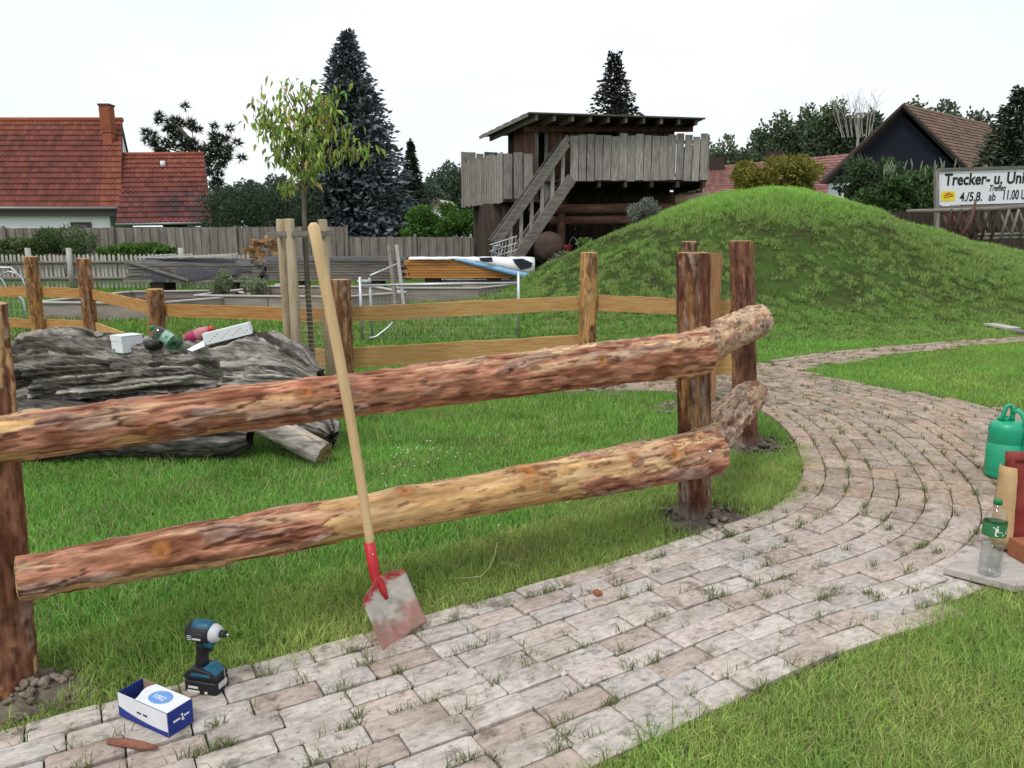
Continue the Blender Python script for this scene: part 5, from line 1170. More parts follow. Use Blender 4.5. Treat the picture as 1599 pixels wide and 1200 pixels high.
raised_bed("small frame tucked behind the upright plank", [(-2.0, 19.3), (-0.2, 19.1), (0.3, 19.8), (-1.8, 20.2)], 0.36, 4)
# ---- stacks of timber
def stack(label, x0, x1, y, z0, z1, n, m, cat="timber stack", name="timber_stack", blocks=True, dep=0.9):
    t = thing(name, ((x0 + x1) / 2, y, 0), label, cat)
    hh = (z1 - z0) / n
    for k in range(n):
        for r_ in range(3):
            xa, xb = x0 + random.uniform(-0.1, 0.08), x1 + random.uniform(-0.1, 0.12)
            MB().beam((xa, y + r_ * dep / 3 + random.uniform(-0.02, 0.02), z0 + hh * (k + 0.5)), (xb, y + r_ * dep / 3 + random.uniform(-0.02, 0.02), z0 + hh * (k + 0.5)), dep / 3 - 0.03, hh * 0.86).build("board", m, t)
    if blocks:
        for q in (0.22, 0.78): MB().box((x0 + (x1 - x0) * q, y + dep / 3, z0 / 2), (0.35, dep * 0.8, z0), None).build("block", 'darkwood', t, False, 0.01)
    return t
s1 = stack("dark tarpaulin covered timber stack in front of the picket fence", -9.7, -6.4, 19.6, 0.34, 0.82, 6, 'greywood_h')
tv = MB(); nT = 26
for i in range(nT + 1):
    t = i / nT; x = -9.3 + 2.75 * t; lo = 0.86 - 0.50 * (0.55 + 0.45 * math.sin(2.4 * t + 0.9)) + random.uniform(-0.02, 0.02)
    for (yy, zz) in ((20.5, 0.90), (20.0, 0.93), (19.52, 0.90), (19.48 - 0.04 * random.random(), 0.70), (19.47 - 0.05 * random.random(), min(0.62, lo))): tv.v.append((x, yy, zz + random.uniform(-0.012, 0.012)))
for i in range(nT):
    for j in range(4): a = i * 5 + j; tv.f.append((a, a + 1, a + 6, a + 5))
tv.build("tarpaulin", 'tarp', s1, True)
for k in range(7):
    a = Vector((random.uniform(-9.7, -8.0), 19.6 + random.uniform(-0.1, 0.3), 0.955)); MB().beam(a, a + Vector((random.uniform(0.8, 2.0), random.uniform(-0.2, 0.2), random.uniform(0.0, 0.1))), 0.09, 0.03).build("loose_slat", 'picket', s1)
MB().beam((-9.65, 19.42, 0.88), (-8.1, 19.40, 0.40), 0.03, 0.06).build("loose_slat", 'greywood_h', s1)
s2 = stack("stack of thin grey boards behind the young tree", -6.3, -2.75, 19.9, 0.36, 0.92, 8, 'greywood_h')
tv = MB()
for i in range(21):
    t = i / 20; x = -6.35 + 3.65 * t
    for (yy, zz) in ((20.8, 0.94), (20.3, 0.97), (19.84, 0.95), (19.80, 0.78 - 0.12 * abs(math.sin(5 * t)))): tv.v.append((x, yy, zz + random.uniform(-0.015, 0.015)))
for i in range(20):
    for j in range(3): a = i * 4 + j; tv.f.append((a, a + 1, a + 5, a + 4))
tv.build("tarpaulin", 'tarp', s2, True)
o = MB().lathe([(0.16, 0), (0.18, 0.1), (0.17, 0.3), (0.15, 0.32)], (-5.75, 19.3, 0.0), 16).build("bucket", 'concrete', None, True); tag(o, "grey bucket standing before the thin grey board stack", "bucket")
s3 = stack("stack of orange boards half covered by a white and blue banner", -2.55, 0.15, 18.95, 0.48, 0.92, 7, 'ochre', dep=0.8)
# printed banner thrown over the stack
bn = thing("banner_tarp", (-0.5, 18.95, 0.95), "white banner with light blue stripe draped over orange boards", "tarp")
def sheet(name, rows, m, par, nj=0.008):
    mb = MB(); k = len(rows[0])
    for r_ in rows:
        for p in r_: mb.v.append((p[0], p[1] + random.uniform(-nj, nj), p[2] + random.uniform(-nj, nj)))
    for i in range(len(rows) - 1):
        for j in range(k - 1): a = i * k + j; mb.f.append((a, a + 1, a + k + 1, a + k))
    o = mb.build(name, m, par, True); s_ = o.modifiers.new("thick", 'SOLIDIFY'); s_.thickness = 0.006; return o
NB = 22
def bx_(t): return -2.5 + 3.05 * t
def low_edge(t): return 0.93 - 0.50 * max(0.0, (t - 0.36) / 0.64) ** 0.9 if t > 0.36 else 0.93
white, blue = [], []
for i in range(NB + 1):
    t = i / NB; x = bx_(t); le = low_edge(t); front = 18.82 - 0.05 * math.sin(t * 9) - 0.10 * t
    bt = min(0.95, le + (0.05 + 0.10 * t if t > 0.34 else 0.0)); zt = 0.985 - 0.03 * max(0, t - 0.9) * 10 * 0.4
    white.append([(x, 19.7, zt - 0.02), (x, 19.3, zt), (x, 18.88, zt - 0.005), (x, front, max(bt, 0.6 * zt + 0.4 * bt)), (x, front - 0.02, bt)])
    blue.append([(x, front - 0.02, bt - 0.001), (x, front - 0.03, (bt + le) / 2), (x, front - 0.02, le)])
sheet("cloth", white, 'tarp_w', bn); sheet("blue_stripe", blue[8:], 'tarp_b', bn, 0.004)
def navy(pts): 
    o = MB().add(pts, [tuple(range(len(pts)))]).build("dark_print", 'tarp_n', bn); s_ = o.modifiers.new("thick", 'SOLIDIFY'); s_.thickness = 0.006
def NP(px, py): return P(px, py, 18.66)
navy([NP(748, 403), NP(768, 402), NP(770, 409), NP(758, 410), NP(750, 408)])
navy([NP(800, 405), NP(816, 404), NP(832, 411), NP(829, 418), NP(813, 422), NP(805, 413)])
# ---- picket fence
pf = thing("picket_fence", (-11, 22, 0), "pale low picket fence on dark rails behind the timber stacks", "fence")
pk = MB().prism([(-0.034, 0), (0.034, 0), (0.034, 0.90), (0, 0.95), (-0.034, 0.90)], 0, 0.018, lambda u, v, w: Vector((u, w, v)))
pm = pk.build("picket", 'picket', pf); pme = pm.data; bpy.data.objects.remove(pm)
for k in range(66):
    o = bpy.data.objects.new("picket", pme); COL.objects.link(o); o.parent = pf; o.matrix_parent_inverse = Matrix.Translation(-pf.location)
    o.location = (-15.4 + 0.122 * k + random.uniform(-0.008, 0.008), 22.0 + random.uniform(-0.01, 0.01), 0.04 + random.uniform(-0.02, 0.02)); o.rotation_euler = (0, random.uniform(-0.02, 0.02), 0)
for z in (0.30, 0.74): MB().tube([(-15.6, 21.93, z), (-11, 21.93, z + 0.02), (-7.4, 21.93, z)], 0.05, 8).build("rail", 'greywood_h', pf, True)
for x in (-13.6, -12.45, -9.3): MB().tube([(x, 21.9, 0), (x, 21.9, 1.16)], 0.075, 10).build("post", 'picket', pf, True)
# ---- board fence
wf = thing("plank_fence", (-10, 27.5, 0), "tall brown grey plank fence along the back of the yard", "fence")
x = -20.5; k = 0
while x < -1.2:
    w_ = 0.15 if k % 2 else 0.17; topz = 1.76 + 0.004 * (x + 20) if x < -5.8 else 1.46
    MB().box((x, 27.5 + (0.03 if k % 2 else 0.0), topz / 2), (w_, 0.022, topz + random.uniform(-0.02, 0.02))).build("plank", 'fence_board', wf); x += 0.148; k += 1
for z in (0.5, 1.25): MB().beam((-20.5, 27.58, z), (-1.2, 27.58, z), 0.05, 0.09).build("rail", 'darkwood', wf)
for x in (-17.8, -14, -9.7, -5.8, -3.4): MB().box((x, 27.44, 0.92 if x < -5 else 0.78), (0.1, 0.06, 1.84 if x < -5 else 1.56)).build("post", 'fence_board', wf)
# ---- split firewood heap
fwv = thing("firewood_heap", (-7.6, 24.5, 0), "heap of split orange firewood in front of the plank fence", "firewood")
fw_m = mat("split_firewood", [(0.3, (0.22, 0.11, 0.05)), (0.7, (0.36, 0.21, 0.10))], scale=8, rough=0.9, rand=0.3)
for k in range(70):
    x = random.gauss(-7.7, 0.75); z = random.uniform(0.5, 1.45) * math.exp(-((x + 7.7) / 1.3) ** 2); a = random.uniform(0, 3.14)
    d = Vector((math.cos(a), math.sin(a) * 0.6, random.uniform(-0.3, 0.3))) * 0.2
    c = Vector((x, 24.4 + random.uniform(-0.3, 0.3) + 0.25 * (1.4 - z), z)); MB().beam(c - d, c + d, random.uniform(0.08, 0.14), random.uniform(0.08, 0.13)).build("split_log", fw_m, fwv)

# ================================================================== PLAYHOUSE ON STILTS
ph = thing("play_tower", (2.5, 23, 0), "weathered wooden playhouse tower with plank railings, stair and flat roof", "playhouse")
KY = 22.0
RL, RR = P(890, 280, KY), P(1104, 280, KY + 0.2); DZ = RL.z              # right deck front edge
LA, LB = P(846, 306, 22.9), P(785, 311, 22.8); LC = P(721, 319, 26.4); LZ2 = LB.z
def planks(a, b, z0, ztop, n, gap_at=(), w=0.9, m='greywood', jit=0.05, par=ph, nm="railing_plank", yj=0.012):
    a, b = Vector(a), Vector(b); d = (b - a); L = d.length / n; ang = math.atan2(d.y, d.x); Rm = Matrix.Rotation(ang, 3, 'Z')
    for k in range(n):
        if k in gap_at: continue
        c = a + d * ((k + 0.5) / n); zt = ztop + random.uniform(-jit, jit); zb_ = z0 + random.uniform(-jit, jit) * 0.5
        MB().box((c.x, c.y + random.uniform(-yj, yj), (zt + zb_) / 2), (L * w * random.uniform(0.92, 1.04), 0.03, zt - zb_), Rm @ Matrix.Rotation(random.uniform(-0.012, 0.012), 3, 'Y')).build(nm, m, par)
RT = P(950, 210, KY).z
planks(Vector((RL.x, RL.y, 0)), Vector((RR.x, RR.y, 0)), DZ - 0.03, RT, 17, (), 0.93)
planks(Vector((RR.x + 0.02, RR.y, 0)), Vector((RR.x + 0.05, RR.y + 3.4, 0)), DZ, RT, 13, (), 0.75)
LT = P(800, 238, 22.8).z
planks(Vector((LA.x + 0.35, LA.y, 0)), Vector((LB.x, LB.y, 0)), LZ2, LT, 5, (1,), 0.9)
planks(Vector((LB.x, LB.y, 0)), Vector((LC.x, LC.y, 0)), LZ2 - 0.1, LT, 17, (), 0.82)
planks(Vector((LC.x, LC.y, 0)), Vector((LC.x + 2.2, LC.y + 0.9, 0)), LZ2 - 0.1, LT + 0.38, 9, (), 0.95)
for z, a, b in ((RT - 0.18, RL, RR), (DZ + 0.12, RL, RR), (LT - 0.2, LB, LC), (LZ2 + 0.15, LB, LC)):
    MB().beam(Vector((a.x, a.y + 0.05, z)), Vector((b.x, b.y + 0.05, z)), 0.05, 0.09).build("railing_bar", 'greywood_h', ph)
# decks and beams
def deck(pts, z, th=0.06):
    k = len(pts); MB().add([(x, y, z) for x, y in pts] + [(x, y, z - th) for x, y in pts], [tuple(range(k)), tuple(range(2 * k - 1, k - 1, -1))] + [(i, k + i, k + (i + 1) % k, (i + 1) % k) for i in range(k)]).build("deck", 'darkwood', ph)
deck([(RL.x - 0.1, KY + 0.03), (RR.x, RR.y + 0.03), (RR.x, 26.2), (RL.x - 1.3, 26.2), (RL.x - 0.9, 23.2)], DZ)
deck([(LA.x + 0.4, 22.95), (LB.x, 22.85), (LC.x, LC.y), (LC.x + 2.4, 27)], LZ2 - 0.02)
for k in range(6): x = RL.x + 0.1 + k * (RR.x - RL.x - 0.2) / 5; MB().beam((x, KY + 0.08, DZ - 0.14), (x, 26.1, DZ - 0.14), 0.08, 0.15).build("joist", 'darkwood', ph)
for y_, yo, z_px, x0, x1, r_ in ((KY + 0.9, 0, 327, 862, 1064, 0.14), (KY + 0.95, 0, 345, 858, 1062, 0.13)):
    a, b = P(x0, z_px, y_), P(x1, z_px - 2, y_); MB().tube([a, (a + b) / 2, b], [r_, r_ * 1.03, r_], 14).build("log_beam", 'logbeam', ph, True)
a, b = P(1055, 313, KY + 0.9), P(1108, 309, KY + 0.6); MB().tube([a, b], 0.15, 14).build("log_beam", 'palewood', ph, True)
a, b = P(1040, 327, KY + 0.9), P(1090, 325, KY + 0.6); MB().tube([a, b], 0.09, 12).build("log_beam", 'palewood', ph, True)
for px, y_, w_, m_ in ((876, KY + 0.95, 0.24, 'logbeam'), (1050, KY + 1.0, 0.24, 'logbeam'), (790, 23.4, 0.22, 'darkwood'), (745, 26.0, 0.24, 'darkwood'), (1080, 25.9, 0.24, 'darkwood')):
    p = P(px, 400, y_); MB().tube([(p.x, y_, 0), (p.x, y_, DZ - 0.4 if px > 800 else LZ2 - 0.1)], w_ / 2, 12).build("stilt", m_, ph, True)
planks(Vector((LC.x + 0.5, 26.3, 0)), Vector((6.2, 26.4, 0)), 0.0, DZ - 0.1, 38, (), 1.0, 'darkwood', 0.0, ph, "back_board")
planks(Vector((LB.x - 0.55, 23.6, 0)), Vector((LC.x + 0.5, 26.3, 0)), 0.0, LZ2 - 0.1, 14, (), 1.0, 'darkwood', 0.0, ph, "side_board")
planks(Vector((LB.x - 0.55, 23.6, 0)), Vector((LB.x + 0.55, 23.5, 0)), 0.0, LZ2 - 0.1, 7, (), 1.0, 'darkwood', 0.0, ph, "side_board")
# cabin
CY = 23.3; cz1 = P(950, 190, CY).z
xw = lambda px, y_=CY: P(px, 300, y_).x
planks(Vector((xw(852), CY, 0)), Vector((xw(930), CY, 0)), DZ, cz1, 9, (), 0.97, 'redwood', 0.0, ph, "wall_board", 0.008)
planks(Vector((xw(961), CY, 0)), Vector((xw(1049), CY, 0)), DZ, cz1, 11, (), 0.97, 'redwood', 0.0, ph, "wall_board", 0.008)
planks(Vector((xw(930), CY, 0)), Vector((xw(961), CY, 0)), DZ, DZ + 0.9, 4, (), 0.97, 'redwood', 0.0, ph, "wall_board", 0.008)
planks(Vector((xw(838), CY + 0.12, 0)), Vector((xw(803, 25.0), 25.0, 0)), LZ2, cz1 - 0.05, 8, (), 0.97, 'redwood', 0.0, ph, "wall_board", 0.008)
planks(Vector((xw(1049), CY, 0)), Vector((xw(1049) + 0.3, 25.6, 0)), DZ, cz1, 9, (), 1.0, 'redwood', 0.0, ph, "wall_board", 0.0)
MB().box(((xw(803, 25.0) + xw(1049)) / 2 + 0.1, 25.6, (LZ2 + cz1) / 2), (xw(1049) - xw(803, 25) + 0.6, 0.05, cz1 - LZ2)).build("rear_wall", 'darkwood', ph)
for px in (838, 853): q = P(px, 250, CY); MB().box((q.x, CY - 0.03, (LZ2 + cz1) / 2), (0.10, 0.08, cz1 - LZ2)).build("door_post", 'greywood', ph)
for zz in (DZ + 0.9, ): MB().box(((xw(930) + xw(961)) / 2, CY - 0.02, zz), (xw(961) - xw(930) + 0.1, 0.06, 0.06)).build("window_sill", 'greywood_h', ph)
# roof: boards on rafters, low to the back left
r1, r2, r3, r4 = P(826, 175, 21.4), P(1102, 184, 21.9), P(1075, 196, 27.0), P(748, 213, 26.8)
def roofpt(u, v, dz=0.0): return (r1.lerp(r2, u)).lerp(r4.lerp(r3, u), v) + Vector((0, 0, dz))
for k in range(13):
    v0, v1 = k / 13, (k + 1) / 13 + 0.006
    q = [roofpt(0, v0, 0.012 * (k % 2)), roofpt(1, v0, 0.012 * (k % 2)), roofpt(1, v1, 0.012 * (k % 2)), roofpt(0, v1, 0.012 * (k % 2))]
    MB().add(q + [p - Vector((0, 0, 0.035)) for p in q], [(0, 1, 2, 3), (7, 6, 5, 4), (0, 4, 5, 1), (1, 5, 6, 2), (2, 6, 7, 3), (3, 7, 4, 0)]).build("roof_board", 'felt', ph)
for k in range(10):
    u = 0.05 + 0.9 * k / 9; MB().beam(roofpt(u, 0.02, -0.12), roofpt(u, 0.98, -0.12), 0.07, 0.14).build("rafter", 'greywood_h', ph)
MB().beam(roofpt(0.06, 0.28, -0.26), roofpt(0.96, 0.26, -0.26), 0.1, 0.14).build("purlin", 'redwood', ph)
MB().beam(roofpt(0.0, 0.02, -0.06), roofpt(0.0, 0.98, -0.06), 0.03, 0.10).build("verge_board", 'greywood_h', ph)
# stair
S0, S1 = P(893, 284, 21.9), P(767, 462, 20.9)
up_s = Vector((0, 0, 1))
for off, nm in ((0.0, "stringer"), (0.85, "stringer")):
    o_ = Vector((-0.15, 1.0, 0)).normalized() * off; MB().beam(S0 + o_ + Vector((0, 0, 0.10)), S1 + o_, 0.06, 0.30).build(nm, 'greywood_h', ph)
HR0, HR1 = P(888, 214, 21.85), P(772, 378, 20.95)
for off in (0.0, 0.8):
    o_ = Vector((-0.15, 1.0, 0)).normalized() * off; MB().beam(HR0 + o_, HR1 + o_, 0.05, 0.16).build("handrail", 'greywood_h', ph)
MB().beam(HR0 + Vector((0, -0.03, -0.2)), HR1 + Vector((0, -0.03, -0.2)), 0.04, 0.09).build("handrail", 'greywood_h', ph)
for k in range(7):
    t = 0.12 + k * 0.13; a = S0.lerp(S1, t); b = HR0.lerp(HR1, t); MB().beam((a.x, a.y + 0.05, a.z), (a.x + 0.02, a.y + 0.05, max(b.z + (a.x - b.x) * 1.2, a.z + 0.75)), 0.10, 0.035, up=(0, 1, 0)).build("baluster", 'greywood', ph)
for k in range(11):
    c = S0.lerp(S1, (k + 0.5) / 11) + Vector((-0.06, 0.42, 0.08)); MB().box(c, (0.26, 0.85, 0.04), Matrix.Rotation(R(-9), 3, 'Z')).build("tread", 'greywood_h', ph)
# barrel, flower box and wire hoops below the deck
bar = thing("log_butt", P(860, 420, 21.6), "thick brown log butt lying under the playhouse deck", "log")
MB().lathe([(0.02, -0.45), (0.36, -0.45), (0.40, -0.40), (0.41, 0.3), (0.38, 0.42), (0.02, 0.45)], P(856, 388, 21.8), 22, Matrix.Rotation(R(78), 3, 'X') @ Matrix.Rotation(R(0), 3, 'Y')).build("trunk_piece", mat("dark_butt", [(0.3, (0.045, 0.03, 0.024)), (0.7, (0.085, 0.058, 0.046))], scale=5, rough=0.9, bump=0.4), bar, True)
for px, lb in ((869, "small red tub left of the stilt under the deck"), (885, "small red tub right of the stilt under the deck")):
    p = P(px, 390, 21.5); o = MB().lathe([(0.10, -0.12), (0.14, 0.10), (0.15, 0.12), (0.12, 0.12), (0.1, 0.05)], p, 14).build("red_tub", 'sack_r', None, True); tag(o, lb, "tub", "red tubs under the playhouse")
cage = thing("wire_cage", P(785, 395, 20.3), "bent wire cage lying at the foot of the playhouse stair", "cage")
wc_ = MB(); c0 = P(785, 390, 20.4)
for k in range(8): wc_.tube([c0 + Vector((-0.30 + 0.085 * k, 0, -0.25 + 0.02 * k)), c0 + Vector((-0.24 + 0.085 * k, 0, 0.16 + 0.03 * k))], 0.011, 5, False)
for z in (-0.22, -0.05, 0.12): wc_.tube([c0 + Vector((-0.34, 0, z)), c0 + Vector((0.38, 0, z + 0.22))], 0.011, 5, False)
for k in range(5): a = k * 1.25; wc_.tube([c0 + Vector((-0.12 + 0.12 * math.cos(a), -0.05, 0.12 * math.sin(a))), c0 + Vector((-0.12 + 0.14 * math.cos(a + 1.25), -0.05, 0.14 * math.sin(a + 1.25)))], 0.012, 5, False)
wc_.build("wire", 'galv', cage, True)
for k, lb in enumerate(("thin wire garden hoop under the playhouse, nearest the stilt", "thin wire garden hoop under the playhouse, middle of three", "thin wire garden hoop under the playhouse, nearest the mound")):
    c = P(895 + 22 * k, 395, 23.0); o = MB().tube([c + Vector((0.16 * math.cos(a), 0, 0.55 * math.sin(a) - 0.1)) for a in np.linspace(0, 3.14, 13)], 0.010, 5).build("wire_hoop", 'galv', None, True); tag(o, lb, "garden hoop", "wire hoops under the playhouse")
# ================================================================== HOUSES
def tiled(name, e0, e1, t0, t1, tw, nrow, cola, colb, parent, seed=1, lift=0.05, wave=0.035, coln=None):
    """clay tiles on a roof plane: eave e0-e1, ridge t0-t1; each tile a curved lip of its own, all in one mesh"""
    e0, e1, t0, t1 = (np.array(p, float) for p in (e0, e1, t0, t1)); W = np.linalg.norm(e1 - e0); nc = max(2, int(W / tw))
    nrm = np.cross(e1 - e0, t0 - e0); nrm /= np.linalg.norm(nrm); nrm = nrm if nrm[2] > 0 else -nrm
    r_ = np.random.default_rng(seed); V, F, C = [], [], []
    pu = np.array([0, 0.2, 0.45, 0.72, 1.0]); pz = np.array([0.0, 0.8, 1.0, 0.15, 0.0]) * wave
    for j in range(nrow):
        v0, v1 = j / nrow, (j + 1.12) / nrow
        for i in range(nc):
            o = len(V) * 10; col = np.array(cola) * (1 - (m_ := r_.random())) + np.array(colb) * m_; col = col * r_.uniform(0.82, 1.15)
            if coln is not None: col = coln(col, (i + 0.5) / nc, v0, r_)
            u = (i + pu) / nc; dz = r_.uniform(-0.006, 0.006)
            A = lambda uu, vv: (e0 + (e1 - e0) * uu[:, None]) * (1 - vv) + (t0 + (t1 - t0) * uu[:, None]) * vv
            lo = A(u, v0) + nrm * (pz + lift + dz)[:, None]; hi = A(u, min(v1, 1.0)) + nrm * (pz + 0.004)[:, None]
            V.append(np.vstack([lo, hi])); C.append(np.tile(col, (10, 1)))
            for q in range(4): F.append([o + q, o + q + 1, o + q + 6, o + q + 5])
    V = np.vstack(V); F = np.array(F); me = npmesh(name, V, F.ravel(), np.full(len(F), 4), np.vstack(C))
    o = link(name, me, 'tile', parent); o["kind"] = "stuff"; return o
def slab(name, pts, th, m, parent):
    pts = [Vector(p) for p in pts]; n = (pts[1] - pts[0]).cross(pts[2] - pts[0]).normalized(); n = n if n.z > 0 else -n; k = len(pts)
    return MB().add(pts + [p - n * th for p in pts], [tuple(range(k)), tuple(range(2 * k - 1, k - 1, -1))] + [(i, k + i, k + (i + 1) % k, (i + 1) % k) for i in range(k)]).build(name, m, parent)
TA, TB = (0.112, 0.028, 0.021), (0.160, 0.043, 0.028)
# ---- red roofed house at the left
HY = 37.0
ev = P(183, 325, HY); xr = ev.x; ze = ev.z; rdg = P(190, 189, 41.3); zr = rdg.z
hs = thing("red_roof_house", (-25, 40, 0), "white house with red tiled roof and brick chimney at the left", "house")
MB().box(((xr - 34) / 2 - 0.3, 38.4, ze / 2 - 0.1), (abs(-34 - xr) - 0.5, 2.2, ze - 0.05)).build("wall", 'render', hs)
xg = rdg.x
rf = slab("roof", [(-34, HY, ze), (xr + 0.2, HY, ze), (xg, 41.3, zr), (-34, 41.3, zr)], 0.12, 'eave', hs)
slab("roof", [(-34, 41.3, zr), (xg, 41.3, zr), (2 * xg - xr, 45.8, ze), (-34, 45.8, ze)], 0.12, 'eave', hs)
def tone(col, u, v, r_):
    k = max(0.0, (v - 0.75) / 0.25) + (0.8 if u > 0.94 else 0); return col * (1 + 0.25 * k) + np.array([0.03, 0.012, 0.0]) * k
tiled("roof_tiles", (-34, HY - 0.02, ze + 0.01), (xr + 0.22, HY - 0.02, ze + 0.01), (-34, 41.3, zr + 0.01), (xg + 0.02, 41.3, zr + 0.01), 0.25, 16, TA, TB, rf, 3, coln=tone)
MB().tube([(-34, 41.3, zr + 0.05), (xg + 0.05, 41.3, zr + 0.05)], 0.13, 10).build("ridge", 'clinker', hs, True)
xq = 2 * xg - xr
MB().add([(xr + 0.1, HY + 0.3, ze - 0.1), (xq, 45.6, ze - 0.1), (xg - 0.1, 41.3, zr - 0.1), (xr - 0.1, HY + 0.3, ze - 0.1), (xq - 0.2, 45.6, ze - 0.1), (xg - 0.3, 41.3, zr - 0.1)], [(0, 1, 2), (5, 4, 3), (0, 3, 4, 1), (1, 4, 5, 2), (2, 5, 3, 0)]).build("gable_wall", 'render', hs)
MB().tube([(-34, HY - 0.08, ze - 0.02), (xr + 0.2, HY - 0.08, ze - 0.02)], 0.075, 8).build("gutter", 'gutter', hs, True)
MB().beam((-34, HY + 0.12, ze - 0.22), (xr + 0.1, HY + 0.12, ze - 0.22), 0.3, 0.28).build("eave_board", 'eave', hs)
wq = P(127, 348, 37.3); win = MB().box((wq.x, 37.26, 1.75), (0.95, 0.10, 0.80)).build("window", 'eave', hs)
MB().box((wq.x - 0.02, 37.19, 1.72), (0.75, 0.03, 0.62)).build("pane", 'pane', win)
# chimney laid in courses
c0 = P(170, 210, 40.2); chm = None
ct = P(170, 166, 40.2).z; cbm = P(170, 207, 40.0).z
chm = MB().box((c0.x, 40.2, (ct + 4.4) / 2 - 0.05), (0.44, 0.44, ct - 4.5)).build("chimney", 'clinker', hs)
for k in range(10):
    zc = cbm + (ct - cbm) * (k + 0.5) / 10; MB().box((c0.x, 40.2, zc), (0.52, 0.52, (ct - cbm) / 10 - 0.012)).build("brick_course", 'clinker', chm)
MB().box((c0.x, 40.2, ct + 0.04), (0.60, 0.60, 0.08)).build("cap", 'eave', chm)
# ---- lower annex
ax0, ax1 = P(182, 350, 36.0), P(331, 348, 36.0); aze = ax0.z; ar0, ar1 = P(192, 243, 40.0), P(318, 242, 40.0)
an = thing("annex", ((ax0.x + ax1.x) / 2, 39, 0), "lower annex with steep red tiled roof beside the white house", "house")
MB().box(((ax0.x + ax1.x) / 2 - 0.1, 37.6, aze / 2 - 0.08), (ax1.x - ax0.x - 0.7, 2.4, aze - 0.1)).build("wall", 'eave', an)
arf = slab("roof", [ax0, ax1, ar1, ar0], 0.12, 'eave', an)
slab("roof", [ar0, ar1, (2 * ar1.x - ax1.x - 0.6, 44, aze), (ar0.x, 44, aze)], 0.12, 'eave', an)
MB().add([(ar1.x, 40, ar1.z - 0.1), (ax1.x - 0.25, 36.3, aze - 0.05), (2 * ar1.x - ax1.x - 0.8, 43.8, aze - 0.05), (ar1.x - 0.1, 40, ar1.z - 0.1), (ax1.x - 0.4, 36.3, aze - 0.05), (2 * ar1.x - ax1.x - 1.0, 43.8, aze - 0.05)], [(0, 1, 2), (5, 4, 3), (0, 3, 4, 1), (1, 4, 5, 2), (2, 5, 3, 0)]).build("gable_wall", 'render', an)
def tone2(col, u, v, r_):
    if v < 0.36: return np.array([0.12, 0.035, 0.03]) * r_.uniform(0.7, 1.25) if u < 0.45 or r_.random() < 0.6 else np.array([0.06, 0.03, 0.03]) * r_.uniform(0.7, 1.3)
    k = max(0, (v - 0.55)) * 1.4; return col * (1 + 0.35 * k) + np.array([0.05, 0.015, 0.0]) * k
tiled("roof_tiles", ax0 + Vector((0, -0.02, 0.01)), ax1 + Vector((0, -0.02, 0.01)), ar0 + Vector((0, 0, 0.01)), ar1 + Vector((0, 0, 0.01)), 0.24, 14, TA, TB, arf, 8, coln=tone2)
MB().tube([ar0 + Vector((0, 0, 0.04)), ar1 + Vector((0, 0, 0.04))], 0.11, 10).build("ridge", 'clinker', an, True)
MB().tube([ax0 + Vector((0, -0.06, -0.02)), ax1 + Vector((0, -0.06, -0.02))], 0.06, 8).build("gutter", 'gutter', an, True)
vp = P(255, 261, 39.2); MB().tube([vp, vp + Vector((0, -0.05, 0.28))], [0.13, 0.11], 10).build("vent_pipe", 'render', an, True)
# ---- barn with dark blue gable
ap, bl_, brr = P(1402, 165, 45.0), P(1278, 286, 46.5), P(1521, 284, 44.0)
bd = Vector((0.79, 0.61, 0)) * 12.0
bz = bl_.z; brr.z = bz
bn_ = thing("barn", ap + bd / 2 - Vector((0, 0, ap.z)), "barn with dark blue gable and old red brown tiled roof", "barn")
MB().add([bl_ + Vector((0.4, 0, 0)), brr - Vector((0.3, 0, 0)), ap - Vector((0, 0, 0.25)), bl_ + bd + Vector((0.4, 0, 0)), brr + bd, ap + bd - Vector((0, 0, 0.25))], [(0, 1, 2), (5, 4, 3), (0, 3, 4, 1), (1, 4, 5, 2), (2, 5, 3, 0)]).build("gable_wall", 'bluegable', bn_)
gb_ = [bl_ + Vector((0.6, 0, 0)), brr - Vector((0.6, 0, 0))]
MB().add([(p.x, p.y, z) for p in (gb_[0], gb_[1], gb_[1] + bd, gb_[0] + bd) for z in (0, bz + 0.05)], [(0, 2, 3, 1), (2, 4, 5, 3), (4, 6, 7, 5), (6, 0, 1, 7), (1, 3, 5, 7), (0, 6, 4, 2)]).build("wall", 'render', bn_)
brf = slab("roof", [brr - Vector((0.2, 0.5, 0)), brr + bd, ap + bd, ap - Vector((0, 0.5, 0))], 0.14, 'eave', bn_)
slab("roof", [bl_ - Vector((0.2, 0.5, 0)), bl_ + bd, ap + bd, ap - Vector((0, 0.5, 0))], 0.14, 'eave', bn_)
tiled("roof_tiles", brr - Vector((0.2, 0.5, -0.02)), brr + bd + Vector((0, 0, 0.02)), ap - Vector((0, 0.5, -0.02)), ap + bd + Vector((0, 0, 0.02)), 0.28, 20, (0.13, 0.085, 0.065), (0.20, 0.125, 0.09), brf, 12, 0.05)
for e in (bl_, brr): MB().beam(ap - Vector((0, 0.58, 0.06)), e - Vector((0.0, 0.58, 0.06)), 0.06, 0.13).build("barge_board", 'darkwood', bn_)
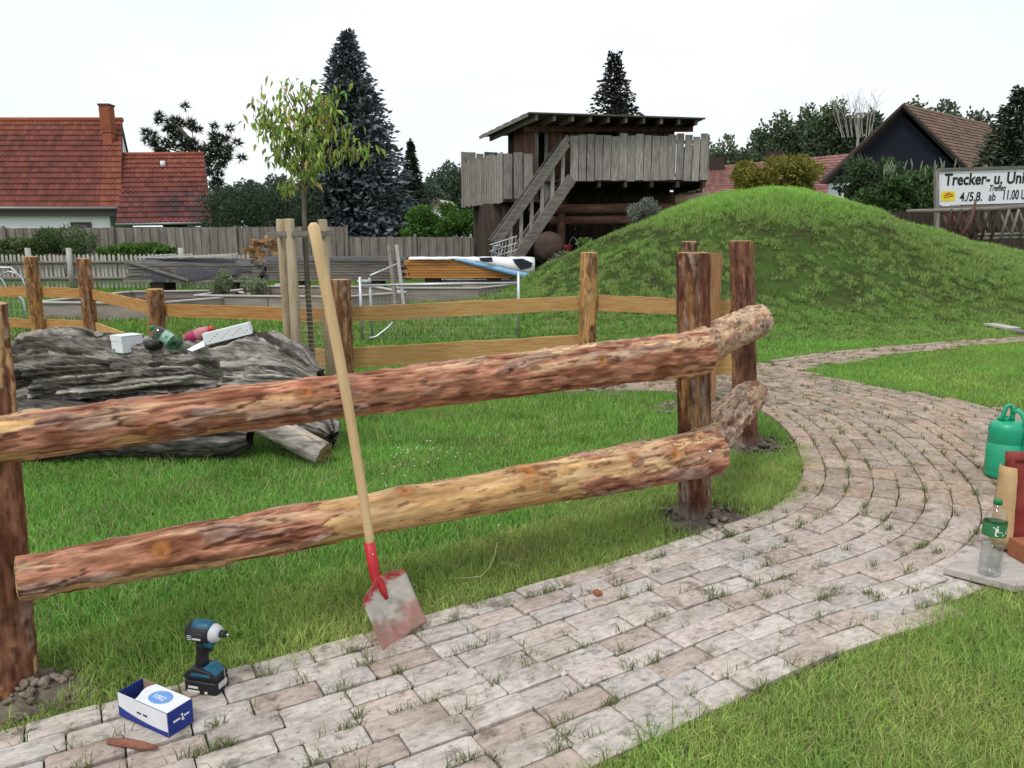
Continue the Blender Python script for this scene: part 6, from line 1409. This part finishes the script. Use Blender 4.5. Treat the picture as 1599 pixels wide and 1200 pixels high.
# ---- long low red roof behind the playhouse and a small far gable
lr = thing("long_roof_house", (20, 62, 0), "long low house with faded red roof behind the mound", "house")
e0, e1, q0, q1 = P(1096, 306, 58), P(1340, 306, 58), P(1100, 262, 63), P(1340, 240, 63)
dn = Vector((0, 0, -0.35))
lrf = slab("roof", [e0 + dn, e1 + dn, q1 + dn, q0 + dn], 0.15, 'eave', lr)
tiled("roof_tiles", e0 + Vector((0, 0, 0.02)), e1 + Vector((0, 0, 0.02)), q0 + Vector((0, 0, 0.02)), q1 + Vector((0, 0, 0.02)), 0.30, 14, (0.19, 0.085, 0.075), (0.27, 0.125, 0.105), lrf, 15, 0.05)
MB().add([(x, y, z) for x, y in ((e0.x + 0.3, 58.4), (e1.x - 0.3, 58.4), (e1.x - 0.3, 66), (e0.x + 0.3, 66)) for z in (0, e0.z - 0.1)], [(0, 2, 3, 1), (2, 4, 5, 3), (4, 6, 7, 5), (6, 0, 1, 7), (1, 3, 5, 7)]).build("wall", 'render', lr)
for px, py in ((1118, 258), (1210, 250)): p = P(px, py, 62.5); MB().box((p.x, p.y, p.z), (1.1, 0.8, 1.2)).build("chimney", 'darkwood', lr)
fg = thing("far_gable_house", P(683, 330, 70), "tiny cream gabled house seen far behind the green shrubs", "house")
g0, g1, g2 = P(672, 327, 70), P(694, 327, 70), P(681, 311, 70)
MB().add([g0, g1, g2] + [p + Vector((1, 6, 0)) for p in (g0, g1, g2)], [(0, 1, 2), (5, 4, 3), (0, 3, 4, 1), (1, 4, 5, 2), (2, 5, 3, 0)]).build("gable_wall", mat("cream_render", [(0.55, 0.47, 0.36)], rough=0.9), fg)
for e in (g0, g1): MB().beam(g2 + Vector((0, -0.1, 0.1)), e + Vector((0, -0.1, 0.05)), 0.5, 0.25).build("roof", 'felt', fg)
MB().add([(x, y, z) for x, y in ((g0.x, 70.1), (g1.x, 70.1), (g1.x + 1, 76), (g0.x + 1, 76)) for z in (0, g0.z)], [(0, 2, 3, 1), (2, 4, 5, 3), (4, 6, 7, 5), (6, 0, 1, 7)]).build("wall", 'render', fg)

# ================================================================== SIGN, TRELLIS, FENCE ON THE RIGHT
SY = 23.0
s00, s10, s01 = P(1466, 321, SY), P(1612, 317, SY), P(1466, 268, SY)
sg = thing("banner_sign", (s00.x, SY, 0.9), "white tractor meeting sign board with black lettering on posts", "sign")
MB().add([s00, s10, P(1612, 264, SY), s01] + [p + Vector((0, 0.04, 0)) for p in (s00, s10, P(1612, 264, SY), s01)], [(0, 1, 2, 3), (7, 6, 5, 4), (0, 4, 5, 1), (1, 5, 6, 2), (2, 6, 7, 3), (3, 7, 4, 0)]).build("board", 'sign_w', sg)
ux = (s10 - s00).normalized(); fwd = Vector((0, -0.008, 0))
K = (P(1575, 300, SY) - P(1475, 300, SY)).x / 100
def SP(px, py): return P(px, py, SY) + fwd
text("lettering", "Trecker- u. Uni", 0.46, SP(1474, 289.5), ux, (0, 0, 1), 'ink_k', sg, 0.012, fit=K * 124)
text("lettering", "Treffen", 0.24, SP(1543, 298.5), ux, (0, 0, 1), 'ink_k', sg, 0.004, 0.3, fit=K * 27)
text("lettering", "4./5.8.", 0.36, SP(1498, 314.5), ux, (0, 0, 1), 'ink_k', sg, 0.006, fit=K * 35)
text("lettering", "ab", 0.32, SP(1543, 313.5), ux, (0, 0, 1), 'ink_k', sg, 0.004, fit=K * 11)
text("lettering", "11.00 Uh", 0.38, SP(1564, 312), ux, (0, 0, 1), 'ink_k', sg, 0.006, fit=K * 43)
MB().add([SP(1469.5, 315), SP(1491, 314), SP(1491.5, 299), SP(1470, 299)], [(0, 1, 2, 3)]).build("yellow_panel", 'ink_y', sg)
for a, b in (((1473, 306), (1488, 303)), ((1474, 309), (1489, 306)), ((1476, 303), (1484, 301))):
    MB().beam(SP(*a) + fwd, SP(*b) + fwd, 0.004, 0.022).build("print", 'ink_r', sg)
MB().beam(P(1462, 266, SY - 0.05), P(1463, 372, SY - 0.05), 0.10, 0.12, up=(0, 1, 0)).build("post", 'greywood', sg)
MB().beam(P(1464, 265.5, SY - 0.02), P(1612, 261, SY - 0.02), 0.07, 0.08).build("top_rail", 'greywood_h', sg)
MB().beam(P(1464, 325, SY - 0.02), P(1612, 320.5, SY - 0.02), 0.07, 0.09).build("bottom_rail", 'greywood_h', sg)
MB().beam(P(1539, 258, SY + 0.08), P(1540, 372, SY + 0.08), 0.08, 0.08, up=(0, 1, 0)).build("post", 'greywood', sg)
tr = thing("pole_trellis", (15, 22, 1.0), "rustic lattice of crossed dark poles below the sign", "trellis")
TYY = 21.6
MB().tube([P(1416, 330, TYY), P(1480, 329, TYY), P(1540, 327, TYY), P(1614, 322, TYY)], [0.05, 0.055, 0.06, 0.065], 10).build("pole", 'greywood_h', tr, True)
for yb in (365, 371): MB().tube([P(1528, yb + 2, TYY), P(1614, yb, TYY)], 0.045, 8).build("pole", 'greywood_h', tr, True)
k = 0
for px in range(1470, 1612, 15):
    m_ = 'redwood' if px < 1520 else 'greywood_h' if px > 1555 else 'darkwood'
    MB().tube([P(px, 327, TYY + 0.05), P(px + 17, 374, TYY + 0.05)], 0.036, 7).build("lattice_pole", m_, tr, True)
    MB().tube([P(px + 16, 327, TYY - 0.05), P(px + 2, 374, TYY - 0.05)], 0.036, 7).build("lattice_pole", 'darkwood' if px < 1560 else 'greywood_h', tr, True)
MB().tube([P(1524, 312, TYY - 0.1), P(1516, 345, TYY - 0.1), P(1500, 372, TYY - 0.1)], [0.03, 0.05, 0.06], 7).build("stump_branch", 'redwood', tr, True)
bf2 = thing("grey_plank_fence", (14, 25.5, 0), "dark grey plank fence behind the trellis and sign", "fence")
x0, x1 = P(1366, 330, 25.0).x, P(1660, 330, 25.0).x; nb = 40
planks(Vector((x0, 25.0, 0)), Vector((x1, 25.0, 0)), 0.6, P(1400, 329, 25.0).z, nb, (), 0.95, 'darkwood', 0.04, bf2, "plank")
for k in range(2): MB().beam((x0, 25.06, 1.3 + 0.7 * k), (x1, 25.06, 1.3 + 0.7 * k), 0.05, 0.08).build("rail", 'greywood_h', bf2)

# ================================================================== TREES AND SHRUBS
def cards(P0, D, L, W, C, nm="crown", mtl='leaf', parent=None, tri_=False):
    """one small leaf face per point: P0 base, D direction, L length, W width"""
    n = len(P0); D = D / (np.linalg.norm(D, axis=1)[:, None] + 1e-9); rv_ = rng.normal(size=(n, 3)); S = np.cross(D, rv_); S /= np.linalg.norm(S, axis=1)[:, None] + 1e-9
    S = S * (W / 2)[:, None]; tip = P0 + D * L[:, None]
    if tri_:
        V = np.stack([P0 - S, P0 + S, tip], 1).reshape(-1, 3); me = npmesh(nm, V, np.arange(3 * n), np.full(n, 3), np.repeat(C, 3, 0))
    else:
        mid = P0 + D * (L * 0.5)[:, None]
        V = np.stack([P0, mid - S, tip, mid + S], 1).reshape(-1, 3); me = npmesh(nm, V, np.arange(4 * n), np.full(n, 4), np.repeat(C, 4, 0))
    return link(nm, me, mtl, parent)
def lobes_leaves(lobes, n, size, ca, cb, parent, nm="crown", mtl='leaf', shell=0.75, dirz=0.1, aspect=0.6, seed=1):
    """leaves scattered through many overlapping clumps (x, y, z, rx, ry, rz)"""
    lb = np.array(lobes, float); w = lb[:, 3] * lb[:, 5]; idx = rng.choice(len(lb), n, p=w / w.sum()); l = lb[idx]
    d = rng.normal(size=(n, 3)); d /= np.linalg.norm(d, axis=1)[:, None]; rad = shell + (1.05 - shell) * rng.random(n) ** 0.7
    rad *= 0.85 + 0.3 * fbm(d * 2.2 + idx[:, None] * 7.7, 2, seed)
    P0 = l[:, :3] + d * l[:, 3:6] * rad[:, None]
    D = d * 0.6 + rng.normal(size=(n, 3)) * 0.7 + np.array([0, 0, dirz])
    t = rng.random(len(lb))[idx] * 0.5 + rng.random(n) * 0.5
    C = mixc(ca, cb, t) * rng.uniform(0.75, 1.25, n)[:, None]
    return cards(P0, D, size * rng.uniform(0.6, 1.4, n), size * aspect * rng.uniform(0.7, 1.3, n), C, nm, mtl, parent)
def make_lobes(c, rx, ry, rz, k, rs=0.38, seed=1, flat_base=True):
    r_ = np.random.default_rng(seed); out = []
    for _ in range(k):
        d = r_.normal(size=3); d /= np.linalg.norm(d); q = 0.72 * r_.random() ** 0.4; d[2] = d[2] if not flat_base else max(d[2], -0.55)
        s = rs * r_.uniform(0.7, 1.35); out.append((c[0] + d[0] * rx * q, c[1] + d[1] * ry * q, c[2] + d[2] * rz * q, rx * s, ry * s, rz * s * 0.85))
    return out
def conifer(name, base, H, Rb, label, ca, cb, n_br=9, whorls=34, seed=1, droop=0.25, per=26, spray=0.34, z0f=0.04, pw=0.85, cat="tree", tops=1, gap=0.0, width=0.07):
    t = thing(name, base, label, cat); r_ = np.random.default_rng(seed); b = np.array(base, float)
    MB().tube([Vector(base), Vector(base) + Vector((0, 0, H * 0.5)), Vector(base) + Vector((0, 0, H * 0.98))], [Rb * 0.07, Rb * 0.045, 0.02], 8).build("trunk", 'trunk', t, True)
    P0, D, L, C = [], [], [], []
    for k in range(whorls):
        f = z0f + (1 - z0f) * (k / whorls) ** 0.95; R0 = Rb * (1 - f) ** pw + 0.05
        for j in range(n_br):
            if r_.random() < gap: continue
            a = r_.uniform(0, 6.283); Lb_ = R0 * r_.uniform(0.72, 1.12); dr = droop * r_.uniform(0.5, 1.4); m_ = max(6, int(per * Lb_ / Rb))
            tt = (np.arange(m_) + r_.random(m_)) / m_
            up_ = 0.25 * Lb_ * np.sin(tt * 2.4) * (0.3 + f) - dr * Lb_ * tt ** 1.4 + 0.18 * Lb_ * np.maximum(0, tt - 0.7)
            side = r_.normal(0, 0.16, m_) * Lb_ * (1.05 - tt) ** 0.5 * (0.3 + tt)
            ca_, sa_ = np.cos(a), np.sin(a)
            p = np.stack([b[0] + ca_ * Lb_ * tt - sa_ * side, b[1] + sa_ * Lb_ * tt + ca_ * side, b[2] + f * H + up_ + r_.normal(0, 0.03, m_) * Rb], 1)
            dd = np.stack([ca_ + r_.normal(0, 0.45, m_), sa_ + r_.normal(0, 0.45, m_), r_.normal(-0.05, 0.35, m_)], 1)
            P0.append(p); D.append(dd); L.append(spray * r_.uniform(0.6, 1.3, m_) * (0.55 + 0.45 * (1 - f)))
            C.append(mixc(ca, cb, np.clip(tt * 0.8 + r_.normal(0, 0.2, m_), 0, 1)))
    if tops:
        for q in range(tops):
            m_ = 40; zz = r_.uniform(0.90, 1.0, m_); off = (q - (tops - 1) / 2) * 0.32
            P0.append(np.stack([b[0] + off + r_.normal(0, 0.05, m_), b[1] + r_.normal(0, 0.05, m_), b[2] + H * zz], 1)); D.append(np.stack([r_.normal(0, 0.5, m_), r_.normal(0, 0.5, m_), r_.uniform(0.2, 1.2, m_)], 1)); L.append(np.full(m_, spray * 0.6)); C.append(np.tile(np.array(ca), (m_, 1)))
    P0, D, L, C = np.vstack(P0), np.vstack(D), np.concatenate(L), np.vstack(C)
    cards(P0, D, L, L * width / 0.22 * 0.9, C, "crown", 'needle', t); return t
BS = (0.036, 0.047, 0.050), (0.130, 0.155, 0.165)
sp0 = P(547, 200, 36); conifer("blue_spruce", (sp0.x, 36, 0), P(545, 50, 36).z, 3.6, "tall dense blue grey spruce behind the young tree", *BS, n_br=26, whorls=56, seed=5, per=46, spray=0.40, width=0.10, pw=0.78)
p = P(640, 400, 52); conifer("slender_conifer", (P(643, 300, 52).x, 52, 0), P(643, 219, 52).z, 1.9, "small slender dark conifer right of the blue spruce", (0.022, 0.032, 0.022), (0.05, 0.07, 0.045), n_br=16, whorls=40, seed=9, per=34, spray=0.4, width=0.12, pw=1.1)
conifer("ragged_spruce", (P(955, 300, 50).x, 50, 0), P(955, 84, 50).z, 4.6, "dark ragged spruce top rising behind the playhouse roof", (0.018, 0.022, 0.02), (0.04, 0.05, 0.042), n_br=22, whorls=36, seed=12, droop=0.55, per=60, spray=0.45, width=0.11, tops=3, gap=0.1)
conifer("feathery_conifer", (P(1582, 220, 33).x, 33, 0), P(1582, 138, 33).z, 3.0, "feathery dark conifer at the right edge in front of the barn", (0.03, 0.042, 0.026), (0.07, 0.095, 0.06), n_br=18, whorls=40, seed=15, droop=0.35, per=40, spray=0.40, width=0.10, gap=0.1)
# old pine with open crown behind the annex
pn = thing("open_pine", (P(305, 300, 46).x, 46, 0), "dark open crowned pine behind the annex", "tree")
pb = Vector((P(318, 300, 46).x, 46, 0)); lm = MB()
lm.tube([pb, pb + Vector((-0.2, 0, 4.5)), pb + Vector((-0.8, 0, 7.2)), pb + Vector((-1.6, 0, 8.2))], [0.25, 0.2, 0.12, 0.04], 8)
tips = [(258, 178), (288, 188), (272, 200), (300, 205), (310, 222), (282, 215), (262, 205), (240, 225), (232, 212), (247, 238), (258, 232), (335, 232), (352, 215), (345, 205), (358, 224), (330, 245), (348, 250), (362, 247), (338, 262), (318, 240), (300, 230), (322, 258), (340, 275), (330, 290), (318, 275), (275, 225), (290, 225), (345, 240)]
P0, D, C = [], [], []
for px, py in tips:
    q = P(px, py, 46 + random.uniform(-1.5, 1.5)); root = pb + Vector((-0.05 * q.z, 0, max(2.5, q.z - random.uniform(0.6, 1.6)))); lm.tube([root, (root + q) / 2 + Vector((0, 0, -0.2)), q], [0.06, 0.04, 0.015], 5)
    for _ in range(3):
        c = np.array(q) + rng.normal(0, 0.24, 3); m_ = 70; dd = rng.normal(size=(m_, 3)); dd /= np.linalg.norm(dd, axis=1)[:, None]; dd[:, 2] = dd[:, 2] * 0.8 + 0.25
        P0.append(c + dd * 0.10); D.append(dd); C.append(mixc((0.022, 0.034, 0.022), (0.06, 0.085, 0.055), rng.random(m_)))
lm.build("trunk", 'trunk', pn, True)
P0, D, C = np.vstack(P0), np.vstack(D), np.vstack(C); cards(P0, D, rng.uniform(0.22, 0.42, len(P0)), rng.uniform(0.05, 0.1, len(P0)), C, "crown", 'needle', pn, True)

def bush(name, px, py_top, py_bot, Y, wpx, label, ca, cb, n, size, k=14, seed=1, cat="shrub", mtl='leaf', rs=0.36, zmin=None, aspect=0.55, depth=1.0, group=None):
    a, b = P(px, py_top, Y), P(px, py_bot, Y); rz = (a.z - b.z) / 2; rx = wpx / 2 * Y / FPX
    t = thing(name, (a.x, Y, zmin if zmin is not None else max(0, b.z - rz)), label, cat, group)
    lb = make_lobes((a.x, Y, (a.z + b.z) / 2), rx, rx * depth, rz, k, rs, seed, False)
    lobes_leaves(lb, n, size, ca, cb, t, "foliage", mtl, 0.55, 0.25, aspect, seed)
    sm = MB()
    for _ in range(6):
        d = Vector((random.uniform(-rx, rx) * 0.6, 0, 0)); sm.tube([Vector((a.x, Y, 0)) + d * 0.3, Vector((a.x, Y, b.z)) + d * 0.6, Vector((a.x, Y, a.z - rz * 0.6)) + d], [0.04, 0.03, 0.01], 5)
    sm.build("stems", 'trunk', t, True); return t
hedge = thing("dark_hedge", (P(390, 330, 33).x, 33, 0), "tall dark clipped evergreen hedge behind the plank fence", "hedge")
x0, x1, zt = P(330, 300, 33).x, P(490, 300, 33).x, P(390, 300, 33).z
hl = [(x, 33 + random.uniform(-0.4, 0.4), z, 0.5, 0.5, 0.6) for x in np.arange(x0, x1, 0.42) for z in np.arange(0.5, zt - 0.3 + random.uniform(-0.1, 0.1), 0.6)]
lobes_leaves(hl, 15000, 0.16, (0.03, 0.05, 0.031), (0.07, 0.11, 0.062), hedge, "foliage", 'leaf', 0.5, 0.8, 0.35)
bush("bright_shrub", 665, 318, 385, 31, 85, "bright green leafy shrub beside the blue spruce", (0.05, 0.12, 0.022), (0.10, 0.22, 0.04), 6500, 0.13, 18, 3)
bush("bright_shrub", 712, 316, 385, 30.5, 80, "bright green leafy shrub touching the playhouse's left side", (0.05, 0.11, 0.022), (0.10, 0.21, 0.04), 6500, 0.13, 18, 4)
bush("yellow_shrub", 1185, 232, 318, 30, 82, "yellow green shrub on top of the mound, nearer the playhouse", (0.13, 0.125, 0.02), (0.29, 0.27, 0.05), 6500, 0.13, 16, 5)
bush("yellow_shrub", 1240, 240, 318, 30, 80, "yellow green shrub on the mound nearer the barn", (0.12, 0.125, 0.02), (0.27, 0.26, 0.05), 6000, 0.13, 16, 6)
bush("dark_bush", 1365, 236, 345, 32, 105, "dark rounded bush in front of the blue gable", (0.032, 0.056, 0.028), (0.075, 0.12, 0.055), 9000, 0.16, 20, 7)
bush("tall_shrub", 1440, 258, 345, 29, 120, "mid green shrub with pale flower spikes beside the sign", (0.04, 0.085, 0.025), (0.09, 0.165, 0.05), 10000, 0.14, 22, 8)
bush("tall_shrub", 1395, 275, 340, 28.5, 90, "green shrub between the dark bush and the flowering shrub", (0.035, 0.08, 0.02), (0.08, 0.15, 0.045), 7000, 0.14, 16, 9)
spk = MB()
for k in range(34):
    a = P(random.uniform(1380, 1500), random.uniform(256, 285), 28.6 + random.uniform(-0.6, 0.6)); spk.tube([a - Vector((0, 0, 0.3)), a, a + Vector((random.uniform(-0.12, 0.12), 0, 0.22))], [0.012, 0.03, 0.008], 5)
spo = spk.build("flower_spikes", mat("pale_spikes", [(0.3, (0.12, 0.16, 0.09)), (0.7, (0.20, 0.24, 0.14))], scale=9, rough=0.9), bpy.data.objects["tall_shrub"], True); spo["kind"] = "stuff"
bush("wall_weeds", 95, 345, 410, 25.5, 100, "tall seeding weeds in front of the white house wall", (0.05, 0.085, 0.03), (0.11, 0.17, 0.06), 6500, 0.12, 18, 10, rs=0.32, aspect=0.3)
bush("low_weeds", 215, 378, 412, 24.8, 190, "low green weeds along the plank fence", (0.06, 0.13, 0.025), (0.12, 0.22, 0.045), 7000, 0.11, 24, 11, rs=0.24, depth=0.25)
bush("low_weeds", 30, 372, 415, 24.9, 110, "pale low weeds behind the picket fence at the left edge", (0.08, 0.12, 0.04), (0.15, 0.19, 0.07), 5000, 0.11, 16, 12, rs=0.28, depth=0.3)
bush("herb_bush", 340, 417, 470, 15.6, 42, "grey green herb bush growing in the raised bed", (0.13, 0.17, 0.09), (0.27, 0.31, 0.19), 2600, 0.07, 12, 13, aspect=0.35, zmin=0.2)
bush("herb_bush", 392, 432, 470, 15.4, 50, "lower pale herb bush at the bed's right corner", (0.14, 0.18, 0.10), (0.28, 0.31, 0.20), 2000, 0.06, 12, 14, aspect=0.35, zmin=0.2)
bush("grey_shrub", 1002, 303, 362, 19.4, 58, "silvery grey shrub on the mound under the deck edge", (0.12, 0.13, 0.11), (0.24, 0.26, 0.22), 1800, 0.075, 12, 15, aspect=0.35, zmin=1.3)
bush("grey_weeds", 880, 392, 432, 18.6, 60, "pale weeds at the mound foot below the playhouse", (0.13, 0.16, 0.10), (0.25, 0.28, 0.18), 1600, 0.07, 12, 16, aspect=0.35, zmin=0.6)
bush("green_weed", 918, 372, 400, 19.2, 40, "fresh green weed clump under the deck on the mound", (0.09, 0.17, 0.04), (0.17, 0.29, 0.07), 1500, 0.08, 8, 17, zmin=1.0)
# ---- woods far behind, one mass each
def wood(name, label, spans, Y, ca, cb, n, size, seed):
    r_ = np.random.default_rng(seed); lb = []
    for (px, top, w) in spans:
        c = P(px, top, Y + r_.uniform(-4, 4)); rx = w / 2 * Y / FPX; H = c.z
        lb += make_lobes((c.x, c.y, H * 0.58), rx, rx, H * 0.46, 44, 0.30, int(px), False)
    o = lobes_leaves(lb, n, size, ca, cb, None, name, 'leaf', 0.6, 0.2, 0.7, seed); tag(o, label, None, None, "stuff")
    tk = MB()
    for (px, top, w) in spans: q = P(px, top, Y); tk.tube([(q.x, Y, 0), (q.x, Y, q.z * 0.7)], [0.5, 0.25], 7)
    b = tk.build("trunks", 'trunk', o, True); b["kind"] = "stuff"
wood("distant_wood", "dark wood of broad leaved trees behind the long red roof", [(1100, 205, 60), (1140, 200, 70), (1185, 192, 70), (1225, 175, 80), (1262, 166, 80), (1300, 158, 85), (1335, 178, 70), (1365, 176, 70), (1400, 190, 80), (1160, 225, 80), (1110, 230, 60)], 90, (0.052, 0.078, 0.045), (0.12, 0.165, 0.085), 95000, 0.42, 31)
wood("distant_wood", "trees showing above the barn ridge", [(1432, 155, 60), (1478, 150, 90), (1525, 165, 70), (1575, 190, 90)], 80, (0.045, 0.065, 0.036), (0.10, 0.135, 0.07), 26000, 0.38, 33)
wood("distant_wood", "low wooded skyline between the hedge and the playhouse", [(340, 285, 70), (395, 276, 80), (440, 270, 70), (480, 280, 80), (600, 270, 90), (660, 262, 80), (700, 254, 80), (740, 258, 80), (790, 268, 80)], 105, (0.058, 0.085, 0.062), (0.12, 0.16, 0.105), 60000, 0.42, 35)
bt = thing("bare_tree", (P(1345, 200, 84).x, 84, 0), "leafless pale tree branches above the dark wood", "tree"); bm_ = MB()
for k in range(22):
    px = random.uniform(1295, 1378); top = random.uniform(146, 168); a = P(1340 + (px - 1340) * 0.6, 215, 84); b = P(px, top, 84); m1 = (a + b) / 2 + Vector((random.uniform(-0.3, 0.3), 0, 0.2)); bm_.tube([a, m1, b], [0.045, 0.028, 0.012], 4)
    for _ in range(4): q = m1.lerp(b, random.random()); bm_.tube([q, q + Vector((random.uniform(-0.9, 0.9), 0, random.uniform(0.5, 1.2)))], [0.018, 0.010], 4)
bm_.tube([(P(1340, 215, 84).x, 84, 0), P(1340, 214, 84)], [0.4, 0.12], 6); bm_.build("branches", mat("pale_twigs", [(0.34, 0.31, 0.29)], rough=0.9), bt)
